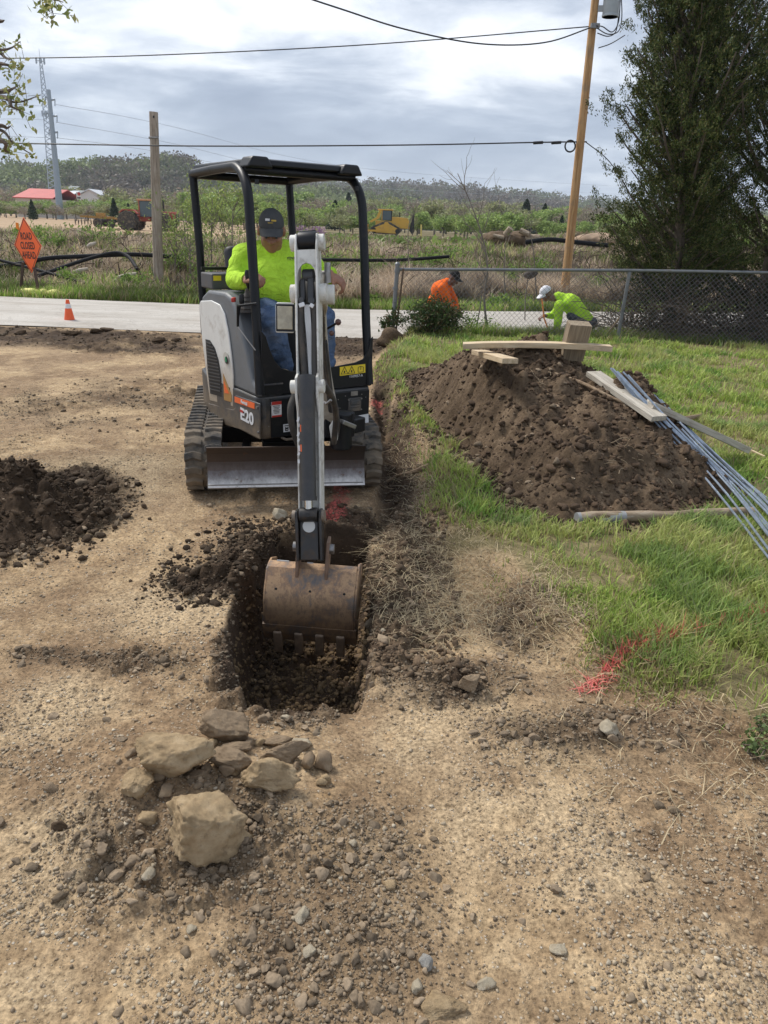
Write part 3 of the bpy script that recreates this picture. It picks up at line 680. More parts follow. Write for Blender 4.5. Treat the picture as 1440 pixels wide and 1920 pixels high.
for x in (.02, .09): b_.tube([(x, -.45, .73), (x, -.50, 1.02), (x, -.47, 1.18)], .009, 8)
b_.build('travel_lever', BLACK, MX, smooth=True)
for x in (-.17, .23):
    b_ = MB(HS); b_.box((x, -.52, .77), (.09, .14, .02), Matrix.Rotation(R(25), 3, 'X')); b_.build('pedal', ORANGE if x < 0 else BLACK, MX, bevel=.004)
# --- canopy
def post(pts, r_=.030): b_ = MB(HS); b_.tube(pts, r_, 12); return b_.build('canopy_post', TUBEB, MX, smooth=True)
def bend(a, b2, c_, n=7):
    a, b2, c_ = Vector(a), Vector(b2), Vector(c_); return [a*(1-t_)**2+b2*2*t_*(1-t_)+c_*t_*t_ for t_ in [i/n for i in range(n+1)]]
zt = 2.115
post([(-.47, -.695, .72), (-.455, -.64, 1.15), (-.43, -.545, 1.60)] + bend((-.41, -.47, 1.92), (-.395, -.41, 2.10), (-.375, -.20, 2.13)) + [(-.36, .2, 2.125), (-.355, .60, 2.11)], .031)
post([(.405, -.695, .72), (.40, -.64, 1.15), (.43, -.55, 1.60)] + bend((.455, -.47, 1.92), (.465, -.41, 2.10), (.455, -.20, 2.13)) + [(.45, .2, 2.125), (.445, .60, 2.11)], .031)
post([(-.35, .53, .95), (-.35, .55, 1.6), (-.355, .60, 2.11)], .030)
post([(.47, .50, .95), (.455, .55, 1.6), (.445, .60, 2.11)], .030)
b_ = MB(HS)
for y, z in ((-.34, 2.11), (.60, 2.105)): b_.tube([(-.38, y, z), (.46, y, z)], .028, 10)
b_.build('roof_crossbar', TUBEB, MX, smooth=True)
ro = [(-.35, -.40), (.43, -.40), (.45, -.37), (.44, .62), (-.35, .62), (-.375, -.37)]
b_ = MB(HS); n = len(ro); vs = [(x, y, 2.135) for x, y in ro] + [(x*.98+.002, y*.98, 2.172) for x, y in ro] + [(x*.8, y*.85, 2.182) for x, y in ro]
b_.add(vs, [tuple(reversed(range(n))), tuple(range(2*n, 3*n))] + [(a*n+i, a*n+(i+1) % n, (a+1)*n+(i+1) % n, (a+1)*n+i) for a in range(2) for i in range(n)])
rf = b_.build('canopy_roof', BLACK, MX, bevel=.01)
for x in (-.30, .39):
    b_ = MB(HS); b_.prism([(x-.095, -.43, 2.12), (x-.055, -.43, 2.188), (x+.055, -.43, 2.188), (x+.095, -.43, 2.12)], (0, .16, 0)); b_.build('roof_corner', BLACK, rf, bevel=.015, seg=3)
for x in (-.345, .41): b_ = MB(HS); b_.box((x, -.46, 2.035), (.028, .01, .03)); b_.build('lifting_eye', BLACK, rf, bevel=.003)
# --- boom and arm
A = at(578, 548, 3.9); B = at(585, 1035, 3.45)
ad = (B-A).normalized(); aw = Vector((1, -.08, 0)); aw = (aw-ad*aw.dot(ad)).normalized(); an_ = aw.cross(ad).normalized()
if an_.y > 0: an_ = -an_
AM = Matrix((aw, an_, ad)).transposed().to_4x4(); AM.translation = A      # local: x width, y out to the front (+ = toward the trench end), z down the arm
L_ = (B-A).length
def av(v): return (v-548)/(1035-548)*L_
WHT = mat('white_arm_paint', (.66, .65, .60), .48, var=.18, vscale=9, dirt=.48, dcol=(.16, .12, .08), dscale=11)
w = .053
for sx in (-1, 1):                                           # side plates
    b_ = MB(AM); x0 = sx*w
    pr = [(-.05, av(440)), (.035, av(443)), (.055, av(470)), (.05, av(700)), (.05, av(960)), (.0, av(985)), (-.06, av(975)), (-.085, av(760)), (-.09, av(560)), (-.075, av(480))]
    b_.prism([(x0-.005, y, z) for y, z in pr], (.010, 0, 0)); b_.build('arm_side_plate', WHT, MX, bevel=.003)
b_ = MB(AM); b_.box((0, -.055, av(760)), (2*w-.012, .012, av(970)-av(570))); b_.box((0, .02, (av(735)+av(960))/2), (2*w-.012, .010, av(960)-av(735))); b_.build('arm_web', WHT, MX)
pl_ = [(-w, av(485)), (-.044, av(497)), (-.03, av(507)), (0, av(512)), (.03, av(507)), (.044, av(497)), (w, av(485)), (w, av(560)), (.047, av(560)), (.043, av(530)), (.03, av(517)), (0, av(512)+.006), (-.03, av(517)), (-.043, av(530)), (-.047, av(560)), (-w, av(560))]
# bridge plate with arched opening, between the plates
zb0, zb1 = av(474), av(500)
arch = [(-w+.006, zb0), (w-.006, zb0), (w-.006, av(560)), (.046, av(560)), (.046, av(522)), (.040, av(510)), (.022, av(501)), (0, av(498)), (-.022, av(501)), (-.040, av(510)), (-.046, av(522)), (-.046, av(560)), (-w+.006, av(560))]
b_ = MB(AM)
for k in range(6):
    pass
for sx in (-1, 1):
    half = [(0, zb0), (sx*(w-.006), zb0), (sx*(w-.006), av(560)), (sx*.046, av(560)), (sx*.046, av(522)), (sx*.040, av(510)), (sx*.022, av(501)), (0, av(498))]
    b_.prism([(x, .035, z) for x, z in half], (0, .01, 0))
b_.build('arm_bridge_plate', WHT, MX, bevel=.002)
b_ = MB(AM); b_.lathe([(.044, -.046), (.046, -.04), (.046, .04), (.044, .046)], (0, .0, av(453)), 24, (1, 0, 0)); b_.box((0, -.06, av(448)), (.085, .12, .085)); b_.build('arm_cylinder_eye', BLACK, MX, smooth=True, bevel=.004)
for sx in (-1, 1):
    b_ = MB(AM); b_.cyl((sx*w, -.0, av(456)), (sx*(w+.034), -.0, av(456)), .040, 20); b_.build('pin_boss', WHT, MX, smooth=True, bevel=.004)
    b_ = MB(AM); b_.cyl((sx*w, -.02, 0), (sx*(w+.040), -.02, 0), .046, 20); b_.build('pin_boss', WHT, MX, smooth=True, bevel=.004)
    b_ = MB(AM); b_.cyl((sx*(w-.008), .055, av(727)), (sx*(w+.032), .055, av(727)), .034, 20); b_.prism([(sx*(w-.008), .02, av(695)), (sx*(w-.008), .09, av(712)), (sx*(w-.008), .09, av(745)), (sx*(w-.008), .02, av(790))], (sx*.014, 0, 0)); b_.build('pin_boss', WHT, MX, smooth=True, bevel=.003)
# pivot block seen in the opening, hoses, web in between
b_ = MB(AM); b_.cyl((-.03, -.02, av(516)), (.03, -.02, av(516)), .035, 16); b_.box((.014, .0, av(545)), (.034, .03, .12)); b_.box((-.028, .0, av(545)), (.026, .03, .11)); b_.build('hose_block', DGREY, MX, smooth=True, bevel=.006)
b_ = MB(AM); b_.cyl((-.029, .02, av(566)), (-.029, .045, av(566)), .014, 8); b_.cyl((.022, .02, av(568)), (.022, .045, av(568)), .017, 8); b_.build('hose_fitting', DGREY, MX, smooth=True)
b_ = MB(AM); b_.box((-.027, .04, av(575)), (.03, .012, .022), Matrix.Rotation(.3, 3, 'Y')); b_.build('clamp', LABELW, MX, bevel=.003)
b_ = MB(AM); b_.box((.024, .04, av(577)), (.022, .012, .02), Matrix.Rotation(-.5, 3, 'Y')); b_.build('clamp', LABELW, MX, bevel=.003)
for sx in (-1, 1):
    pts = [(sx*.036, .022, av(572)), (sx*.037, .028, av(600)), (sx*.034, .03, av(640)), (sx*.028+.004, .03, av(680)), (sx*.026+.008, .032, av(712))]
    b_ = MB(AM); b_.tube(pts, .0165, 10); b_.build('hydraulic_hose', HOSE, MX, smooth=True)
b_ = MB(AM); b_.prism([(-.016, .012, av(574)), (.012, .012, av(574)), (.018, .012, av(610)), (.022, .012, av(712)), (.004, .012, av(712)), (-.006, .012, av(640)), (-.014, .012, av(600))], (0, .02, 0)); b_.build('arm_inner_rib', mat('grey_white_paint', (.50, .50, .49), .5, var=.2, dirt=.4, dcol=(.2, .16, .12)), MX)
# bucket cylinder
b_ = MB(AM); b_.tube([(0, .085, av(709)), (0, .088, av(735)), (0, .088, av(745)), (0, .082, av(933))], [.044, .044, .040, .040], 24); b_.cyl((0, .082, av(930)), (0, .082, av(938)), .043, 24); cy_ = b_.build('bucket_cylinder', CYLM, MX, smooth=True)
b_ = MB(AM); b_.cyl((0, .082, av(934)), (0, .078, av(962)), .021, 16); b_.build('cylinder_rod', CHROME, cy_, smooth=True)
frg = [(789, .016, LABELW), (800, .010, LABELW), (816, .014, LABELW), (827, .010, LABELW), (842, .018, LABELW), (852, .010, LABELW), (866, .012, LABELW)]
for v_, s_, m2 in frg:
    b_ = MB(AM); b_.box((-.038+.004*math.sin(v_), .104, av(v_)), (.011, .004, s_*1.6), Matrix.Rotation(.5*math.sin(v_*3), 3, 'Y')); b_.build('worn_lettering', m2, cy_)
for v_ in (806, 842):
    b_ = MB(AM); b_.box((-.026, .115, av(v_)), (.008, .004, .035)); b_.build('worn_lettering', ORANGE, cy_)
# linkage yoke and rear link
YK = mat('dark_link_steel', (.045, .043, .042), .4, .4, var=.3, vscale=20, dirt=.4, dcol=(.14, .09, .055), dscale=12)
for sx in (-1, 1):
    b_ = MB(AM); b_.prism([(sx*.052, .045, av(952)), (sx*.052, .10, av(958)), (sx*.052, .10, av(975)), (sx*.052, .075, av(1050)), (sx*.052, .02, av(1050)), (sx*.052, .03, av(970))], (sx*.016, 0, 0)); b_.build('bucket_link', YK, MX, bevel=.004)
    b_ = MB(AM); b_.cyl((sx*.066, .075, av(966)), (sx*.082, .075, av(966)), .030, 16); b_.build('pin_boss', mat('rusty_boss', (.20, .16, .12), .6, var=.4, vscale=20), MX, smooth=True)
b_ = MB(AM); b_.cyl((-.046, .078, av(964)), (.046, .078, av(964)), .036, 18); b_.box((0, .05, av(1012)), (.094, .05, av(1052)-av(975)-.01)); yk = b_.build('link_yoke', YK, MX, smooth=True, bevel=.005)
b_ = MB(AM); b_.cyl((0, .113, av(964)), (0, .118, av(964)), .011, 12); b_.build('grease_plug', INK, yk)
b_ = MB(AM); b_.lathe([(.001, 0), (.032, 0), (.032, .003), (.001, .0031)], (0, .0755, av(985)), 20, (0, 1, 0)); b_.build('pale_disc', mat('pale', (.55, .55, .53), .5), yk)
# work light
lt = at(537, 597, 4.05); LM = frame(lt, (.99, .10, 0), (0, .15, 1)) @ Matrix.Scale(1.22, 4); b_ = MB(LM); b_.prism([(-.048, -.055, .0), (.048, -.055, .0), (.048, .055, .0), (-.048, .055, .0)], (0, 0, -.0))
b_ = MB(LM)
fr_ = [(-.046, -.062), (.030, -.062), (.040, -.05), (.040, .055), (.028, .068), (-.040, .068), (-.048, .055), (-.048, -.055)]
b_.add([(x, y, .0) for x, y in fr_]+[(x*.55+.02, y*.75, -.07) for x, y in fr_], [tuple(range(8)), tuple(reversed(range(8, 16)))]+[(i, (i+1) % 8, 8+(i+1) % 8, 8+i) for i in range(8)])
wl = b_.build('work_light', WHITE, MX, bevel=.004)
b_ = MB(LM); b_.box((-.004, .002, .003), (.082, .116, .008)); b_.build('light_bezel', BLACK, wl, bevel=.003)
lensm = mat('lamp_lens', (.42, .38, .28), .15, var=.35, vscale=20, coat=.6); b_ = MB(LM); b_.box((-.006, .002, .008), (.066, .098, .006)); b_.build('lens', lensm, wl, bevel=.003)
b_ = MB(); b_.beam(at(548, 596, 4.1), at(562, 596, 4.12), .03, .04); b_.build('light_bracket', WHITE, MX, bevel=.003)
# boom: box section from the swing bracket up to the arm pivot
bs0 = at(624, 800, 4.88); bs1 = at(602, 700, 4.75); bs2 = at(592, 585, 4.45); bs3 = A+Vector((.03, .22, .0)); bs4 = A+Vector((0, .02, -.01))
pts = []
ctl = [bs0, bs1, bs2, bs3, bs4]
def crom(P, n=6):
    out = []
    Q = [P[0]*2-P[1]]+P+[P[-1]*2-P[-2]]
    for i in range(1, len(Q)-2):
        for k in range(n):
            t_ = k/n; a, b2, c_, d_ = Q[i-1], Q[i], Q[i+1], Q[i+2]
            out.append(.5*((2*b2)+(c_-a)*t_+(2*a-5*b2+4*c_-d_)*t_*t_+(3*b2-a-3*c_+d_)*t_**3))
    return out+[P[-1]]
pts = crom(ctl, 5); b_ = MB(); vs = []; n = len(pts)
for i, p in enumerate(pts):
    tn = (pts[min(i+1, n-1)]-pts[max(i-1, 0)]).normalized(); sdv = Vector((1, 0.0, 0)); sdv = (sdv-tn*sdv.dot(tn)).normalized(); upv = sdv.cross(tn); hgt = .06+.05*math.sin(math.pi*i/(n-1))
    for a, c_ in ((-1, -1), (1, -1), (1, 1), (-1, 1)): vs.append(p+sdv*a*.052+upv*c_*hgt)
b_.add(vs, [(0, 1, 2, 3), tuple(4*(n-1)+k for k in (3, 2, 1, 0))]+[(4*i+k, 4*i+(k+1) % 4, 4*i+4+(k+1) % 4, 4*i+4+k) for i in range(n-1) for k in range(4)])
b_.build('boom', mat('dusty_white_paint', (.46, .42, .35), .6, var=.2, vscale=7, dirt=.6, dcol=(.22, .17, .12), dscale=6), MX, bevel=.006)
b_ = MB(); b_.cyl(at(622, 770, 4.75), at(607, 640, 4.45), .022, 18); b_.build('boom_cylinder', CYLM, MX, smooth=True)
b_ = MB(); b_.cyl(at(607, 640, 4.45), at(604, 550, 4.12), .013, 12); b_.build('boom_cylinder_rod', CHROME, MX, smooth=True)
b_ = MB(); b_.tube([at(613, 510, 4.02), at(614, 530, 4.02)], .020, 12); b_.tube([at(614, 493, 4.03), at(614, 512, 4.02)], .017, 10); b_.build('side_cylinder_end', STEEL, MX, smooth=True)
b_ = MB(); p = at(611, 552, 4.0); b_.cyl(p+Vector((-.04, 0, 0)), p+Vector((.045, 0, 0)), .05, 20); b_.build('boom_tip_boss', WHT, MX, smooth=True, bevel=.005)
# swing bracket at the front of the house
SB = at(640, 805, 4.86)
b_ = MB(); b_.cyl(SB+Vector((0, 0, -.13)), SB+Vector((0, 0, .12)), .075, 20); b_.beam(SB+Vector((-.02, 0, .02)), SB+Vector((.10, .14, .02)), .16, .10); b_.beam(SB+Vector((-.12, -.04, .04)), SB+Vector((.08, .02, .04)), .08, .17); b_.build('swing_bracket', BLACK, MX, bevel=.01)
b_ = MB(); b_.prism([at(617, 800, 4.70), at(628, 782, 4.70), at(634, 800, 4.70), at(633, 826, 4.70), at(622, 832, 4.70)], (0, .03, 0)); b_.build('bracket_ear', WHT, MX, bevel=.006)
b_ = MB(); b_.beam(at(640, 790, 4.72), at(664, 800, 4.78), .05, .03); b_.build('bracket_cap', STEEL, MX, bevel=.005)
for (a, m1, m2, c_, r_) in [((553, 740, 4.75), (545, 765, 4.66), (548, 800, 4.66), (560, 835, 4.75), .022), ((606, 720, 4.15), (622, 745, 4.3), (630, 780, 4.55), (626, 830, 4.72), .02), ((608, 715, 4.3), (620, 745, 4.5), (634, 790, 4.7), (632, 820, 4.8), .014), ((598, 560, 4.0), (605, 600, 4.2), (608, 660, 4.45), (620, 740, 4.65), .011)]:
    b_ = MB(); b_.tube(crom([at(*a), at(*m1), at(*m2), at(*c_)], 6), r_, 10); b_.build('hydraulic_hose', HOSE, MX, smooth=True)
b_ = MB(); b_.tube([at(604, 752, 4.0), at(612, 757, 3.98), at(621, 750, 3.97)], .008, 8); b_.build('hook', STEEL, MX, smooth=True)
# --- bucket
BK = bpy.data.materials.new('rusty_bucket'); BK.use_nodes = True; t = BK.node_tree; b = t.nodes['Principled BSDF']
vec = t.nodes.new('ShaderNodeTexCoord').outputs['Object']; mpk = t.nodes.new('ShaderNodeMapping'); mpk.inputs['Scale'].default_value = (3, 3, 1); t.links.new(vec, mpk.inputs[0])
nr1 = nnoise(t, vec, 5, 8, .7, .4); nr2 = nnoise(t, mpk.outputs[0], 16, 8, .75)
c = nramp(t, nmath(t, 'ADD', nmath(t, 'MULTIPLY', nr1, .65), nmath(t, 'MULTIPLY', nr2, .35)), [(.34, (.09, .09, .10)), (.42, (.16, .13, .11)), (.48, (.29, .175, .10)), (.54, (.46, .29, .155)), (.59, (.25, .16, .10)), (.65, (.19, .19, .20))])
szb = t.nodes.new('ShaderNodeSeparateXYZ'); t.links.new(vec, szb.inputs[0])
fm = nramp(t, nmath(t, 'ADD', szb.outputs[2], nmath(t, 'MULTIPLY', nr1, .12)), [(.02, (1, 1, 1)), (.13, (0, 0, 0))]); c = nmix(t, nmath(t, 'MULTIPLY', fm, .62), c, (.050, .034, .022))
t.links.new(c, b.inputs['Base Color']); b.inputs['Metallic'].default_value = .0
t.links.new(nramp(t, nr2, [(.3, (.38,)*3), (.7, (.75,)*3)]), b.inputs['Roughness'])
bn = t.nodes.new('ShaderNodeBump'); bn.inputs['Strength'].default_value = .25; bn.inputs['Distance'].default_value = .004; t.links.new(nr2, bn.inputs['Height']); t.links.new(bn.outputs[0], b.inputs['Normal'])
bc = at(586, 1060, 3.42); bw = .232
BM_ = frame(bc, (1, -.06, .0), (0, 0, 1)) 
BM_ = Matrix.Translation(bc) @ Matrix.Rotation(R(-3), 4, 'Z') @ Matrix.Rotation(R(1.0), 4, 'Y')     # local x width, -y to the front, z up
prof = [(.05, -.020), (.0, -.030), (-.030, -.072), (-.035, -.082), (-.062, -.12), (-.078, -.18), (-.080, -.24), (-.066, -.315), (-.04, -.355)]
def shell(prof, x0, x1, th, b_):
    n = len(prof); inner = []
    for i, (y, z) in enumerate(prof):
        a = prof[max(i-1, 0)]; c_ = prof[min(i+1, n-1)]; ty, tz = c_[0]-a[0], c_[1]-a[1]; l = math.hypot(ty, tz); inner.append((y-tz/l*th, z+ty/l*th))
    vs = []
    for x in (x0, x1):
        vs += [(x, y, z) for y, z in prof]+[(x, y, z) for y, z in reversed(inner)]
    m_ = 2*n
    b_.add(vs, [(i, (i+1) % m_, m_+(i+1) % m_, m_+i) for i in range(m_)]+[tuple(reversed((i, i+1, 2*n-2-i, 2*n-1-i))) for i in range(n-1)]+[(m_+i, m_+i+1, m_+2*n-2-i, m_+2*n-1-i) for i in range(n-1)])
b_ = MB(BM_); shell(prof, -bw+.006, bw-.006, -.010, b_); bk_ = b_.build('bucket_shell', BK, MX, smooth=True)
b_ = MB(BM_); b_.prism([(-bw-.002, .0, -.024), (-bw-.002, -.036, -.070), (-bw-.002, -.040, -.080), (-bw-.002, -.030, -.080), (-bw-.002, .01, -.036)], (2*bw+.004, 0, 0)); b_.build('top_band', BK, bk_, bevel=.002)
for sx in (-1, 1):
    b_ = MB(BM_); pp = [(y-.006, z) for y, z in prof]+[(.16, -.36), (.26, -.20), (.22, -.07), (.10, -.02)]
    b_.prism([(sx*bw-(.006 if sx > 0 else .006), y, z) for y, z in pp], (.012, 0, 0)); b_.prism([(sx*bw+sx*.002, -.045, -.27), (sx*bw+sx*.002, -.08, -.25), (sx*bw+sx*.002, -.03, -.40), (sx*bw+sx*.002, .04, -.40)], (sx*.014, 0, 0))
    b_.build('bucket_side', BK, MX, bevel=.003)
    b_ = MB(BM_); b_.prism([(sx*.067, .07, .14), (sx*.067, -.0, .13), (sx*.067, -.035, .02), (sx*.067, -.035, -.06), (sx*.067, .07, .0)], (sx*.016, 0, 0)); b_.build('bucket_ear', mat('rusty_ear', (.21, .13, .085), .6, var=.35, vscale=20, dirt=.4), MX, bevel=.003)
    b_ = MB(BM_); b_.cyl((sx*.083, .03, .085), (sx*.105, .03, .085), .026, 14); b_.build('bucket_pin', STEEL, MX, smooth=True)
b_ = MB(BM_); shell([(-.078, -.318), (-.055, -.375), (-.020, -.435)], -bw-.012, bw+.012, .016, b_); b_.build('bucket_lip', BK, MX)
for x in (-.165, -.055, .055, .165):
    b_ = MB(BM_); b_.prism([(x-.022, -.078, -.352), (x-.022, -.088, -.362), (x-.022, -.048, -.50), (x-.022, -.035, -.50), (x-.022, -.030, -.42)], (.044, 0, 0)); b_.build('bucket_tooth', mat('tooth_steel', (.20, .145, .10), .6, .3, var=.4, vscale=20), MX, bevel=.005)
b_ = MB(BM_)
for x in (-.175, 0, .175): p = Vector((x, -.068, -.115)); b_.cyl(p+Vector((0, .004, 0)), p+Vector((0, -.004, 0)), .007, 10)
b_.build('bolt_hole', INK, bk_)
b_ = MB(BM_); b_.box((-.15, -.012, .018), (.062, .002, .008), Matrix.Rotation(.45, 3, 'X')); b_.box((-.01, -.012, .018), (.03, .002, .008), Matrix.Rotation(.45, 3, 'X')); b_.build('label_scrap', LABELW, bk_)

# ================================================================== ROCKS, CLODS, GRAVEL, DIRT PILES
def ico(sub):
    import bmesh
    bm = bmesh.new(); bmesh.ops.create_icosphere(bm, subdivisions=sub, radius=1)
    V = np.array([v.co[:] for v in bm.verts]); F = np.array([[v.index for v in f.verts] for f in bm.faces]); bm.free(); return V, F
ICO = {k: ico(k) for k in (1, 2, 3, 5)}
def n3(V, s, seed):                     # cheap 3D noise from three 2D slices
    return (vnoise(V[:, 0]*s+7, V[:, 1]*s+V[:, 2]*s*.7, seed)+vnoise(V[:, 1]*s+3, V[:, 2]*s-V[:, 0]*s*.6, seed+1)+vnoise(V[:, 2]*s+11, V[:, 0]*s+V[:, 1]*s*.5, seed+2))/3-.5
def rockshape(sub, seed, cuts=9, keep=.62, amp=.22, fine=.06):
    V, F = ICO[sub]; V = V.copy(); r = np.random.default_rng(seed)
    for k in range(cuts):
        nrm = r.normal(size=3); nrm /= np.linalg.norm(nrm); d = keep+.3*r.random(); t_ = V @ nrm; ex = np.maximum(t_-d, 0); V -= ex[:, None]*nrm*.94
    V *= (1+amp*2*n3(V, 1.3, seed)+amp*n3(V, 3, seed+9)+fine*2.2*n3(V, 8, seed+5)+fine*1.6*n3(V, 19, seed+6)+fine*1.2*n3(V, 42, seed+8))[:, None]
    return V, F
def rock_mat(name, cols, dirtc=(.26, .19, .115)):
    m_ = bpy.data.materials.new(name); m_.use_nodes = True; t = m_.node_tree; b = t.nodes['Principled BSDF']; b.inputs['Roughness'].default_value = .93; b.inputs['Specular IOR Level'].default_value = .25
    vec = t.nodes.new('ShaderNodeTexCoord').outputs['Object']
    c = nramp(t, nnoise(t, vec, 9, 8, .7, .3), [(.3, cols[0]), (.5, cols[1]), (.7, cols[2])])
    c = nmix(t, nramp(t, nnoise(t, vec, 28, 6, .75), [(.55, (0,)*3), (.62, (.7,)*3)]), c, dirtc)
    ge = t.nodes.new('ShaderNodeNewGeometry'); sz_ = t.nodes.new('ShaderNodeSeparateXYZ')
    t.links.new(c, b.inputs['Base Color'])
    bn = t.nodes.new('ShaderNodeBump'); bn.inputs['Strength'].default_value = .8; bn.inputs['Distance'].default_value = .006; bn.inputs['Distance'].default_value = .012; t.links.new(nnoise(t, vec, 38, 10, .85), bn.inputs['Height']); t.links.new(bn.outputs[0], b.inputs['Normal'])
    return m_
RT_ = rock_mat('tan_rock', [(.25, .175, .095), (.41, .30, .175), (.54, .42, .27)])
RB_ = rock_mat('brown_rock', [(.17, .12, .075), (.29, .215, .14), (.40, .31, .21)])
RP_ = rock_mat('pale_rock', [(.28, .23, .16), (.43, .37, .27), (.58, .51, .40)])
RG_ = rock_mat('grey_rock', [(.22, .21, .19), (.34, .325, .295), (.48, .46, .42)], (.3, .26, .2))
RD_ = rock_mat('dark_clod', [(.05, .033, .02), (.09, .06, .036), (.14, .095, .06)], (.11, .075, .045))
def rock(u, v, wpx, hpx, label, m_, seed, squash=.6, rotz=0, sink=.25, group=None, name='rock', cat='rock', cuts=9):
    p = hit(u, v); Z = (p-Vector((0, 0, CAMH))).dot(fw); s = Z/FPX
    V, F = rockshape(5 if wpx > 45 else 3, seed, cuts+6, .50, .24, .09)
    ext = V.max(0)-V.min(0); rx_ = wpx*s/ext[0]
    hh = hpx*s
    rz_ = hh*squash/ext[2]; ry_ = hh*1.0/ext[1]
    V = V*[rx_, ry_, rz_]; c_, s_ = math.cos(rotz), math.sin(rotz); V = np.stack([V[:, 0]*c_-V[:, 1]*s_, V[:, 0]*s_+V[:, 1]*c_, V[:, 2]], 1)
    zb = z1(p.x, p.y); base = Vector((p.x, p.y, zb + (rz_*ext[2]*(.5-sink))))
    me = npmesh(name, V, F, wpx > 45); o = link(name, me, m_); o.location = base; tag(o, label, cat, group); return o
rock(381, 1575, 158, 120, 'large squarish tan boulder, biggest of the rocks in the foreground', RT_, 3, .95, .25, .22, cuts=12)
rock(325, 1448, 150, 78, 'long tan slab leaning left above the biggest boulder', RT_, 8, 1.1, .15, .2)
rock(432, 1385, 98, 56, 'rounded grey-brown rock at the top of the rock heap nearest the trench', RB_, 14, 1.15, 0, .2)
rock(495, 1480, 122, 56, 'wide angular brown rock just right of the biggest boulder', RT_, 21, 1.2, -.1, .2)
rock(436, 1440, 86, 44, 'brown slab wedged in the middle of the rock heap', RB_, 27, 1.1, -.2, .15)
rock(437, 1408, 60, 26, 'small brown slab under the rounded grey-brown rock', RB_, 28, .8, .3, .2)
rock(535, 1430, 96, 34, 'long narrow brown slab at the right of the rock heap', RB_, 33, 1.3, .12, .15)
rock(518, 1400, 58, 30, 'small dark slab above the long narrow slab', RB_, 39, .9, .2, .2)
rock(575, 1440, 26, 34, 'upright grey-brown stone, left of the pair at the right end of the heap', RB_, 45, 1.1, 0, .2)
rock(606, 1442, 34, 40, 'upright grey-brown stone, right of the pair at the right end of the heap', RB_, 52, 1.1, 0, .2)
rock(562, 1398, 56, 22, 'pale tan stone above the upright stones of the heap', RP_, 53, .7, 0, .3)
rock(252, 1480, 62, 56, 'crumbly tan clod at the left end of the rock heap', RT_, 58, .8, .4, .3)
rock(296, 1470, 34, 22, 'small brown stone between the crumbly clod and the long slab', RB_, 59, .8, .4, .3)
rock(277, 1544, 38, 30, 'small tan rock to the left of the biggest boulder', RT_, 63, .9, .4, .3)
rock(314, 1492, 36, 28, 'small dark stone tucked above the left corner of the biggest boulder', RB_, 64, .9, .9, .3)
rock(370, 1462, 56, 22, 'flat brown stone lying behind the top of the biggest boulder', RB_, 65, .9, .1, .3)
rock(430, 1455, 34, 26, 'small rounded stone behind the right corner of the biggest boulder', RB_, 66, .9, .1, .3)
rock(95, 1488, 32, 22, 'lone tan stone at the left edge of the clod mound', RB_, 67, .9, .1, .3)
rock(112, 1556, 36, 26, 'dark clod at the far left tip of the clod mound', RD_, 68, .9, .1, .3, name='clod', cat='clod')
rock(1139, 1370, 42, 34, 'pale rounded rock on the dirt below the red paint line', RP_, 71, .9, .2, .25)
rock(880, 1287, 50, 42, 'brown clod standing alone right of the trench mouth', RB_, 77, .95, .5, .3, name='clod', cat='clod')
rock(524, 972, 30, 24, 'pale sharp-topped rock between the dozer blade and the trench', RP_, 83, 1.1, .1, .2)
rock(567, 1727, 30, 34, 'round white-rimmed stone on the clod mound', RP_, 87, .6, .2, .3)
rock(797, 1808, 27, 34, 'grey block-shaped stone near the bottom edge', RG_, 92, .8, .3, .3)
rock(908, 1855, 40, 26, 'white wedge-shaped stone near the bottom edge', RP_, 96, .7, .3, .3)
rock(1047, 1790, 36, 26, 'flat yellowish stone on the smooth dirt near the bottom', RP_, 99, .5, -.5, .3)
rock(733, 1666, 26, 24, 'small round tan stone right of the clod mound', RT_, 104, .8, 0, .3)
rock(663, 1588, 17, 18, 'small white stone above and right of the twig', RP_, 108, .7, 0, .3)
rock(281, 1662, 24, 30, 'pale stone left below the biggest boulder', RP_, 112, .6, 0, .3)
rock(360, 1752, 20, 20, 'white stone below the biggest boulder', RP_, 116, .7, 0, .3)
rock(580, 1797, 26, 26, 'pale block below the round white-rimmed stone', RP_, 120, .7, 0, .3)
rock(780, 1862, 22, 28, 'upright white stone next to the grey block-shaped stone', RP_, 121, .7, 0, .3)
rock(820, 1895, 90, 60, 'low broad tan lump at the bottom edge of the picture', RT_, 122, .5, 0, .5)
rock(537, 1349, 24, 14, 'white pebble at the near lip of the trench', RP_, 125, .7, 0, .3)
rock(718, 1187, 12, 12, 'white flake on the right trench wall', RP_, 126, .7, 0, .3)
rock(212, 922, 24, 20, 'dark clod, largest of those lying right of the left soil pile', RD_, 127, .9, 0, .2, name='clod', cat='clod')
rock(897, 790, 46, 34, 'brown stone half buried high in the big dirt pile', RB_, 128, .5, 0, .5) if False else None
for i in range(26):
    u = 250+370*rnd.random(); v = 1385+100*rnd.random()+(12 if u < 400 else 0)
    if 300 < u < 460 and v > 1455: v -= 60
    rock(u, v, rnd.uniform(14, 30), rnd.uniform(12, 22), 'small tan stone packed between the big rocks of the heap', RT_ if rnd.random() < .5 else RB_, 1200+i, 1.0, i*.7, .2, group='small stones packed in the rock heap')
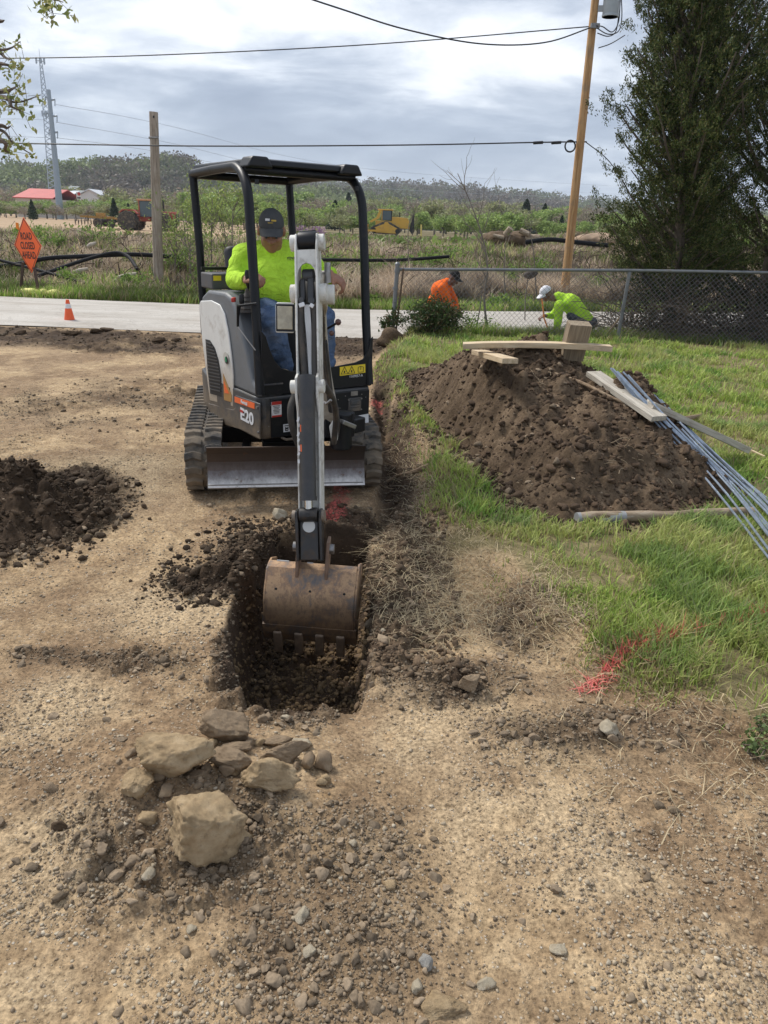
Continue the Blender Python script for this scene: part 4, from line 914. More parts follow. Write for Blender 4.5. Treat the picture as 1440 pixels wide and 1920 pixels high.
for i, (u, v, w_, h_) in enumerate([(170, 908, 16, 12), (208, 902, 18, 10), (270, 952, 16, 10), (281, 975, 8, 8), (151, 1038, 8, 8), (272, 1107, 9, 8), (392, 1178, 10, 8), (245, 1092, 8, 6), (300, 1082, 9, 7), (213, 962, 14, 10), (26, 885, 10, 8), (408, 1205, 14, 10)]):
    rock(u, v, w_, h_, 'small dark clod scattered on the tan dirt between the left soil pile and the trench', RD_, 130+i, .9, i, .2, group='small dark clods on the tan dirt', name='clod', cat='clod')
for i, (u, v, w_, h_) in enumerate([(135, 628, 46, 14), (180, 624, 26, 12), (200, 622, 26, 14), (40, 626, 22, 12), (300, 642, 32, 14), (330, 640, 24, 10)]):
    rock(u, v, w_, h_, 'dark broken lump of old paving along the near edge of the road', RD_, 150+i, .8, .2*i, .2, group='broken lumps along the road edge', name='clod', cat='clod')

def scatter(name, X, Y, S, C, sub, seed, mat_, flat=.7, variants=10, sinkf=.2, zfun=zat, smooth=False, cuts=11):
    """S size, C colours (n,3)"""
    n = len(X); r = np.random.default_rng(seed); Z = zfun(X, Y); VV = []; FFs = []; CC = []; off = 0
    which = r.integers(0, variants, n)
    for k in range(variants):
        idx = np.where(which == k)[0]
        if not len(idx): continue
        V, F = rockshape(sub, seed*50+k, cuts, .40, .34, .10); m_ = len(V)
        a = r.random(len(idx))*6.28; sc = np.stack([.7+.6*r.random(len(idx)), .7+.5*r.random(len(idx)), flat*(.6+.7*r.random(len(idx)))], 1)*S[idx, None]
        P = V[None]*sc[:, None, :]; ca, sa = np.cos(a)[:, None], np.sin(a)[:, None]
        P = np.stack([P[..., 0]*ca-P[..., 1]*sa, P[..., 0]*sa+P[..., 1]*ca, P[..., 2]+.25*P[..., 0]*(r.random((len(idx), 1))-.5)], -1)
        P[..., 0] += X[idx, None]; P[..., 1] += Y[idx, None]; P[..., 2] += (Z[idx]+S[idx]*flat*(.5-sinkf))[:, None]
        VV.append(P.reshape(-1, 3)); FFs.append((F[None]+(off+np.arange(len(idx))*m_)[:, None, None]).reshape(-1, 3)); off += m_*len(idx)
        CC.append(np.repeat(C[idx], m_, 0))
    me = npmesh(name, np.concatenate(VV), np.concatenate(FFs), smooth, np.concatenate(CC)); o = link(name, me, mat_); return tag(o, kind='stuff')
PEB = mat('pebble', (.3, .25, .2), .92, tint=True, var=.35, vscale=90, spec=.25)
def samp(n, x0, x1, y0, y1, seed):        # more of them near the camera
    r = np.random.default_rng(seed); u = r.random(n); Y = y0*(y1/y0)**u; X = (r.random(n)*2-1); h = .62*Y+.25
    return np.clip(X*h, x0, x1)+r.random(n)*1e-3, Y, r
def avoid(X, Y):
    return (poly_sd(X, Y, TRENCH) < .01) & ~((np.abs(X+.7) < .72) & (Y > 4.85) & (Y < 7))
# grit and gravel
X, Y, r = samp(60000, -6, 6, 1.12, 8, 5)
mo_s = moist(X, Y); gsd = poly_sd(X, Y, GRASS); w = fbm(X*1.1, Y*1.1, 66, 3); w2 = fbm(X*3.3+9, Y*3.3, 67, 3); dens = .10+1.1*sstep(.50, .58, w)*sstep(.40, .56, w2)+.5*sstep(.60, .66, w2)+.55*(mo_s > .25)+.8*ell(X, Y, 330, 1170, 190, 50)+.6*ell(X, Y, 110, 1420, 150, 60)
k = (r.random(len(X)) < dens) & (gsd < .1) & (poly_sd(X, Y, TRENCH) < .02)
X, Y, mo_s = X[k], Y[k], mo_s[k]; n = len(X); S = .0018+.0085*r.random(n)**4.0+.0008*Y
t1 = r.random((n, 1)); base = np.array([.25, .185, .125])*(1-t1)+np.array([.45, .37, .26])*t1
pale = r.random(n) < .10*(1-mo_s)+.01; base[pale] = np.array([.52, .45, .34])*(.65+.4*r.random((pale.sum(), 1)))
base *= (1-.55*mo_s)[:, None]; base[pale] *= 1.1
scatter('gravel', X, Y, S, base, 1, 21, PEB, .6)
# clods
X, Y, r = samp(130000, -6, 3.2, 1.12, 13, 9)
mo_s = moist(X, Y); gsd = poly_sd(X, Y, GRASS); w = fbm(X*1.1, Y*1.1, 66, 3)
k = (r.random(len(X)) < np.clip(2.3*mo_s**1.4+.02*sstep(.5, .6, w), 0, 1)) & (gsd < .12+.1*r.random(len(X))) & avoid(X, Y); X, Y, mo_s = X[k], Y[k], mo_s[k]; n = len(X)
S = (.0026+.0065*r.random(n)**3+.016*r.random(n)**16)*(1+.35*(Y/4)); big = r.random((n, 1))
mk = np.clip((mo_s-.35)*1.7, 0, 1)[:, None]
base = (np.array([.25, .19, .128])*(1-mk)+np.array([.062, .040, .024])*mk)*(.55+.85*r.random((n, 1)))
k = S > .0105*(1+.35*(Y/4))
scatter('soil_clods', X[~k], Y[~k], S[~k], base[~k], 1, 22, PEB, .8)
scatter('larger_soil_clods', X[k], Y[k], S[k], base[k], 3, 24, PEB, .8, cuts=14, variants=16)
# loose soil in the bottom of the trench
n = 9000; r = np.random.default_rng(31); X = -.80+.85*r.random(n); Y = 2.45+1.9*r.random(n); k = poly_sd(X, Y, TRENCH) > .02; X, Y = X[k], Y[k]; n = len(X)
scatter('loose_trench_soil', X, Y, .004+.018*r.random(n)**4, np.array([.15, .102, .055])*(.6+.8*r.random((n, 1))), 2, 23, PEB, .9)

def pile(name, label, outline, peak, H, seed, res=.02, lump=1.0, mat_=None, clodn=3000, prof=1.0, ridge=None, colr=(.085, .056, .035), cs=1):
    """a soil heap: outline polygon in metres"""
    xs = [p[0] for p in outline]; ys = [p[1] for p in outline]; x0, x1, y0, y1 = min(xs)-.1, max(xs)+.1, min(ys)-.1, max(ys)+.1
    ax = np.arange(x0, x1, res); ay = np.arange(y0, y1, res); PXm, PYm = np.meshgrid(ax, ay); x = PXm.ravel(); y = PYm.ravel()
    d = poly_sd(x, y, outline)+.10*(fbm(x*3, y*3, seed, 4)-.5)
    pk = np.zeros_like(x)
    for (px_, py_, r_, h_) in peak: pk = np.maximum(pk, h_*np.maximum(0, 1-np.hypot(x-px_, (y-py_))/r_)**prof)
    dome = H*.55*(1-np.exp(-np.maximum(d, 0)/.30))
    hgt = np.maximum(dome, pk)*sstep(-.02, .20+.35*min(1, H*1.6), d) + .25*np.minimum(dome, pk)*sstep(-.02, .3, d)
    hgt = hgt + sstep(-.05, .15, d)*(.24*(fbm(x*2.4, y*2.4, seed+1, 6, .55)-.5)+.10*np.abs(fbm(x*4.5, y*4.5, seed+21, 4)-.5)+.05*(fbm(x*13, y*13, seed+2, 4, .6)-.5))*lump + sstep(0, .1, d)*(.6*domes(x, y, .09, seed+3, .6)+.55*domes(x, y, .05, seed+5, .7)+.5*domes(x, y, .18, seed+9, .3))*lump
    base_ = zat(x, y); z = np.where(d > -.06, base_+hgt-.02+np.minimum(0, d)*.6, base_-.12)
    nx_, ny_ = len(ax), len(ay); i_ = (np.arange(ny_-1)[:, None]*nx_+np.arange(nx_-1)[None]).ravel(); F = np.stack([i_, i_+1, i_+nx_+1, i_+nx_], 1)
    keep = (d[F] > -.08).any(1); F = F[keep]
    used_ = np.unique(F); rem = np.full(len(x), -1); rem[used_] = np.arange(len(used_))
    mst = .5+.5*fbm(x*1.5, y*1.5, seed+7, 4)
    c = np.array([p for p in [(x0+x1)/2, (y0+y1)/2, 0]])
    V = np.stack([x, y, z], 1)[used_]
    me = npmesh(name, V, rem[F], True); o = link(name, me, mat_)
    tag(o, label, 'dirt pile')
    zg = z.reshape(ny_, nx_); dg = d.reshape(ny_, nx_)
    def zp(X, Y):
        i = np.clip(((X-x0)/res).astype(int), 0, nx_-1); j = np.clip(((Y-y0)/res).astype(int), 0, ny_-1); return np.maximum(zg[j, i], zat(X, Y))
    r = np.random.default_rng(seed); X = x0+(x1-x0)*r.random(clodn*2); Y = y0+(y1-y0)*r.random(clodn*2)
    dd = poly_sd(X, Y, outline); k = (dd > -.35*r.random(len(X))**2) ; X, Y = X[k][:clodn], Y[k][:clodn]; n = len(X)
    cc = np.array(colr)*(.65+.75*r.random((n, 1))); pale = r.random(n) < .06; cc[pale] = np.array([.25, .19, .13])*(.6+.7*r.random((pale.sum(), 1)))
    scatter(name+'_crumbs', X, Y, (.004+.012*r.random(n)**3+.035*r.random(n)**16)*cs, cc, 2, seed+1, PEB, .8, zfun=zp)
    return o, zp
def soil_mat(name, a, b2, c_):
    m_ = bpy.data.materials.new(name); m_.use_nodes = True; t = m_.node_tree; b = t.nodes['Principled BSDF']; b.inputs['Roughness'].default_value = .96; b.inputs['Specular IOR Level'].default_value = .2
    vec = t.nodes.new('ShaderNodeTexCoord').outputs['Object']; f1 = nnoise(t, vec, 2.2, 8, .65, .3); f2 = nnoise(t, vec, 38, 7, .72)
    c = nramp(t, nmath(t, 'ADD', nmath(t, 'MULTIPLY', f1, .6), nmath(t, 'MULTIPLY', f2, .4)), [(.36, a), (.5, b2), (.62, c_)])
    t.links.new(c, b.inputs['Base Color']); bn = t.nodes.new('ShaderNodeBump'); bn.inputs['Strength'].default_value = .9; bn.inputs['Distance'].default_value = .015; t.links.new(f2, bn.inputs['Height']); t.links.new(bn.outputs[0], b.inputs['Normal']); return m_
SOILB = soil_mat('brown_soil', (.052, .036, .023), (.112, .077, .048), (.205, .148, .096))
SOILD = soil_mat('dark_soil', (.030, .020, .012), (.055, .036, .022), (.095, .064, .040))
big_out = [tuple(hit(u, v)[:2]) for u, v in [(752, 700), (770, 745), (810, 790), (870, 850), (905, 905), (960, 950), (1060, 985), (1160, 985), (1260, 975), (1330, 955), (1385, 930)]] + [(2.62, 5.5), (2.35, 6.3), (2.05, 7.2), (1.6, 8.1), (1.0, 8.8), (.4, 9.1)]
pkp = at(1010, 668, 6.6)
bigpile, zbig = pile('dirt_pile', 'large brown dirt pile on the lawn with boards lying on its top', big_out, [(pkp.x, 6.6, 1.9, pkp.z-.10), (pkp.x+.55, 5.9, 1.5, .52), (pkp.x-.55, 7.1, 1.5, .62), (2.0, 5.6, .9, .26)], .55, 300, .017, 1.0, SOILB, 24000, 1.05)
lp_out = [tuple(gp(u, v)[:2]) for u, v in [(212, 962), (205, 930), (150, 905), (70, 893), (0, 890)]]+[(-3.3, 5.0), (-3.5, 4.2), (-2.9, 3.75)]+[tuple(gp(u, v)[:2]) for u, v in [(0, 1045), (70, 1025), (140, 1008), (190, 990)]]
lpile, zlp = pile('dirt_pile', 'low dark moist soil pile at the left edge of the yard', lp_out, [(-2.7, 4.45, .8, .26)], .26, 320, .014, .6, SOILD, 6000, 1.0, colr=(.06, .04, .024))
so_out = [tuple(gp(u, v)[:2]) for u, v in [(310, 1085), (350, 1070), (400, 1068), (430, 1045), (440, 1010), (500, 985), (555, 985), (553, 1010), (520, 1035), (498, 1060), (478, 1095), (452, 1125), (420, 1118), (370, 1102)]]
spile, zsp = pile('dirt_pile', 'dark clumpy spoil dumped along the left lip of the trench', so_out, [tuple(gp(470, 1060)[:2])+(.4, .12), tuple(gp(380, 1085)[:2])+(.2, .05)], .13, 340, .011, .45, SOILD, 4000, 1.0, colr=(.055, .037, .022), cs=.8)
so2 = [tuple(gp(u, v)[:2]) for u, v in [(705, 1000), (700, 1060), (708, 1140), (700, 1230), (740, 1262), (800, 1240), (830, 1170), (815, 1090), (800, 1020), (775, 970), (735, 965)]]
rpile, zrp = pile('dirt_pile', 'brown crumbled bank of soil along the right lip of the trench', so2, [tuple(gp(760, 1060)[:2])+(.3, .13)], .13, 360, .011, .5, SOILB, 6000, 1.0, colr=(.135, .093, .058), cs=.8)

# ================================================================== GRASS
def blades(name, X, Y, Hh, W, C, zfun=zat, lean=.5, seed=1, mat_=None, kind='stuff', flat=None, parent=None, dirs=None):
    n = len(X); r = np.random.default_rng(seed); Z = zfun(X, Y)-.005; a = r.random(n)*6.283; ln = Hh*lean*(r.random(n)*1.2+.1)
    wd = np.stack([np.cos(a), np.sin(a)], 1); b2 = a+1.57+(r.random(n)-.5)*1.4; ld = np.stack([np.cos(b2), np.sin(b2)], 1)
    P0 = np.stack([X, Y, Z], 1)
    def lvl(t, wk):
        c = P0.copy(); c[:, :2] += ld*(ln*t**1.9)[:, None]; c[:, 2] += Hh*(t-.28*lean*t*t) if flat is None else Hh*flat*np.sin(t*2.6)
        o = np.zeros((n, 3)); o[:, :2] = wd*(W*wk/2)[:, None]; return c-o, c+o
    a0, a1 = lvl(0, 1.0); b0, b1 = lvl(.5, .8); t0, t1_ = lvl(1.0, .08)
    V = np.stack([a0, a1, b0, b1, t0], 1).reshape(-1, 3); o_ = (np.arange(n)*5)[:, None]
    F4 = np.concatenate([np.array([[0, 1, 3, 2]])+o_]); F3 = np.array([[2, 3, 4]])+o_
    sh = np.array([.55, .55, .9, .9, 1.15]); CC = (np.repeat(C, 5, 0).reshape(n, 5, 3)*1.0).reshape(-1, 3)
    me = npmesh(name, V, [F4, F3], False, CC); o = link(name, me, mat_, parent)
    if kind: tag(o, kind=kind)
    return o
GRM = mat('grass_blade', (.1, .2, .05), .6, tint=True, trans=.35, spec=.3)
def gcols(n, r, dry=.15, g1=(.19, .29, .05), g2=(.56, .66, .17), d1=(.42, .34, .19)):
    t_ = r.random((n, 1)); c = np.array(g1)*(1-t_)+np.array(g2)*t_; k = r.random(n) < dry; c[k] = np.array(d1)*(.6+.6*r.random((k.sum(), 1))); return c
pilesd = lambda X, Y: poly_sd(X, Y, big_out)
r = np.random.default_rng(51)
# near lawn
N0 = 330000; Y = 2.2*(13.4/2.2)**(r.random(N0)); X = -.3+(Y*.66+.5)*r.random(N0)*1.05
g = poly_sd(X, Y, GRASS); pat = fbm(X*2.6, Y*2.6, 200, 4); ps = pilesd(X, Y)
bare = sstep(-.10, .16, g+.35*(pat-.5)); 
drm = fbm(X*1.3, Y*1.3, 210, 3)
pn_ = paintmask(X, Y)
k = (r.random(N0) < bare*(.10+1.0*sstep(.40, .56, pat))*np.where(Y < 5, .62, 1)) & (ps < -.02) & (Y < 13.1) & (g > -.12)
X, Y, g, pat, drm, pn_ = X[k], Y[k], g[k], pat[k], drm[k], pn_[k]; n = len(X); print('grass', n)
tall = sstep(.45, .62, fbm(X*1.8+5, Y*1.8, 220, 3))
Hh = (.030+.055*r.random(n)+.075*tall*r.random(n))*(1+.25*sstep(4, 9, Y))*sstep(-.2, .25, g)**.6
C = gcols(n, r, .16); dk = drm > .52; C[dk] = C[dk]*.70+np.array([.50, .42, .22])*.30; fc_ = fbm(X*4, Y*4, 230, 3) < .40; C[fc_] *= np.array([.62, .78, .70])
ey = (r.random(n) < .55*sstep(.42, .1, g)) ; C[ey] = np.array([.42, .34, .19])*(.6+.6*r.random((ey.sum(), 1))); Hh[ey] *= .7
yy_ = (Y < 3.8) & (r.random(n) < .25); C[yy_] = np.array([.26, .34, .075])*(.8+.5*r.random((yy_.sum(), 1)))
pk_ = (pn_ > .3) & (r.random(n) < .5); C[pk_] = np.array([.78, .20, .17])*(.6+.6*r.random((pk_.sum(), 1)))
blades('lawn_grass', X, Y, Hh, .0026+.0011*Y*(.7+.6*r.random(n)), C, lean=.75, seed=52, mat_=GRM)
# red painted straw where the line crosses thin grass
n = 420; t_ = r.random(n); us = 1092+350*t_; vs = np.interp(us, [1092, 1180, 1290, 1370, 1445], [1278, 1245, 1218, 1205, 1180]); 
pts = np.array([tuple(gp(u+rnd.gauss(0, 4), v+rnd.gauss(0, 5), .08)[:2]) for u, v in zip(us, vs)]); 
PNT = mat('sprayed_straw', (.74, .20, .17), .7, var=.3, vscale=30)
blades('sprayed_straw', pts[:, 0], pts[:, 1], .03+.04*r.random(n), .004+.003*r.random(n), np.tile([.7, .1, .1], (n, 1)), lean=1.6, seed=53, mat_=PNT)
# straw lying on the bare soil beside the lawn
n0 = 60000; Y = 1.5+5*r.random(n0); X = -.05+3.2*r.random(n0); g = poly_sd(X, Y, GRASS); e1 = ell(X, Y, 800, 1110, 130, 110)+ell(X, Y, 1130, 1180, 160, 70)+.6*ell(X, Y, 1180, 990, 220, 30)+.05*ell(X, Y, 1330, 1500, 200, 150)
k = (r.random(n0) < (e1*.8+.03*sstep(-.9, -.1, g)+.35*np.exp(-(g/.13)**2))) & (g < .3) & (pilesd(X, Y) < 0) & avoid(X, Y); X, Y = X[k], Y[k]; n = len(X); print('straw', n)
zr2 = lambda X, Y: np.maximum(zrp(X, Y), zat(X, Y))
blades('dry_straw', X, Y, .05+.11*r.random(n), .0026+.0022*r.random(n), np.array([.60, .49, .31])*(.55+.7*r.random((n, 1))), zfun=zr2, lean=1.5, seed=54, mat_=GRM, flat=.22)
# verge this side of the road, and beyond it
def strip(name, n, xr_, yf0, yf1, h0, h1, dry, seed, w0=.014, lean=.6, cols=None, thr=None):
    r = np.random.default_rng(seed); X = xr_[0]+(xr_[1]-xr_[0])*r.random(n); a = yf0(X); b2 = yf1(X); Y = a+(b2-a)*r.random(n)
    p = fbm(X*1.2, Y*1.2, seed, 3)
    if thr: k = p > thr+.15*(r.random(n)-.5); X, Y, p = X[k], Y[k], p[k]
    n = len(X); C = (.45+1.1*sstep(.30, .68, fbm(X*.8+4, Y*1.3, seed+40, 4)))[:, None]*gcols(n, r, dry, *(cols or ((.12, .20, .035), (.30, .41, .09), (.46, .38, .22))))
    return blades(name, X, Y, (h0+(h1-h0)*r.random(n))*(.6+.8*p), w0*(.7+.6*r.random(n)), C, lean=lean, seed=seed+1, mat_=GRM)
strip('roadside_grass', 26000, (.3, 9), lambda x: 12.9+0*x, lambda x: road_near(x)-.05, .10, .34, .25, 61, .012)
strip('far_verge_grass', 52000, (-15, 16), lambda x: road_far(x)+.02, lambda x: road_far(x)+2.0, .10, .34, .22, 63, .018)
strip('bank_grass', 60000, (-18, 20), lambda x: road_far(x)+1.5, lambda x: road_far(x)+11.5, .12, .40, .35, 65, .028, thr=.50)
# brushy straw-coloured stalks over the bank
BRC = ((.22, .165, .125), (.42, .34, .26), (.50, .41, .30))
strip('dry_brush', 70000, (-18, 20), lambda x: road_far(x)+1.4, lambda x: road_far(x)+11, .12, .42, .3, 67, .024, lean=.9, cols=BRC)
strip('tall_dead_reeds', 60000, (-4.0, 12), lambda x: road_far(x)+1.0, lambda x: road_far(x)+4.2, .25, .85, .3, 69, .022, lean=.8, cols=((.22, .165, .125), (.46, .37, .27), (.55, .46, .34)), thr=.44)

# ================================================================== TIMBER, REBAR, LOG, STICKS ON AND BESIDE THE PILE
def wood(name, a, b2, c_, sc=(2, 30, 30), rough=.75):
    m_ = bpy.data.materials.new(name); m_.use_nodes = True; t = m_.node_tree; b = t.nodes['Principled BSDF']; b.inputs['Roughness'].default_value = rough
    vec = t.nodes.new('ShaderNodeTexCoord').outputs['Object']; mp_ = t.nodes.new('ShaderNodeMapping'); mp_.inputs['Scale'].default_value = sc; t.links.new(vec, mp_.inputs[0])
    c = nramp(t, nnoise(t, mp_.outputs[0], 1.5, 8, .65, 1.0), [(.35, a), (.5, b2), (.65, c_)])
    c = nmix(t, nramp(t, nnoise(t, vec, 3, 6, .7), [(.5, (0,)*3), (.68, (.6,)*3)]), c, (.22, .17, .12)); t.links.new(c, b.inputs['Base Color']); return m_
PINE = wood('pine_board', (.42, .30, .17), (.58, .45, .29), (.66, .54, .37)); GREYW = wood('weathered_board', (.30, .27, .22), (.46, .42, .35), (.60, .55, .46))
def zsurf(x, y): return max(float(zbig(np.array([x]), np.array([y]))[0]), z1(x, y))
def hitp(u, v, off=0.0):
    d = ray(u, v); s_ = 2.5
    while s_ < 14:
        q_ = Vector((0, 0, CAMH))+d*s_
        if q_.z-off < zsurf(q_.x, q_.y): return q_
        s_ += .015
    return Vector((0, 0, CAMH))+d*s_
def board(name, a, b2, w, h, m_, label, cat='board', group=None, upv=(0, 0, 1), bow=0):
    a = Vector(a); b2 = Vector(b2); L = (b2-a).length; x = (b2-a).normalized(); s_ = x.cross(Vector(upv)).normalized(); u_ = s_.cross(x)
    M = Matrix((x, s_, u_)).transposed().to_4x4(); M.translation = (a+b2)/2; n = 8; vs = []; fs = []
    for i in range(n+1):
        xx = L*(i/n-.5); zz = bow*(1-(2*i/n-1)**2)
        for j, k in ((-1, -1), (1, -1), (1, 1), (-1, 1)): vs.append((xx, j*w/2, zz+k*h/2))
    for i in range(n):
        for k in range(4): fs.append((4*i+k, 4*i+(k+1) % 4, 4*i+4+(k+1) % 4, 4*i+4+k))
    fs += [(3, 2, 1, 0), tuple(4*n+k for k in range(4))]
    b_ = MB(); b_.add(vs, fs); o = b_.build(name, m_, bevel=.002, seg=1); o.matrix_world = M; return tag(o, label, cat, group)
board('board', at(868, 648, 6.45), at(1146, 653, 6.35), .12, .045, PINE, 'long sawn board lying across the top of the big dirt pile', bow=.02)
board('board', at(897, 660, 6.7), at(957, 677, 5.85), .13, .042, PINE, 'short sawn board jutting toward the viewer from the top of the pile')
board('timber_post', at(1070, 672, 6.5), at(1087, 606, 6.42),   .19, .11, wood('brown_timber', (.17, .13, .085), (.27, .21, .14), (.36, .29, .20)), 'thick square timber end standing up behind the long board on the pile', 'timber', upv=(.1, -1, .2))
board('board', hitp(1112, 700, .10), hitp(1236, 785, .10), .14, .04, GREYW, 'weathered board running down the right side of the pile under the rebar', upv=(0, 0, 1))
board('board', hitp(1218, 757, .12), hitp(1398, 842, .11), .115, .05, GREYW, 'pale board with a cut end lying on the lawn right of the rebar', upv=(0, 0, 1))
b_ = MB(); b_.tube([hitp(1395, 838, .08), hitp(1434, 856, .06)], .008, 6); tag(b_.build('wood_stake', PINE), 'thin pale stake beyond the cut end of the right board', 'stake')
REB = mat('rebar_steel', (.34, .40, .48), .34, .6, var=.3, vscale=30, dirt=.15, dcol=(.2, .12, .07), dscale=20)
def lift_(pts, off=.02): return [Vector((p.x, p.y, max(p.z, float(np.maximum(zbig(np.array([p.x]), np.array([p.y])), zat(p.x, p.y))[0])+off))) for p in pts]
reb = [((1132, 704, 6.9), (1215, 775, 6.1), (1330, 905, 4.95), (1446, 1052, 4.05)), ((1136, 706, 6.9), (1222, 776, 6.1), (1345, 905, 4.95), (1456, 1050, 4.05)), ((1150, 716, 6.8), (1226, 772, 6.1), (1350, 893, 5.0), (1462, 1030, 4.15)),
       ((1168, 728, 6.7), (1236, 778, 6.1), (1362, 900, 5.0), (1470, 1040, 4.1)), ((1178, 732, 6.65), (1246, 780, 6.1), (1372, 905, 4.95), (1475, 1026, 4.2)), ((1200, 744, 6.5), (1256, 790, 6.0), (1380, 918, 4.9), (1480, 1042, 4.1)),
       ((1240, 762, 6.3), (1290, 806, 5.85), (1390, 900, 5.0), (1470, 985, 4.4)), ((1248, 764, 6.3), (1300, 812, 5.8), (1400, 905, 5.0), (1470, 972, 4.5)), ((1260, 775, 6.2), (1312, 830, 5.7), (1410, 912, 4.95), (1475, 962, 4.6)),
       ((1268, 778, 6.2), (1322, 834, 5.65), (1418, 920, 4.9), (1480, 985, 4.4)), ((1262, 790, 6.15), (1330, 850, 5.5), (1420, 935, 4.8), (1480, 1005, 4.3)), ((1250, 768, 6.3), (1334, 862, 5.45), (1426, 948, 4.75), (1482, 1015, 4.25))]
for i, P4 in enumerate(reb):
    pts = [hitp(p[0], p[1], .05+.012*(i % 4)) for p in P4[1:]]; pts = [pts[0]+(pts[0]-pts[1])*.7+Vector((0, 0, .02))]+pts; pts = crom(pts, 6); b_ = MB(); b_.tube(pts, .0075, 8)
    tag(b_.build('rebar', REB, smooth=True), 'long blue-grey steel reinforcing bar in the bundle sloping down the right side of the pile', 'rebar', 'bundle of reinforcing bars')
LOGM = wood('old_post_wood', (.16, .11, .07), (.30, .23, .155), (.42, .36, .28), (3, 14, 14), .85)
a = hitp(1082, 972, .03); c_ = hitp(1408, 962, .03); pts = [a+(c_-a)*t_+Vector((0, 0, .006*math.sin(t_*9))) for t_ in [i/12 for i in range(13)]]
b_ = MB(); b_.tube(pts, [.036+.003*math.sin(i*1.7) for i in range(13)], 14); lg = tag(b_.build('round_wooden_post', LOGM, smooth=True), 'old round wooden post lying on the grass at the front foot of the big pile', 'post')
b_ = MB(); b_.cyl(a-Vector((.004, 0, 0)), a+(c_-a)*.26, .0375, 14, .0385); b_.build('grey_end', mat('galvanised_grey', (.33, .34, .34), .5, .3, dirt=.4, dcol=(.25, .19, .13)), lg, smooth=True)
BARK = wood('bark_stick', (.13, .08, .045), (.22, .15, .09), (.34, .25, .16), (4, 20, 20), .85)
def stick(pix, r0, label, cat='stick', m_=BARK, name='stick', on=None, group=None):
    pts = crom([(hitp(p[0], p[1], r0) if on is None else at(*p)) for p in pix], 5); n = len(pts); b_ = MB(); b_.tube(pts, [r0*(1-.55*i/(n-1)) for i in range(n)], 8); return tag(b_.build(name, m_, smooth=True), label, cat, group)
stick([(1332, 772, 6.0), (1310, 780, 6.05), (1270, 786, 6.1), (1215, 790, 6.15)], .026, 'crooked bare branch lying across the rebar at the right of the pile', 'branch', name='branch')
stick([(1040, 702, 6.3), (1090, 718, 6.15), (1140, 742, 6.0), (1200, 770, 5.9)], .02, 'dark root running down the upper right face of the big pile', 'root', name='root')
stick([(805, 873, 5.75), (775, 885, 5.6), (745, 893, 5.5), (725, 903, 5.35)], .022, 'pale stub of root sticking out of the cut bank right of the tracks', 'root', name='root')
stick([(535, 1568, 1.78), (555, 1570, 1.77), (575, 1576, 1.76), (592, 1577, 1.75)], .007, 'short split twig lying on the clods right of the biggest boulder', 'twig', PINE, 'twig')
stick([(762, 835, 6.1), (740, 842, 6.0), (722, 846, 5.9)], .008, 'thin root poking out of the bank beside the right track', 'root', name='root')
stick([(1390, 868, 5.4), (1410, 880, 5.2), (1440, 897, 5.0)], .009, 'thin pale stick on the lawn at the far right edge', 'stick', PINE)
# uprooted sod beside the fence post
p = hit(742, 648); sodp = p

# ================================================================== CHAIN LINK FENCE
GAL = mat('galvanised_pipe', (.22, .23, .24), .5, .5, var=.3, vscale=6, dirt=.35, dcol=(.16, .10, .06), dscale=6)
f0 = at(745, 505, 12.8); f1 = at(1181, 507, 13.1); f2 = at(1440, 511, 12.9); f3 = f2+(f2-f1)*.8
FN = thing('chain_link_fence', 'waist high chain link fence with a pipe top rail behind the lawn', 'fence', (f0.x, f0.y, z1(f0.x, f0.y)))
for (p, base, r_) in ((f0, gp(738, 640), .036), (f1, Vector((f1.x-.03, f1.y, 0)), .030), (f3, Vector((f3.x, f3.y, 0)), .03)):
    b_ = MB(); zb = z1(p.x, p.y); bb = Vector((p.x-.04, p.y, zb)); b_.tube([bb, p+Vector((0, 0, -.02 if r_ < .035 else .07))], r_, 12); ps_ = b_.build('fence_post', GAL, FN, smooth=True)
    if r_ > .035:
        b_ = MB(); b_.lathe([(.042, 0), (.042, .03), (.02, .055)], p+Vector((0, 0, .06)), 12); b_.build('post_cap', GAL, ps_, smooth=True)
        b_ = MB()
        b_.lathe([(.046, -.03), (.046, .03)], p-Vector((0, 0, .02)), 12); b_.build('clamp_band', GAL, ps_, smooth=True)
        b_ = MB(); b_.lathe([(.046, -.02), (.046, .02)], p-Vector((.02, 0, .3)), 12); b_.build('clamp_band', GAL, ps_, smooth=True)
b_ = MB(); b_.tube([f0, f1, f2, f3], .025, 10); b_.build('top_rail', GAL, FN, smooth=True)
b_ = MB(); b_.tube([f0+Vector((.10, -.02, .02)), f0+Vector((.02, -.04, -1.0))], .016, 8); b_.build('tension_rod', mat('rust_rod', (.12, .08, .05), .8), FN, smooth=True)
b_ = MB(); V = []; F = []; Lf = (f3-f0).length; N_ = int(Lf/.085); hgt = 1.16
def fpt(s, hh):
    s = max(0, min(Lf, s)); L1 = (f1-f0).length; L2 = (f2-f1).length
    p = f0+(f1-f0)*(s/L1) if s < L1 else f1+(f2-f1)*((s-L1)/L2)
    return Vector((p.x, p.y, p.z-.03-(hgt-hh)))
for i in range(-14, N_+1):
    for d_ in (1, -1):
        s0 = i*.085 if d_ > 0 else i*.085+hgt; s1 = i*.085+hgt if d_ > 0 else i*.085
        lo, hi_ = 0, 1
        ta = 0.0; tb = 1.0
        if d_ > 0: ta = max(0, -s0/hgt); tb = min(1, (Lf-s0)/hgt)
        else: ta = max(0, (s0-Lf)/hgt); tb = min(1, s0/hgt)
        if tb <= ta: continue
        P_ = lambda t_: fpt(s0+(s1-s0)*t_, hgt*t_)
        b_.tube([P_(ta), P_(tb)], .0027, 3, False)
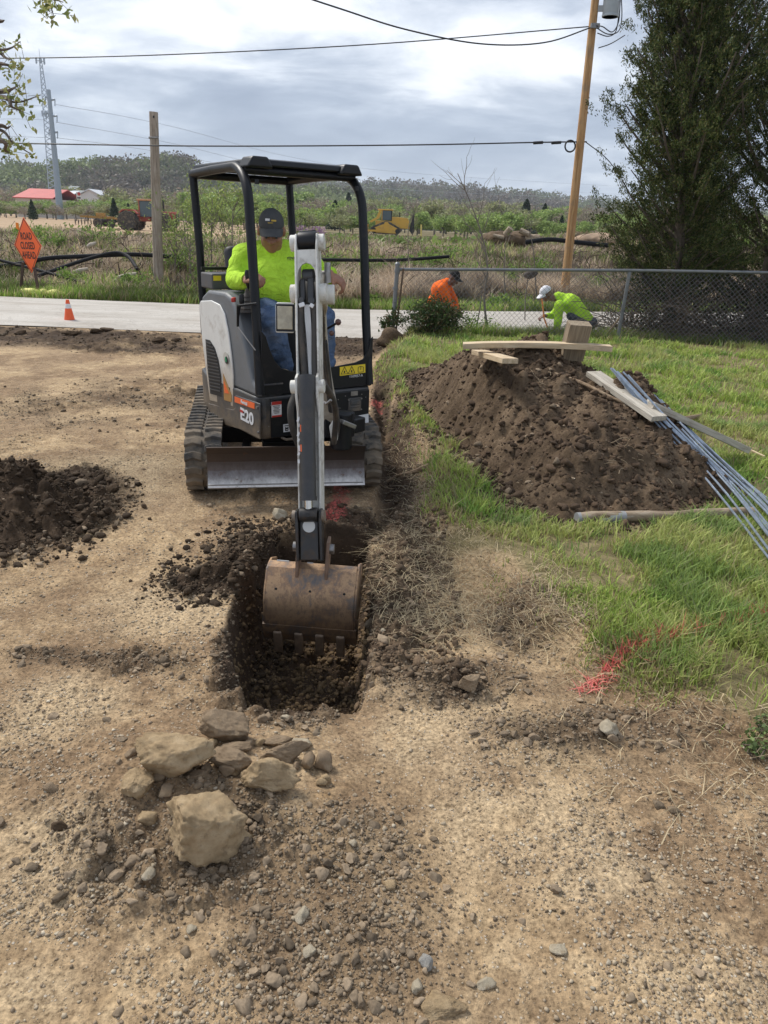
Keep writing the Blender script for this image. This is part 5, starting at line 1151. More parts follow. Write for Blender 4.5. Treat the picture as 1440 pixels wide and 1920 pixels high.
b_.build('chain_link_mesh', mat('link_wire', (.15, .15, .15), .5, .4), FN)

# ================================================================== SIGN, SANDBAGS, CONE
SG = mat('sign_orange', (.90, .13, .02), .45); SGB = mat('sign_black', (.012, .012, .012), .5)
st_, sb_ = at(44, 407, 17.75), at(60, 512, 17.75); sc_ = (st_+sb_)/2; sh = (st_-sb_).length/2
sgn = thing('road_sign', 'orange diamond road closed ahead sign on two short posts beyond the road', 'sign', (sc_.x, sc_.y, z1(sc_.x, sc_.y)))
lft, rgt = at(27, 458, 17.95), at(76, 459, 17.55); sx_v = (rgt-lft).normalized()*sh; upv = (st_-sb_).normalized()
nrm = sx_v.cross(upv).normalized(); nrm = nrm if nrm.y < 0 else -nrm
# true square diamond turned away about its upright
tu = math.acos(min(1, (rgt-lft).length/2/sh)) ; sx_v = Vector((math.cos(R(-37)), math.sin(R(-37)), 0)); sx_v = (sx_v-upv*sx_v.dot(upv)).normalized(); nrm = sx_v.cross(upv).normalized(); nrm = nrm if nrm.y < 0 else -nrm
sx_v = upv.cross(nrm).normalized()
SM = Matrix((sx_v, upv, nrm)).transposed().to_4x4(); SM.translation = sc_
rw = sh
k_ = rw/abs(1)
def dia(s, z0, th): return [(0, s, z0), (s, 0, z0), (0, -s, z0), (-s, 0, z0)]
b_ = MB(SM); b_.prism(dia(sh, 0, 0), (0, 0, .006)); pn_o = b_.build('sign_panel', SG, sgn, bevel=.0)
b_ = MB(SM)
o_, i_ = dia(sh*.955, .0075, 0), dia(sh*.915, .0075, 0)
b_.add(o_+i_, [(k, (k+1) % 4, 4+(k+1) % 4, 4+k) for k in range(4)]); b_.build('border', SGB, pn_o)
for i, wd_ in enumerate(('ROAD', 'CLOSED', 'AHEAD')):
    text_part('lettering', wd_, sh*.36, SGB, pn_o, SM @ Matrix.Translation((0, sh*(.32-.34*i), .009)), extrude=.001, sx=.80 if i != 1 else .74, spacing=1.06, offset=.004)
for p0, p1 in (((43, 492, 17.85), (38, 551, 17.9)), ((64, 500, 17.7), (74, 556, 17.6))):
    b_ = MB(); a, c_ = at(*p0), at(*p1); c_.z = z1(c_.x, c_.y)-.05; b_.beam(a, c_, .05, .05, (0, 1, 0)); b_.build('sign_leg', mat('rusty_leg', (.07, .04, .03), .7), sgn)
b_ = MB(); b_.prism([at(29, 417, 17.9), at(34, 418, 17.95), at(36, 432, 17.95), at(30, 428, 17.95)], (0, .02, 0)); b_.build('warning_flag', mat('flag_orange', (.85, .25, .03), .6), sgn)
BAG = mat('yellow_sandbag', (.72, .68, .20), .7, var=.2, vscale=12, bump=.5, bscale=40)
def blobmesh(name, prims, vox, m_, parent=None, smooth_it=4, disp=None, extra=None):
    """union of tapered capsules ('c', a, b, ra, rb) and ellipsoids ('e', centre, radii, quaternion) fused to one skin"""
    V, F = ICO[3]; VV = []; FFs = []; off = 0
    for p in prims:
        if p[0] == 'e':
            W = V*np.array(p[2]); 
            if len(p) > 3 and p[3] is not None: W = W @ np.array(p[3].to_matrix()).T
            W = W+np.array(p[1]); VV.append(W); FFs.append(F+off); off += len(W)
        else:
            a, c_ = np.array(p[1], float), np.array(p[2], float); ax_ = c_-a; L = np.linalg.norm(ax_); ax_ = ax_/max(L, 1e-6)
            t_ = V @ ax_; W = np.where((t_ > 0)[:, None], c_+V*p[4], a+V*p[3]); VV.append(W); FFs.append(F+off); off += len(W)
    me = npmesh(name, np.concatenate(VV), np.concatenate(FFs), True)
    o = bpy.data.objects.new('tmp', me); col.objects.link(o)
    md = o.modifiers.new('r', 'REMESH'); md.mode = 'VOXEL'; md.voxel_size = vox; md.use_smooth_shade = True
    if smooth_it: ms = o.modifiers.new('s', 'SMOOTH'); ms.iterations = smooth_it; ms.factor = .6
    dg_ = bpy.context.evaluated_depsgraph_get(); dg_.update(); me2 = bpy.data.meshes.new_from_object(o.evaluated_get(dg_)); bpy.data.objects.remove(o); me2.name = name
    if disp or extra:
        n = len(me2.vertices); co = np.empty(n*3, np.float32); me2.vertices.foreach_get('co', co); co = co.reshape(-1, 3); no = np.empty(n*3, np.float32); me2.vertex_normals.foreach_get('vector', no); no = no.reshape(-1, 3)
        if disp: co = co+no*disp(co, no)[:, None]
        if extra: co = extra(co)
        me2.vertices.foreach_set('co', co.ravel().astype(np.float32)); me2.update()
    me2.materials.clear(); me2.polygons.foreach_set('use_smooth', np.ones(len(me2.polygons), bool))
    return link(name, me2, m_, parent)
for i, (u, v, w_, lab) in enumerate([(56, 551, .21, 'limp yellow sandbag lying across the feet of the orange sign'), (83, 552, .09, 'small yellow sandbag end to the right of the sign legs'), (104, 554, .19, 'yellow sandbag lying apart on the verge right of the sign')]):
    p = at(u, v, 17.45-.05*i); p.z = z1(p.x, p.y)+.10; sb_o = blobmesh('sandbag', [('e', p, (w_, .14, .09)), ('e', p+Vector((w_*.8, 0, -.01)), (w_*.45, .10, .055)), ('e', p+Vector((-w_*.7, .02, 0)), (w_*.5, .12, .065))], .03, BAG, disp=lambda c_, n_: .03*n3(c_, 7, 3)); tag(sb_o, lab, 'sandbag')
cp = gp(131, 604); cz = z1(cp.x, cp.y); cpt = at(130, 562, cp.y); ch = cpt.z-cz
cone = thing('traffic_cone', 'small orange traffic cone with a white collar at the near edge of the road', 'cone', (cp.x, cp.y, cz))
CO = mat('cone_orange', (.86, .12, .03), .5, var=.1); s = ch/.46; B0 = Vector((cp.x, cp.y, cz))
def cr(z): return (.105-.17*z/.46*.47)*s if False else (.115*(1-z/.46)+.030*(z/.46))*s
def cpart(name, z0, z1_, m_, par, add=0): b_ = MB(); b_.lathe([(cr(z0)+add, z0*s), (cr(z1_)+add, z1_*s)], B0, 24); return b_.build(name, m_, par, smooth=True)
cb = cpart('cone_body', .03, .30, CO, cone); cpart('white_collar', .30, .385, LABELW, cone, .002); cpart('cone_top', .385, .46, CO, cone)
b_ = MB(); b_.box(B0+Vector((0, 0, .018*s)), (.29*s, .29*s, .03*s), Matrix.Rotation(.3, 3, 'Z')); b_.build('cone_base', CO, cone, bevel=.008)

# ================================================================== POLES AND WIRES
PW = wood('new_pole_wood', (.30, .155, .06), (.46, .265, .115), (.56, .36, .18), (14, 14, .8), .8); GW = wood('grey_pole_wood', (.20, .16, .12), (.33, .27, .21), (.44, .38, .31), (14, 14, .8), .85)
UY = 20.5
ub, ut = at(1057, 562, UY), at(1124, -75, UY)
UP = thing('utility_pole', 'tall new brown wooden utility pole leaning right, carrying a grey transformer', 'utility pole', (ub.x, ub.y, ub.z-.3))
b_ = MB(); n = 14; b_.tube([ub-Vector((0, 0, .5))]+[ub+(ut-ub)*(i/n) for i in range(1, n+1)], [.118-.03*i/n for i in range(n+1)], 16); b_.build('pole', PW, UP, smooth=True)
TRM = mat('transformer_grey', (.42, .46, .48), .45, var=.1)
tb, tt = at(1144, 32, UY-.1), at(1150, -40, UY-.1); b_ = MB(); b_.tube([tb, tb+Vector((0, 0, .03)), tt], [.17, .185, .185], 20); tr = b_.build('transformer', TRM, UP, smooth=True)
b_ = MB(); b_.lathe([(.19, 0), (.195, .03), (.19, .05)], tb-Vector((0, 0, .0)), 20); b_.build('rim', TRM, tr, smooth=True)
b_ = MB(); b_.beam(at(1113, 16, UY), at(1136, 16, UY-.1), .05, .12); b_.build('bracket', mat('galvanised_grey', (0, 0, 0)), UP)
WIRE = mat('wire_black', (.02, .02, .022), .6); WIRL = mat('wire_faint', (.40, .43, .48), .6)
for pts_ in ([(1116, 48, UY-.15), (1130, 50, UY-.4), (1148, 60, UY-.4), (1160, 40, UY-.3), (1163, 0, UY-.2)], [(1118, 52, UY-.15), (1140, 64, UY-.5), (1160, 58, UY-.5), (1166, 30, UY-.4), (1164, -20, UY-.3)], [(1120, 62, UY), (1140, 68, UY), (1155, 58, UY), (1160, 20, UY), (1158, -30, UY)]):
    b_ = MB(); b_.tube(crom([at(*p) for p in pts_], 5), .012, 6); b_.build('drop_wire', WIRE, UP, smooth=True)
b_ = MB(); cc_ = at(1069, 274, UY-.15); b_.tube([cc_+Vector((math.cos(a)*.125, .02*math.sin(a), math.sin(a)*.13)) for a in [i*math.pi/10 for i in range(21)]], .02, 8, False); b_.build('cable_coil', WIRE, UP, smooth=True)
b_ = MB(); b_.beam(at(1108, 48, UY-.17), at(1124, 49, UY-.17), .08, .10); b_.build('clamp', STEEL, UP)
def wire(pix, r_, label, m_=WIRE, group=None): b_ = MB(); b_.tube(crom([at(*p) for p in pix], 8), r_, 5, False); return tag(b_.build('power_line', m_, smooth=True), label, 'wire', group)
wire([(-80, 106, UY+.5), (30, 109, UY+.4), (300, 103, UY+.2), (700, 83, UY), (1115, 49, UY)], .013, 'nearly straight overhead wire from the upper left corner to the utility pole')
wire([(540, -16, UY-4), (640, 17, UY-3), (760, 55, UY-2), (900, 82, UY-1.2), (1020, 80, UY-.5), (1113, 50, UY-.1)], .016, 'sagging twisted overhead cable from the top edge to the utility pole')
lw_ = wire([(-80, 266, UY-.3), (100, 270, UY-.3), (400, 274, UY-.3), (760, 272, UY-.2), (1010, 267, UY-.1), (1100, 266, UY)], .017, 'thick low overhead cable passing in front of the grey pole to the coil')
for u0, u1 in ((1000, 1018), (1034, 1052)): b_ = MB(); b_.cyl(at(u0, 268, UY-.12), at(u1, 267, UY-.12), .035, 10); b_.build('splice_sleeve', WIRE, lw_, smooth=True)
wire([(1098, 266, UY), (1135, 295, UY+.5), (1160, 325, UY+1)], .012, 'guy wire running down from the utility pole into the cedar')
wire([(1122, 90, UY), (1145, 82, UY), (1172, 66, UY)], .012, 'short drooping service wire between the utility pole and the cedar')
gb, gt_ = at(298, 545, 20.5), at(288, 210, 20.5)
GP = thing('wooden_pole', 'weathered grey wooden pole cut off at the top, standing left of the excavator', 'pole', (gb.x, gb.y, gb.z-.2))
b_ = MB(); b_.tube([gb-Vector((0, 0, .4))]+[gb+(gt_-gb)*(i/8) for i in range(1, 9)], [.135-.028*i/8 for i in range(9)], 14); b_.build('pole', GW, GP, smooth=True)
b_ = MB(); b_.cyl(at(279, 258, 20.4), at(297, 258, 20.4), .025, 8); b_.build('insulator_bolt', STEEL, GP)
b_ = MB(); b_.cyl(at(288, 217, 20.36), at(288, 221, 20.36), .02, 8); b_.build('knot_hole', INK, GP)
b_ = MB(); b_.tube([at(284, 200+300, 20.33), at(296, 540, 20.33)], .008, 5); b_.build('ground_wire', STEEL, GP)
SPM = mat('steel_pole_grey', (.30, .36, .42), .5, .2)
sp0, sp1 = at(113, 404, 190), at(91, 168, 190)
SPo = thing('steel_transmission_pole', 'tall blue-grey tapered steel transmission pole beside the red roofed building', 'pole', sp0)
b_ = MB(); b_.tube([sp0-Vector((0, 0, 2)), sp1], [.85, .42], 12); b_.build('pole', SPM, SPo, smooth=True)
arms = [(94, 186, 85, 181), (95, 188, 103, 186), (97, 216, 87, 211), (97, 218, 107, 217), (100, 246, 92, 243), (101, 249, 108, 247)]
for (a, b2, c_, d_) in arms:
    b_ = MB(); b_.tube([at(a, b2, 190), at(c_, d_, 190)], .22, 6); ar = b_.build('arm', SPM, SPo); b_ = MB(); b_.cyl(at(c_, d_, 190), at(c_, d_+13, 190), .12, 6); b_.build('insulator', SPM, ar)
for k, (v0, v1, v2, v3, lab) in enumerate([(196, 232, 318, 352, 'uppermost of the faint far transmission lines running right from the steel pole'), (229, 264, 340, 366, 'second of the faint far transmission lines running right from the steel pole'), (258, 285, 352, 375, 'lowest of the faint far transmission lines running right from the steel pole')]):
    wire([(105, v0, 190), (300, v1, 260), (700, v2, 380), (1200, v3, 600)], .055, lab, WIRL)
for k, (v0, v1, lab) in enumerate([(199, 190, 'upper faint far line running left from the steel pole'), (225, 224, 'middle faint far line running left from the steel pole'), (258, 252, 'lower faint far line running left from the steel pole')]):
    wire([(88, v0, 190), (30, v0-2, 180), (-60, v1, 170)], .04, lab, WIRL)
TW = mat('lattice_steel', (.36, .42, .48), .5, .2)
t0, t1_ = at(101, 372, 400), at(75, 110, 400)
LT = thing('lattice_tower', 'tall thin lattice communication tower behind the steel pole', 'tower', t0)
axv = (t1_-t0); side = 8.2
def tp(k, f): 
    wd_ = side*(1-.86*f); an = 2*math.pi*k/3+.4; return t0+axv*f+Vector((math.cos(an)*wd_*.5, math.sin(an)*wd_*.5, 0))
b_ = MB()
for k in range(3): b_.tube([tp(k, 0), tp(k, 1)], .20, 4)
b_.build('tower_legs', TW, LT)
b_ = MB(); nseg = 26; fs_ = [1-(1-i/nseg)**1.0 for i in range(nseg+1)]
for i in range(nseg):
    for k in range(3): b_.tube([tp(k, fs_[i]), tp((k+1) % 3, fs_[i+1])], .11, 3, False); b_.tube([tp((k+1) % 3, fs_[i]), tp(k, fs_[i+1])], .11, 3, False)
b_.build('tower_bracing', TW, LT)
for f, rr_ in ((.985, 2.0), (.62, 1.6)):
    b_ = MB()
    for k in range(6):
        an = k*math.pi/3; p = t0+axv*f+Vector((math.cos(an)*rr_, math.sin(an)*rr_, 0)); b_.box(p, (.45, .45, 2.4)); b_.tube([t0+axv*f, p], .1, 4)
    b_.build('antenna_array', TW, LT)
b_ = MB(); b_.tube([t1_, t1_+Vector((0, 0, 4))], .1, 4); b_.build('mast_tip', TW, LT)

# black poly pipes lying over the bank
PIPE = mat('black_pipe', (.018, .018, .02), .75, spec=.2)
def pipe(pix, r_, lab):
    b_ = MB(); b_.tube(crom([at(*p) for p in pix], 7), r_, 8); return tag(b_.build('poly_pipe', PIPE, smooth=True), lab, 'pipe')
pipe([(-60, 506, 20.8), (40, 494, 21), (90, 484, 21.2), (170, 480, 21.4), (250, 477, 21.6), (335, 482, 21.6)], .06, 'black plastic pipe running along the bank behind the orange sign')
pipe([(72, 517, 19.6), (120, 500, 20.2), (170, 484, 20.8), (215, 474, 21.2), (240, 481, 21), (258, 505, 20.4)], .05, 'black plastic pipe arching over the bank right of the orange sign')
pipe([(-40, 478, 20.8), (40, 498, 20.2), (110, 517, 19.6), (182, 538, 19.0)], .04, 'thin black plastic pipe slanting down the bank to the verge')
pipe([(600, 487, 21), (700, 488, 21.5), (760, 487, 21.8), (842, 481, 22)], .045, 'black plastic pipe on the bank beyond the left fence post')
pipe([(985, 454, 25), (1030, 449, 25), (1080, 454, 25), (1140, 460, 25)], .07, 'black plastic pipe along the bank crest near the utility pole')

# ================================================================== PEOPLE
SKIN = mat('skin_tan', (.30, .145, .09), .55, var=.15, vscale=20); SKIND = mat('skin_brown', (.17, .085, .055), .55, var=.15, vscale=20)
HIVIZ = mat('hi_vis_yellow', (.50, .80, .06), .85, var=.22, vscale=6, bump=.9, bscale=9, spec=.2); ORSH = mat('orange_shirt', (.90, .16, .02), .85, var=.2, vscale=5, bump=.9, bscale=8, spec=.2)
def denim():
    m_ = bpy.data.materials.new('denim'); m_.use_nodes = True; t = m_.node_tree; b = t.nodes['Principled BSDF']; b.inputs['Roughness'].default_value = .9
    vec = t.nodes.new('ShaderNodeTexCoord').outputs['Object']
    c = nramp(t, nnoise(t, vec, 4.5, 6, .65), [(.3, (.035, .065, .135)), (.5, (.075, .125, .225)), (.68, (.155, .20, .28))])
    t.links.new(c, b.inputs['Base Color']); bn = t.nodes.new('ShaderNodeBump'); bn.inputs['Strength'].default_value = .9; bn.inputs['Distance'].default_value = .06; t.links.new(nnoise(t, vec, 10, 5, .6, .8), bn.inputs['Height']); t.links.new(bn.outputs[0], b.inputs['Normal']); return m_
DEN = denim(); DPANT = mat('dark_trousers', (.06, .065, .08), .9, var=.2)
CAPG = mat('cap_grey', (.055, .058, .06), .85, var=.15, vscale=30); CAPW = mat('cap_white', (.70, .70, .72), .8); HAIR = mat('dark_hair', (.012, .010, .009), .8)
BOOT = mat('tan_boot', (.42, .33, .21), .85, var=.3, vscale=20); GLOVE = mat('yellow_glove', (.75, .55, .05), .8); EYE = mat('eye_dark', (.01, .008, .006), .3)
def hframe(c, fwd_, upv_=(0, 0, 1)):
    f_ = Vector(fwd_).normalized(); r_ = f_.cross(Vector(upv_)).normalized(); u_ = r_.cross(f_); M = Matrix((r_, f_, u_)).transposed().to_4x4(); M.translation = Vector(c); return M
def head_prims(H, k=1.0):
    q = H.to_quaternion(); P_ = lambda x, y, z: H @ Vector((x*k, y*k, z*k))
    e = lambda x, y, z, a, b2, c_: ('e', P_(x, y, z), (a*k, b2*k, c_*k), q)
    return [e(0, -.012, .035, .076, .095, .088), e(0, .020, -.035, .064, .070, .080), e(0, .055, -.085, .034, .030, .028), e(-.045, .012, -.055, .022, .04, .04), e(.045, .012, -.055, .022, .04, .04),
            e(0, .078, .022, .055, .014, .012), e(0, .098, -.022, .013, .022, .022), e(0, .090, -.005, .009, .015, .03), e(-.014, .092, -.028, .010, .012, .009), e(.014, .092, -.028, .010, .012, .009),
            e(0, .080, -.056, .026, .012, .006), e(0, .078, -.067, .022, .012, .007), e(-.034, .070, -.02, .022, .016, .02), e(.034, .070, -.02, .022, .016, .02), e(-.079, -.012, -.005, .010, .022, .034), e(.079, -.012, -.005, .010, .022, .034)]
def hand_prims(w_, f_, n_, side=1, curl=.9, k=1.0):
    """w_ wrist, f_ direction of the fingers, n_ palm normal"""
    f_ = Vector(f_).normalized(); n_ = Vector(n_); n_ = (n_-f_*n_.dot(f_)).normalized(); s_ = f_.cross(n_)*side; w_ = Vector(w_); out = []
    for t_ in (-.028, -.009, .010, .028): out.append(('c', w_+s_*t_*.7*k, w_+(f_*.085+s_*t_)*k, .015*k, .0125*k))
    for t_, L in ((-.031, .060), (-.0105, .072), (.0105, .076), (.031, .068)):
        p = w_+(f_*.088+s_*t_)*k; a = 0
        for j, l_ in enumerate((.45, .32, .25)):
            a += curl*(.8, 1.0, .7)[j]; d_ = f_*math.cos(a)+n_*math.sin(a); q_ = p+d_*L*l_*k; out.append(('c', p, q_, .0092*k, .0080*k)); p = q_
    p = w_+(f_*.03+s_*.030)*k; q_ = p+(f_*.026+s_*.022+n_*.022)*k; r_ = q_+(f_*.028+n_*.020)*k
    return out+[('c', p, q_, .012*k, .0105*k), ('c', q_, r_, .010*k, .0085*k)]
def wrinkle(a, s1, seed): return lambda c_, n_: a*(n3(c_, s1, seed)*1.3+.6*n3(c_*np.array([1, 1, 1.6]), s1*2.3, seed+3))
def cap(par, H, m_, k=1.0, billm=None, mark=None):
    V, F = ICO[5]; V = V.copy(); W = V*np.array([.084, .104, .098])*k; W[:, 1] -= .012*k; W[:, 2] = np.where(V[:, 2] > -.02, W[:, 2], -.002)+.045*k
    keep = (V[F][:, :, 2] > -.08).any(1); W = (np.array(H.to_3x3()) @ W.T).T+np.array(H.translation); o = link('cap', npmesh('cap', W, F[keep], True), m_, par)
    so = o.modifiers.new('s', 'SOLIDIFY'); so.thickness = .003
    b_ = MB(H); n = 12; vs = []
    for lay in (0, .004):
        for i in range(n+1):
            a = math.pi*(i/n); x = math.cos(a)*.080*k
            y0 = (.045+.045*math.sin(a))*k; y1 = y0+.082*k*math.sin(a)**.7; dz = -.030*k*abs(math.cos(a))**2
            vs += [(x, y0, .060*k+dz*.4-lay), (x*.95, y1, .046*k+dz-lay)]
    fs = []
    m2 = 2*(n+1)
    for i in range(n): fs += [(2*i, 2*i+1, 2*i+3, 2*i+2), (m2+2*i, m2+2*i+2, m2+2*i+3, m2+2*i+1), (2*i+1, m2+2*i+1, m2+2*i+3, 2*i+3)]
    b_.add(vs, fs); b_.build('cap_bill', billm or m_, o, smooth=True)
    b_ = MB(H); b_.lathe([(.008*k, 0), (.005*k, .005*k)], (0, -.012*k, .142*k), 10); b_.build('cap_button', m_, o)
    if mark:
        for (x, z, w_, h_, mm) in mark:
            y = -.012*k+.104*k*math.sqrt(max(0, 1-((z-.045)/.098)**2-(x/.084)**2))+.003
            b_ = MB(H @ Matrix.Translation((x*k, y, z*k)) @ Matrix.Rotation(-.45-2*(z-.1), 4, 'X').inverted() @ Matrix.Rotation(-x*9, 4, 'Z')); b_.box((0, 0, 0), (w_, .003, h_)); b_.build('cap_mark', mm, o)
    return o
def neckp(a, c_): return ('c', a, c_, .060, .055)
# ---- operator
chest = at(512, 500, 5.50); belly = at(513, 540, 5.42); pel = at(517, 575, 5.50); hd = at(509, 434, 5.38); HH = hframe(hd, (.12, -.88, -.40))
rs, re, rw_ = at(457, 480, 5.52), at(441, 524, 5.40), at(464, 524, 5.17); ls, le, lw2 = at(562, 478, 5.62), at(609, 520, 5.50), at(618, 513, 5.28)
rh, rk, ra = at(496, 578, 5.48), at(506, 598, 5.08), at(529, 680, 5.22); lh, lk, la = at(550, 578, 5.55), at(604, 596, 5.28), at(610, 684, 5.30)
OP = thing('person', 'seated machine operator in lime yellow shirt, blue jeans and dark grey cap, looking down', 'person', (pel.x, pel.y, .73))
fR = ra+Vector((0, 0, -.05)); fL = la+Vector((0, 0, -.05))
hR = hand_prims(rw_, at(484, 520, 5.06)-rw_, (.5, .2, -.8), 1, .95, 1.15); hL = hand_prims(lw2, at(632, 517, 5.28)-lw2+Vector((0, 0, -.02)), (-.1, .3, -.9), -1, .8, 1.15)
body = head_prims(HH, 1.10)+[('c', hd+Vector((0, .05, -.09)), chest+Vector((0, .03, .10)), .062, .072), ('e', chest, (.19, .11, .16)), ('e', belly, (.17, .12, .15)), ('e', pel, (.16, .12, .12)), ('c', rs, re, .05, .042), ('c', re, rw_, .042, .030), ('c', ls, le, .05, .042), ('c', le, lw2, .042, .030),
        ('c', chest+Vector((0, 0, .07)), rs, .06, .05), ('c', chest+Vector((0, 0, .07)), ls, .06, .05), ('c', rh, rk, .07, .05), ('c', rk, ra, .05, .035), ('c', lh, lk, .07, .05), ('c', lk, la, .05, .035), ('c', ra, fR, .035, .03), ('c', la, fL, .035, .03)]+hR+hL
bo = blobmesh('body', body, .0075, SKIN, OP, 3)
shp = [('e', chest+Vector((0, .02, .03)), (.215, .135, .15)), ('e', belly+Vector((0, .02, 0)), (.205, .165, .15)), ('e', (chest+belly)/2, (.205, .15, .14)), ('e', pel+Vector((0, 0, .05)), (.20, .16, .09)), ('c', hd+Vector((0, .06, -.125)), chest+Vector((0, .03, .1)), .066, .10),
       ('c', chest+Vector((-.05, .03, .10)), rs, .085, .088), ('c', chest+Vector((.05, .03, .10)), ls, .085, .088), ('c', rs, re, .086, .068), ('c', re, re+(rw_-re)*.80, .068, .047), ('c', ls, le, .086, .068), ('c', le, le+(lw2-le)*.82, .068, .047)]
sh_o = blobmesh('shirt', shp, .010, HIVIZ, OP, 4, wrinkle(.036, 8, 5))
for a, c_ in ((re, rw_), (le, lw2)):
    d_ = (c_-a).normalized(); b_ = MB(); b_.lathe([(.040, 0), (.044, .006), (.044, .03), (.040, .036)], a+(c_-a)*.86-d_*.01, 18, d_); b_.build('cuff', HIVIZ, sh_o, smooth=True)
b_ = MB()
q0 = at(545, 484, 5.33)
for i in range(6): b_.box(q0+Vector((-.022+.009*i, 0, .002*(i % 2))), (.006, .004, .010+.004*((i*7) % 3)))
b_.box(q0+Vector((0, 0, -.012)), (.055, .004, .003)); b_.build('chest_print', INK, sh_o)
jn = blobmesh('jeans', [('e', pel, (.185, .15, .115)), ('c', rh, rk, .115, .098), ('c', rk, (rk+ra)/2, .095, .085), ('c', (rk+ra)/2, ra+Vector((0, 0, -.01)), .085, .080), ('c', lh, lk, .110, .088), ('c', lk, (lk+la)/2, .088, .074), ('c', (lk+la)/2, la, .074, .068)], .010, DEN, OP, 3, wrinkle(.034, 10, 15))
for (an_k, ft, i) in ((ra, fR, 0), (la, fL, 1)):
    d_ = Vector((.35, -.9, 0)).normalized(); c_ = Vector((an_k.x, an_k.y, .83))-d_*.07; blobmesh('boot', [('c', c_, an_k-d_*.01, .048, .05), ('c', c_, c_+d_*.10, .048, .045), ('c', c_+Vector((0, 0, .06)), c_, .045, .048), ('e', c_+d_*.13+Vector((0, 0, -.012)), (.045, .06, .032))], .008, BOOT, OP, 3)
for sx in (-1, 1):
    b_ = MB(); b_.lathe([(.001, -.008), (.008, -.004), (.008, .004), (.001, .008)], HH @ Vector((sx*.034, .094, .0)), 10); b_.build('eye', EYE, bo, smooth=True)
cap(OP, HH, CAPG, 1.03, None, [(-.018, .105, .032, .010, mat('logo_gold', (.55, .38, .05), .6)), (.022, .108, .030, .014, LABELW), (.004, .094, .034, .004, mat('logo_gold', (0, 0, 0)))])
# ---- worker in orange, kneeling at the roadside beyond the fence
YO = 13.6
hO = at(850, 522, YO-.05); nk = at(838, 530, YO); c1 = at(826, 545, YO); pO = at(812, 592, YO+.05); zg = z1(pO.x, pO.y)
if pO.z < .3: pO.z = .3
OW = thing('person', 'worker in orange long sleeves and black cap kneeling behind the bush beyond the fence', 'person', (pO.x, pO.y, zg))
HO = hframe(hO, (.80, -.35, -.50)); sO1 = at(830, 540, YO-.17); eO1 = at(842, 568, YO-.2); wO1 = at(852, 584, YO-.22); sO2 = at(838, 538, YO+.17); eO2 = at(852, 562, YO+.2); wO2 = at(860, 584, YO+.1)
kO1 = Vector((pO.x+.38, pO.y-.12, .12)); kO2 = Vector((pO.x+.30, pO.y+.18, .45)); aO1 = Vector((pO.x+.02, pO.y-.12, .08)); aO2 = Vector((pO.x+.22, pO.y+.18, .07))
bO = head_prims(HO)+[('c', hO+Vector((-.03, 0, -.06)), c1+Vector((0, 0, .1)), .055, .065), ('e', c1, (.14, .16, .17)), ('e', (c1+pO)/2, (.13, .14, .17)), ('e', pO, (.13, .15, .12)), ('c', sO1, eO1, .05, .04), ('c', eO1, wO1, .04, .03), ('c', sO2, eO2, .05, .04), ('c', eO2, wO2, .04, .03),
     ('c', pO, kO1, .08, .055), ('c', kO1, aO1, .05, .035), ('c', pO, kO2, .08, .055), ('c', kO2, aO2, .05, .035)]+hand_prims(wO1, (.6, -.1, -.7), (.2, .8, -.2), 1, .9)+hand_prims(wO2, (.5, -.2, -.8), (.2, -.8, -.2), -1, .9)
bb_ = blobmesh('body', bO, .011, SKIND, OW, 2)
blobmesh('shirt', [('e', c1+Vector((0, 0, .01)), (.175, .20, .17)), ('e', (c1+pO)/2, (.17, .185, .20)), ('e', pO+Vector((0, 0, .04)), (.17, .185, .13)), ('c', c1+Vector((0, 0, .07)), nk, .12, .085), ('c', sO1, eO1, .085, .066), ('c', eO1, eO1+(wO1-eO1)*.85, .066, .05), ('c', sO2, eO2, .085, .066), ('c', eO2, eO2+(wO2-eO2)*.85, .066, .05)], .014, ORSH, OW, 3, wrinkle(.016, 8, 25))
blobmesh('trousers', [('e', pO, (.15, .17, .12)), ('c', pO+Vector((0, -.08, -.02)), kO1, .10, .075), ('c', kO1, aO1, .072, .055), ('c', pO+Vector((0, .1, -.02)), kO2, .10, .075), ('c', kO2, aO2, .072, .055)], .014, DPANT, OW, 3)
for a in (aO1, aO2): blobmesh('boot', [('c', a+Vector((-.02, 0, -.01)), a+Vector((.12, 0, -.02)), .05, .042)], .012, BOOT, OW, 2)
cap(OW, HO, HAIR, 1.06)
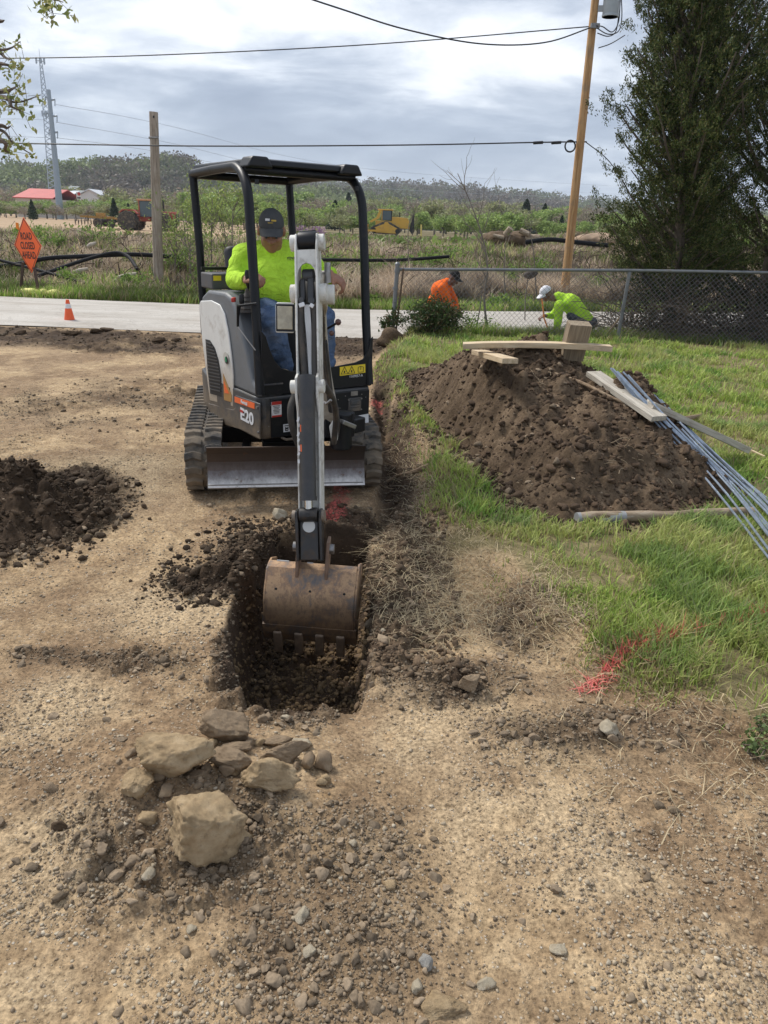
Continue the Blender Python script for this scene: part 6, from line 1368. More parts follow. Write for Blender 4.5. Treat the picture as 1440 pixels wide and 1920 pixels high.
# ---- worker in lime yellow, stooping
YG = 13.9
hG = at(1024, 552, YG); nG = at(1046, 556, YG); c2 = at(1068, 568, YG); pG = at(1102, 604, YG); zg = z1(pG.x, pG.y)
GW_ = thing('person', 'worker in lime yellow long sleeves and white cap stooping with a tool beyond the fence', 'person', (pG.x, pG.y, zg))
HG = hframe(hG, (-.78, -.25, -.58)); g1s, g1e, g1w = at(1048, 572, YG-.18), at(1046, 604, YG-.2), at(1042, 626, YG-.2); g2s, g2e, g2w = at(1056, 566, YG+.16), at(1036, 592, YG+.1), at(1020, 592, YG-.05)
kG1 = Vector((pG.x-.36, pG.y-.14, .42)); kG2 = Vector((pG.x-.30, pG.y+.16, .44)); aG1 = Vector((pG.x-.08, pG.y-.14, .08)); aG2 = Vector((pG.x-.02, pG.y+.18, .08))
bG = head_prims(HG)+[('c', hG+Vector((.03, 0, -.05)), c2+Vector((-.1, 0, .05)), .055, .065), ('e', c2, (.17, .15, .13)), ('e', (c2+pG)/2, (.18, .14, .12)), ('e', pG, (.14, .15, .12)), ('c', g1s, g1e, .05, .04), ('c', g1e, g1w, .04, .03), ('c', g2s, g2e, .05, .04), ('c', g2e, g2w, .04, .03),
     ('c', pG, kG1, .08, .055), ('c', kG1, aG1, .05, .035), ('c', pG, kG2, .08, .055), ('c', kG2, aG2, .05, .035)]+hand_prims(g2w, (-.7, -.2, -.4), (.3, .2, -.8), -1, 1.0)
bg_ = blobmesh('body', bG, .011, SKIND, GW_, 2)
blobmesh('glove', hand_prims(g1w, (-.1, 0, -1), (-.8, .1, 0), 1, .8, 1.15), .009, GLOVE, GW_, 2)
qd = Quaternion((0, 1, 0), math.atan2(.34, .33))
blobmesh('shirt', [('e', c2+Vector((.02, 0, .0)), (.19, .20, .145)), ('c', c2+Vector((0, -.05, 0)), pG+Vector((-.06, -.04, .04)), .165, .15), ('c', c2+Vector((0, .07, 0)), pG+Vector((-.06, .06, .04)), .165, .15), ('c', c2, nG, .15, .085), ('c', g1s, g1e, .095, .070), ('c', g1e, g1e+(g1w-g1e)*.8, .070, .055), ('c', g2s, g2e, .09, .066), ('c', g2e, g2e+(g2w-g2e)*.6, .066, .05)], .014, HIVIZ, GW_, 3, wrinkle(.014, 6, 35))
blobmesh('trousers', [('e', pG+Vector((.02, 0, -.01)), (.16, .185, .13)), ('c', pG+Vector((0, -.1, -.02)), kG1, .10, .075), ('c', kG1, aG1, .072, .055), ('c', pG+Vector((0, .1, -.02)), kG2, .10, .075), ('c', kG2, aG2, .072, .055)], .014, DPANT, GW_, 3)
for a in (aG1, aG2): blobmesh('boot', [('c', a+Vector((.03, 0, -.01)), a+Vector((-.14, 0, -.02)), .05, .042)], .012, BOOT, GW_, 2)
cap(GW_, HG, CAPW, 1.10)
SH = thing('shovel', 'long handled tool with an orange grip held by the stooping worker in lime yellow', 'shovel', gp(1030, 645))
b_ = MB(); b_.tube([at(1016, 560, YG-.1), at(1020, 596, YG-.1), at(1036, 640, YG-.1)], .014, 8); b_.build('handle', mat('tool_orange', (.80, .26, .08), .6), SH, smooth=True)
b_ = MB(); b_.prism([at(1032, 636, YG-.1), at(1041, 637, YG-.1), at(1046, 652, YG-.1), at(1040, 660, YG-.1), at(1034, 652, YG-.1)], (0, .01, 0)); b_.build('blade', STEEL, SH)

# ================================================================== VEGETATION
LEAF = mat('leaf', (.1, .2, .05), .6, tint=True, trans=.3, spec=.25); NEED = mat('cedar_needle', (.05, .08, .03), .7, tint=True, trans=.12, spec=.2)
BRK = mat('bark', (.13, .10, .075), .9, var=.4, vscale=9); BRKG = mat('grey_bark', (.20, .17, .14), .9, var=.3, vscale=5)
def leaves(name, P, S, C, m_, parent=None, aspect=.55, D=None, jit=1.0, seed=1, kind=None):
    """little folded leaves at points P with size S; D gives their long direction"""
    r = np.random.default_rng(seed); n = len(P); d = r.normal(size=(n, 3)); 
    if D is not None: d = D+d*jit*.35
    d /= np.linalg.norm(d, axis=1)[:, None]+1e-9; q_ = r.normal(size=(n, 3)); s_ = np.cross(d, q_); s_ /= np.linalg.norm(s_, axis=1)[:, None]+1e-9
    S = np.asarray(S).reshape(-1, 1); L = d*S; W = s_*S*aspect*.5
    V = np.stack([P-L*.5, P+W, P+L*.5, P-W], 1).reshape(-1, 3); F = (np.arange(n)*4)[:, None]+np.arange(4)
    me = npmesh(name, V, F, False, np.repeat(C, 4, 0)); o = link(name, me, m_, parent)
    if kind: tag(o, kind=kind)
    return o
def colmix(n, r, cols):
    k = r.integers(0, len(cols), n); t_ = .7+.6*r.random((n, 1)); return np.array(cols)[k]*t_
def limbs(b_, a, d, L, r_, depth, rr, tips, up_=.25, spread=.7, n=3):
    pts = [Vector(a)]; d = Vector(d).normalized()
    for i in range(5):
        d = (d+Vector((rr.gauss(0, .12), rr.gauss(0, .12), rr.gauss(0, .08)+up_*.12))).normalized(); pts.append(pts[-1]+d*L/5)
    b_.tube(pts, [r_*(1-.6*i/5) for i in range(6)], 5 if depth > 1 else 3, False)
    tips.append((pts[-1], d, depth)); tips.append((pts[-2], d, depth))
    if depth <= 0: tips.append((pts[-3], d, depth)); return
    for k in range(n):
        i = rr.choice([2, 3, 4, 5]); e = Vector((rr.gauss(0, 1), rr.gauss(0, 1), rr.gauss(.2, .6))); e = (d+e.normalized()*spread).normalized()
        limbs(b_, pts[i], e, L*rr.uniform(.5, .72), r_*.45, depth-1, rr, tips, up_, spread, n)
# ---- eastern red cedars at the right
def cedar(name, label, bx, by, H_, rad, z0, seed, nl=95, cl=14, lean=(0, 0)):
    rr = random.Random(seed); r = np.random.default_rng(seed); zb = z1(bx, by); root = thing(name, label, 'tree', (bx, by, zb)); base = Vector((bx, by, zb)); topv = base+Vector((lean[0], lean[1], H_))
    b_ = MB(); b_.tube([base-Vector((0, 0, .1))]+[base.lerp(topv, f)+Vector((rr.gauss(0, .03), rr.gauss(0, .03), 0)) for f in (.1, .25, .4, .55, .7, .85, 1)], [.13, .12, .10, .085, .065, .045, .03, .01], 8); b_.build('trunk', BRK, root, smooth=True)
    b_ = MB(); P = []; D = []
    for i in range(nl):
        f = (i+rr.random())/nl; z = z0+(H_-z0)*f; pr = rad*(1.05-.15*abs(f-.3)) * (1-max(0, (f-.78)/.34))**.8*rr.uniform(.5, 1.1)
        a = rr.random()*6.283; pr *= .70+.65*float(vnoise(np.array([a*1.2]), np.array([f*6.0]), seed)[0]); o_ = base.lerp(topv, z/H_); dirv = Vector((math.cos(a), math.sin(a), .35+.7*f)).normalized(); L = pr
        if L < .15: L = .15
        pts = [o_]; d = dirv.copy()
        for k in range(5): d = (d+Vector((rr.gauss(0, .10), rr.gauss(0, .10), .10))).normalized(); pts.append(pts[-1]+d*L/5)
        b_.tube(pts, [.022*(1-.75*k/5)*(L/1.2+.3) for k in range(6)], 4, False)
        for c_ in range(int(cl*(.5+L/rad*.7))):
            t_ = rr.uniform(.25, 1.05)*5; k = min(4, int(t_)); p = pts[k].lerp(pts[k+1], t_-k)+Vector((rr.gauss(0, .13), rr.gauss(0, .13), rr.gauss(0, .11)))*(.5+.5*rad)
            dd = (d+Vector((rr.gauss(0, .5), rr.gauss(0, .5), rr.gauss(.25, .4)))).normalized()
            m_ = 66; tt = r.random((m_, 1)); lenv = rr.uniform(.14, .28); P.append(np.array(p)+np.array(dd)*lenv*tt+r.normal(size=(m_, 3))*.045*(1-.5*tt)); D.append(np.tile(dd, (m_, 1)))
    b_.build('branches', BRK, root)
    P = np.concatenate(P); D = np.concatenate(D); n = len(P); cn = fbm(P[:, 0]*2.1+P[:, 1], P[:, 2]*2.1, seed, 3)[:, None]
    C = colmix(n, r, [(.026, .042, .012), (.045, .066, .018), (.080, .100, .028), (.125, .125, .042)])*(.75+.7*cn); br_ = r.random(n) < .06; C[br_] = np.array([.13, .10, .045])
    leaves('crown', P, (.03+.035*r.random(n)), C, NEED, root, .32, D, 1.6, seed+1); return root
cedar('cedar_tree', 'dark cedar with a ragged left side, nearest the utility pole behind the fence', 5.25, 14.3, 6.0, 1.5, .6, 401, 170, 17, (-.45, .2))
cedar('cedar_tree', 'tall dense dark cedar at the right edge behind the fence', 7.0, 14.7, 8.6, 1.95, .4, 402, 190, 17, (.2, .1))
cedar('cedar_tree', 'dark cedar filling the background between the two front cedars', 6.2, 16.4, 7.6, 1.5, .5, 403, 110, 14, (-.2, 0))
cedar('cedar_tree', 'cedar partly outside the right edge of the picture', 8.7, 13.9, 7.0, 1.6, .4, 404, 100, 14)
# tangle of bare vines under the cedars
rr = random.Random(77); b_ = MB()
for i in range(1300):
    x = rr.uniform(4.0, 9.4)+.0; y = rr.uniform(13.35, 14.6); z = z1(x, y)+rr.uniform(0, .9)*rr.random(); d = Vector((rr.gauss(0, .8), rr.gauss(0, .35), rr.gauss(.5, .5))).normalized(); pts = [Vector((x, y, z))]
    cv = Vector((rr.gauss(0, .25), rr.gauss(0, .15), rr.gauss(-.12, .15)))
    for k in range(6): d = (d+cv*.6+Vector((rr.gauss(0, .15), rr.gauss(0, .15), rr.gauss(0, .15)))).normalized(); pts.append(pts[-1]+d*rr.uniform(.10, .22)); pts[-1].z = max(pts[-1].z, z1(x, y)+.02)
    b_.tube(pts, rr.uniform(.003, .009), 3, False)
tag(b_.build('vine_tangle', mat('vine_bark', (.11, .08, .055), .9, var=.5, vscale=3)), kind='stuff')
r = np.random.default_rng(78); n = 17000; P = np.stack([4.3+5.2*r.random(n), 13.5+1.3*r.random(n), np.zeros(n)], 1); P[:, 2] = zat(P[:, 0], P[:, 1])+1.1*r.random(n)**1.3
leaves('undergrowth_leaves', P, .03+.05*r.random(n), colmix(n, r, [(.02, .03, .012), (.035, .04, .018), (.05, .035, .02), (.05, .065, .022)]), LEAF, None, .5, seed=79, kind='stuff')
# leaning sticks against the fence
stick([(1128, 640, 13.4), (1145, 618, 13.3), (1168, 588, 13.2)], .03, 'rotten pole leaning against the fence right of the stooping worker', 'pole', name='leaning_pole', on=1)
# ---- shrubs
def shrub(x, y, w_, h_, label, cols, n=900, ls=.05, seed=1, name='shrub', stems=10, cat='shrub', group=None, asp=.4, zb=None):
    rr = random.Random(seed); r = np.random.default_rng(seed); zb = z1(x, y) if zb is None else zb; root = thing(name, label, cat, (x, y, zb), group=group); b_ = MB(); P = []; D = []
    for i in range(stems):
        a = rr.random()*6.283; rad = math.sqrt(rr.random())*w_*.5; tip = Vector((x+math.cos(a)*rad, y+math.sin(a)*rad, zb+h_*rr.uniform(.55, 1.0)*(1-.35*(rad/(w_*.5))**2))); mid = Vector((x, y, zb)).lerp(tip, .5)+Vector((rr.gauss(0, .03), rr.gauss(0, .03), h_*.06)); pts = [Vector((x, y, zb-.03)), mid, tip]
        b_.tube(pts, [.012*h_+.004, .007*h_+.002, .003], 4, False); m_ = n//stems; t_ = .25+.8*r.random((m_, 1))**.7
        q_ = np.array(pts[1])*(1-t_)+np.array(tip)*t_; P.append(q_+r.normal(size=(m_, 3))*w_*.10); D.append(np.tile((tip-mid).normalized(), (m_, 1)))
    b_.build('stems', BRK, root); P = np.concatenate(P); P[:, 2] = np.maximum(P[:, 2], zb+.02); D = np.concatenate(D)
    leaves('foliage', P, ls*(.6+.8*r.random(len(P))), colmix(len(P), r, cols), LEAF, root, asp, D, 2.2, seed+1); return root
EVG = [(.035, .065, .022), (.055, .095, .030), (.09, .13, .045), (.13, .10, .05)]
FRG = [(.13, .22, .045), (.20, .31, .065), (.28, .38, .10)]
p = at(812, 600, 12.75); shrub(p.x, 12.75, .92, .56, 'rounded dark green bush in front of the fence hiding the orange worker', EVG, 5200, .06, 501, stems=46, asp=.3)
p = at(735, 600, 12.7); shrub(p.x, 12.6, .35, .62, 'small leafy shoot growing at the left fence post', EVG, 500, .06, 502, stems=9)
shrub(1.3, 13.25, .9, .45, 'low green weeds along the fence right of the bush', FRG, 900, .05, 503, stems=14, name='weeds', cat='weeds')
sodb = blobmesh('sod_clump', [('e', (-.02, 12.0, .20), (.14, .14, .12)), ('e', (.06, 12.05, .12), (.18, .16, .12)), ('e', (-.10, 12.0, .08), (.14, .14, .08))], .03, SOILB, disp=lambda c_, n_: .06*n3(c_, 9, 3)); tag(sodb, 'uprooted clump of sod and roots beside the left fence post', 'sod clump')
stick([(745, 640, 12.3), (800, 646, 12.2), (855, 650, 12.1)], .022, 'thin bare pole lying in the grass below the bush', 'pole', name='fallen_pole', on=1)
GRP = 'green shrubs on the bank'
for i, (u, v, Y, w_, h_, lab) in enumerate([(60, 442, 25, 1.2, .6, 'far left'), (108, 452, 24, .9, .5, 'behind the pipe'), (188, 445, 25.5, 1.5, .6, ''), (650, 500, 20, .7, .4, ''), (765, 465, 23, 1.0, .6, ''), (805, 462, 23.5, .9, .6, ''), (620, 470, 23, 1.1, .6, ''), (700, 478, 22.5, 1.0, .5, ''), (690, 552, 18.4, .6, .3, ''), (890, 470, 23, 1.1, .5, ''), (960, 475, 23, .9, .5, ''), (930, 575, 18.8, .6, .35, ''), (1010, 465, 24, 1.0, .5, ''), (840, 445, 25, 1.4, .6, ''), (540, 500, 20, .7, .4, ''), (330, 500, 21.5, 1.0, .7, ''), (380, 525, 20.5, 1.2, .7, ''), (1110, 470, 22, 1.2, .7, ''), (130, 520, 19.6, .8, .4, ''), (250, 530, 19.4, .9, .4, '')]):
    p = at(u, v, Y); shrub(p.x, Y, w_, h_, 'bright green shrub among the dead stalks on the bank beyond the road', FRG, 420, .09, 510+i, stems=9, group=GRP)
# ---- bare and budding saplings
def sapling(pts_, Y, r_, label, leafn=0, cols=FRG, ls=.06, seed=1, branches=9, mat_=BRKG, name='sapling', group=None, bl=.9):
    rr = random.Random(seed); r = np.random.default_rng(seed); P3 = [at(u, v, Y) for u, v in pts_]; base = P3[0]; base.z = min(base.z, z1(base.x, base.y)+.05); root = thing(name, label, 'sapling', base, group=group)
    c_ = crom(P3, 5); n = len(c_); b_ = MB(); b_.tube(c_, [r_*(1-.75*i/(n-1)) for i in range(n)], 6); b_.build('stem', mat_, root, smooth=True); b_ = MB(); tips = []
    for k in range(branches):
        i = rr.randrange(int(n*.25), n-1); d = (c_[i+1]-c_[i]).normalized(); e = Vector((rr.choice([-1, 1])*rr.uniform(.5, 1.2), rr.gauss(0, .6), rr.uniform(.1, .5))); d = (d+e*.8).normalized(); limbs(b_, c_[i], d, bl*rr.uniform(.5, 1.0)*(1.2-i/n*.6), r_*.38, 1, rr, tips, .3, .7, 3)
    tips.append((c_[-1], Vector((0, 0, 1)), 0)); b_.build('twigs', mat_, root)
    if leafn:
        k = r.integers(0, len(tips), leafn); P = np.array([tuple(tips[i][0]) for i in k])+r.normal(size=(leafn, 3))*.11; leaves('foliage', P, ls*(.6+.8*r.random(leafn)), colmix(leafn, r, cols), LEAF, root, .45, seed=seed+1)
    return root
sapling([(916, 625), (908, 560), (914, 500), (903, 440), (882, 380), (858, 325)], 13.4, .022, 'bare sapling with forked twigs rising behind the fence between the two workers', 0, seed=601, branches=12, bl=1.0)
sapling([(885, 640), (898, 590), (905, 540), (912, 500)], 13.35, .014, 'thin bare stem crossing the bare sapling low behind the fence', 0, seed=602, branches=4, bl=.5)
sapling([(950, 560), (945, 500), (950, 440)], 19, .02, 'thin bare sapling on the bank right of the forked sapling', 12, seed=603, branches=7, bl=.7)
sapling([(1010, 540), (1000, 470), (990, 425)], 20, .02, 'thin bare sapling on the bank left of the utility pole', 12, seed=604, branches=6, bl=.6)
sapling([(770, 500), (765, 440), (772, 400)], 21, .018, 'thin bare sapling on the bank behind the left fence post', 20, seed=605, branches=6, bl=.6)
BUD = [(.20, .27, .07), (.28, .36, .10), (.36, .40, .14)]
for i, (u, v0, v1, Y) in enumerate([(322, 540, 420, 21), (345, 545, 365, 22), (372, 540, 350, 22.5), (398, 540, 372, 21.5), (418, 545, 352, 22.5), (440, 540, 380, 21), (362, 550, 440, 20.2), (520, 520, 400, 22.5), (560, 500, 420, 23)]):
    sapling([(u, v0), (u+rnd.uniform(-8, 8), (v0+v1)/2), (u+rnd.uniform(-14, 10), v1)], Y, .028, 'slender sapling with sparse yellow-green buds growing on the bank behind the excavator', 520, BUD, .075, 620+i, 11, group='budding saplings behind the excavator', bl=1.0)
# ---- overhanging branches at the upper left (trunk stands outside the picture)
OT = thing('oak_tree', 'young oak reaching twigs with yellow-green new leaves into the upper left corner', 'tree', (-6.9, 7.2, 0))
b_ = MB(); b_.tube([Vector((-6.9, 7.2, -.1)), Vector((-6.85, 7.2, 2)), Vector((-6.7, 7.1, 4)), Vector((-6.6, 7.0, 7))], [.22, .18, .14, .07], 12); b_.build('trunk', BRK, OT, smooth=True)
rr = random.Random(5); r = np.random.default_rng(5); b_ = MB(); LP = []
for pts_ in ([(-500, 60), (-120, -30), (20, -14), (88, -4), (118, 4)], [(-500, 60), (-100, -20), (60, -20), (92, 8), (100, 28)], [(-500, 200), (-160, 110), (-30, 95), (15, 92), (38, 78)], [(-160, 110), (-20, 96), (10, 108), (22, 112)], [(-160, 130), (-20, 120), (14, 122), (28, 127)],
             [(-500, 300), (-150, 190), (-20, 178), (30, 192), (76, 178)], [(-150, 190), (0, 182), (22, 200), (44, 210)], [(-100, 170), (0, 172), (20, 168), (34, 160)], [(-500, 380), (-150, 250), (-10, 242), (25, 268), (60, 290)], [(-150, 250), (-10, 236), (12, 240), (20, 236)], [(-100, 240), (0, 262), (10, 282), (18, 286)], [(-30, 38), (0, 40), (8, 38)]):
    c_ = crom([at(u, v, 6.8+.25*math.sin(v)) for u, v in pts_], 7); n = len(c_); b_.tube(c_, [.028*(1-i/n)**1.4+.0035 for i in range(n)], 5, False)
    if pts_[-1][0] > 10:
        for i in range(int(n*.60), n):
            for k in range(rr.choice([0, 1, 1])):
                e = c_[i]+Vector((rr.gauss(0, .05), rr.gauss(0, .06), rr.gauss(-.01, .05))); b_.tube([c_[i], e], .002, 3, False)
                for q_ in range(5): LP.append((e+Vector((rr.gauss(0, .022), rr.gauss(0, .022), rr.gauss(-.015, .022)))))
b_.build('branches', BRK, OT); P = np.array([tuple(p) for p in LP]); leaves('leaves', P, .035+.035*r.random(len(P)), colmix(len(P), r, [(.22, .26, .08), (.34, .38, .13), (.42, .40, .17)]), LEAF, OT, .5, seed=6)

# ---- background trees
def crown_tree(name, seed, H_, W_, cols, n, ls, bark, dens=1.0, conic=False, bare=False):
    rr = random.Random(seed); r = np.random.default_rng(seed); root = thing(name, None, None, (0, 0, 0)); b_ = MB(); tips = []
    b_.tube([(0, 0, -.3), (rr.gauss(0, .1), 0, H_*.3), (rr.gauss(0, .15), 0, H_*.62)], [.03*H_, .022*H_, .012*H_], 6); b_.build('trunk', bark, root)
    b_ = MB()
    for k in range(7): a = rr.random()*6.28; limbs(b_, (0, 0, H_*rr.uniform(.25, .6)), (math.cos(a), math.sin(a), 1.0), H_*.38, .010*H_, 1, rr, tips, .3, .8, 3)
    b_.build('limbs', bark, root); P = []
    if conic:
        z = H_*(.05+.95*r.random(n)); rad = W_*.5*(1-z/H_)**.8*np.sqrt(r.random(n))*(.8+.4*vnoise(z*3, z*0, seed)); a = r.random(n)*6.28; P = np.stack([np.cos(a)*rad, np.sin(a)*rad, z], 1)
    else:
        lob = [(rr.gauss(0, W_*.22), rr.gauss(0, W_*.22), H_*rr.uniform(.38, .82), W_*rr.uniform(.20, .34)) for _ in range(11)]
        for (x, y, z, q_) in lob:
            m_ = n//11; d = r.normal(size=(m_, 3)); d /= np.linalg.norm(d, axis=1)[:, None]; P.append(np.array([x, y, z])+d*q_*(r.random((m_, 1))**.45)*[1, 1, .85])
        P = np.concatenate(P)
    nn_ = len(P); sh_ = fbm(P[:, 0]*.8+3, P[:, 2]*.8+P[:, 1]*.5, seed, 3)[:, None]; C = colmix(nn_, r, cols)*(.7+.6*sh_)
    leaves('crown', P, ls*(.6+.8*r.random(nn_)), C, LEAF, root, .8, seed=seed+1); return root
SPR = [(.22, .31, .09), (.29, .39, .12), (.37, .46, .15)]; OLV = [(.25, .26, .13), (.30, .31, .15), (.33, .35, .17)]; BRW = [(.26, .215, .17), (.31, .25, .20), (.27, .25, .17)]; DKG = [(.035, .06, .03), (.05, .08, .035)]; PUR = [(.36, .20, .36), (.44, .28, .42), (.30, .22, .26)]
protos = {'spring': [crown_tree('leafy_tree', 701, 8, 7.5, SPR, 2400, .50, BRKG), crown_tree('leafy_tree', 702, 8, 6.5, SPR, 2200, .50, BRKG)], 'olive': [crown_tree('leafy_tree', 703, 8, 7, OLV, 2000, .45, BRKG)], 'brown': [crown_tree('bare_tree', 704, 8, 7, BRW, 1500, .36, BRKG)], 'dark': [crown_tree('evergreen_tree', 705, 8, 4.2, DKG, 1800, .45, BRKG, conic=True)], 'purple': [crown_tree('redbud_tree', 706, 8, 9, PUR, 1400, .45, BRKG)]}
LBL = {'spring': ('fresh spring-green tree in the belt of trees beyond the field', 'spring-green trees beyond the field'), 'olive': ('olive budding tree in the belt of trees beyond the field', 'olive trees beyond the field'), 'brown': ('still bare brown-grey tree in the belt of trees beyond the field', 'bare trees beyond the field'), 'dark': ('dark conical evergreen among the trees beyond the field', 'dark evergreens beyond the field'), 'purple': ('low purple flowering tree in front of the tree belt beyond the field', 'purple flowering trees')}
usedp = set()
def plant(kind, x, Y, H_, wk=1.0, label=None, group=True):
    pl = protos[kind]; i = rnd.randrange(len(pl)); o = pl[i]
    if (kind, i) in usedp: o = copy_tree(o)
    usedp.add((kind, i)); o.location = (x, Y, .4); o.rotation_euler = (0, 0, rnd.random()*6.28); o.scale = (H_/8*wk, H_/8*wk, H_/8)
    o['label'] = label or LBL[kind][0]; o['category'] = 'tree'
    if label is None: o['group'] = LBL[kind][1]
    elif 'group' in o: del o['group']
    return o
for kind in protos:
    for o in protos[kind]: o.location = (0, 300, -200)
us = -80
while us < 1500:
    for lay in range(3):
        Y = [rnd.uniform(120, 150), rnd.uniform(165, 210), rnd.uniform(240, 300)][lay]; u = us+rnd.uniform(-14, 14)
        vt = [np.interp(u, [0, 230, 380, 560, 700, 1000, 1150, 1400], [398, 388, 375, 388, 394, 398, 412, 425]), np.interp(u, [0, 230, 380, 700, 1000, 1150, 1400], [376, 366, 360, 376, 382, 395, 410]), np.interp(u, [0, 150, 300, 380, 700, 1000, 1150, 1400], [352, 358, 352, 350, 372, 380, 392, 405])][lay]+rnd.uniform(-9, 12)
        if u < 215 and lay == 0: continue
        if 20 < u < 215 and lay == 1 and rnd.random() < .75: continue
        if 15 < u < 200 and lay == 2: vt -= 2; Y = rnd.uniform(300, 340)
        p = at(u, vt, Y); H_ = p.z-.4
        if H_ < 1.2: continue
        kind = rnd.choices(['spring', 'olive', 'brown', 'dark'], [[6, 2, 1, .15], [5, 3, 2, .4], [2, 4, 4, .4]][lay])[0]
        plant(kind, p.x, Y, H_, rnd.uniform(.9, 1.5))
    us += 22
for u, v, Y, lab in ((590, 428, 70, 'purple flowering tree seen through the cab right of the operator'), (562, 431, 72, 'smaller purple flowering tree left of the other one beyond the bank')):
    p = at(u, v, Y); plant('purple', p.x, Y, max(1.2, p.z-.4), 1.3, lab)
for u, v, Y in ((58, 374, 150), (212, 372, 150), (240, 382, 150)):
    p = at(u, v, Y); plant('dark', p.x, Y, p.z-.4, 1.2, None)
for u, vt, Y, k in ((8, 378, 180, 'olive'), (26, 372, 190, 'spring'), (66, 376, 185, 'spring'), (84, 370, 195, 'spring'), (102, 380, 170, 'brown'), (122, 376, 200, 'olive'), (158, 380, 175, 'brown'), (176, 374, 190, 'spring'), (196, 376, 180, 'spring'), (206, 380, 170, 'olive'), (140, 384, 165, 'olive'), (44, 384, 160, 'brown')):
    p = at(u, vt, Y); plant(k, p.x, Y, p.z-.4, 1.5)
# ---- forest on the hills: reads as one mass
def forest(name, G, n, sz_, seed, cols, nq=80):
    r = np.random.default_rng(seed); i = r.integers(0, G.shape[0]-1, n); k = r.integers(0, G.shape[1]-2, n); a, c_ = r.random((n, 1)), r.random((n, 1))
    Pb = (G[i, k]*(1-a)+G[i+1, k]*a)*(1-c_)+(G[i, k+1]*(1-a)+G[i+1, k+1]*a)*c_; s_ = sz_*(.6+.8*r.random(n)); d = r.normal(size=(n, nq, 3)); d /= np.linalg.norm(d, axis=2)[..., None]
    P = Pb[:, None, :]+d*(s_[:, None, None]*.55*r.random((n, nq, 1))**.4)*[1, 1, .9]; P[..., 2] += s_[:, None]*.5
    z = fbm(Pb[:, 0]*.012, Pb[:, 1]*.012, seed, 3); kk = np.clip((z*1.6-.3+.5*(r.random(n)-.5))*len(cols), 0, len(cols)-1).astype(int); C = np.array(cols)[kk]*(.75+.5*r.random((n, 1)))
    leaves(name, P.reshape(-1, 3), (np.repeat(s_, nq)*.16), np.repeat(C, nq, 0)*(.93+.14*r.random((n*nq, 1))), LEAF, None, .8, seed=seed+1, kind='stuff')
HC = [(.165, .14, .115), (.19, .165, .13), (.165, .165, .11), (.19, .215, .105), (.25, .29, .13)]
forest('hillside_forest', H1, 5200, 11, 801, HC); forest('distant_forest', H2, 5200, 14, 802, [(.21, .18, .15), (.22, .20, .16), (.21, .22, .15), (.24, .27, .15)], 55)
# ground cover field brush between the crest and the trees
r = np.random.default_rng(811); n = 26000; Y = 30*(115/30)**r.random(n); X = (r.random(n)*1.2-.42)*Y*1.0; k = (X > -.19*Y+1.0) | (r.random(n) < .05); X, Y = X[k], Y[k]; n = len(X)
P = np.stack([X, Y, zat(X, Y)+.12*r.random(n)+.1], 1); leaves('field_weeds', P, .25+.35*r.random(n), colmix(n, r, [(.15, .22, .06), (.22, .29, .09), (.24, .20, .12), (.30, .25, .17)]), LEAF, None, .6, seed=812, kind='stuff')

# ================================================================== BUILDINGS
def shed(name, label, u0, u1, vt, ve, vb, Y, roofm, wallm, depth=14, gable=False, wins=0, cat='building'):
    a = at(u0, ve, Y); c_ = at(u1, ve, Y); zt_ = at((u0+u1)/2, vt, Y+depth/2).z; zb = .2; x0, x1 = a.x, c_.x; ze = (a.z+c_.z)/2; root = thing(name, label, cat, ((x0+x1)/2, Y+depth/2, zb))
    b_ = MB(); b_.box(((x0+x1)/2, Y+depth/2, (zb+ze)/2), (x1-x0, depth, ze-zb)); wl_ = b_.build('wall', wallm, root)
    b_ = MB(); o_ = .5
    if gable: ymid = None; pr = [(x0-o_, ze), ((x0+x1)/2, zt_), (x1+o_, ze), (x1+o_, ze+.25), ((x0+x1)/2, zt_+.3), (x0-o_, ze+.25)]; b_.prism([(x, Y-o_, z) for x, z in pr], (0, depth+2*o_, 0)); b2 = MB(); b2.prism([(x0, Y+.05, ze), ((x0+x1)/2, Y+.05, zt_), (x1, Y+.05, ze)], (0, depth-.1, 0)); b2.build('gable', wallm, root)
    else: pr = [(Y-o_, ze), (Y+depth/2, zt_), (Y+depth+o_, ze), (Y+depth+o_, ze+.2), (Y+depth/2, zt_+.25), (Y-o_, ze+.2)]; b_.prism([(x0-o_, y, z) for y, z in pr], (x1-x0+2*o_, 0, 0))
    b_.build('roof', roofm, root)
    for i in range(wins):
        x = x0+(x1-x0)*(i+.5)/wins; b_ = MB(); b_.box((x, Y-.03, zb+(ze-zb)*.5), ((x1-x0)/wins*.45, .06, (ze-zb)*.35)); w2 = b_.build('window', mat('window_frame', (.5, .5, .5), .5), root); b_ = MB(); b_.box((x, Y-.07, zb+(ze-zb)*.5), ((x1-x0)/wins*.36, .03, (ze-zb)*.27)); b_.build('pane', mat('dark_glass', (.04, .05, .06), .15), w2)
    return root
RROOF = mat('red_roof', (.50, .085, .07), .6, var=.15, vscale=.4); WROOF = mat('white_roof', (.62, .64, .66), .5, var=.1, vscale=.3); GROOF = mat('grey_roof', (.20, .23, .23), .7); CREAM = mat('cream_wall', (.50, .46, .40), .8); WWALL = mat('white_wall', (.66, .66, .64), .7)
shed('red_roofed_building', 'long low building with a bright red roof at the far left', 28, 96, 355, 372, 392, 225, RROOF, CREAM, 22, wins=6)
shed('white_building', 'pale roofed white building immediately right of the steel pole', 103, 131, 359, 367, 376, 260, WROOF, WWALL, 14, wins=3)
shed('grey_roofed_house', 'low grey-green roofed building between the two white ones', 126, 156, 358, 366, 376, 285, GROOF, CREAM, 14, wins=3)
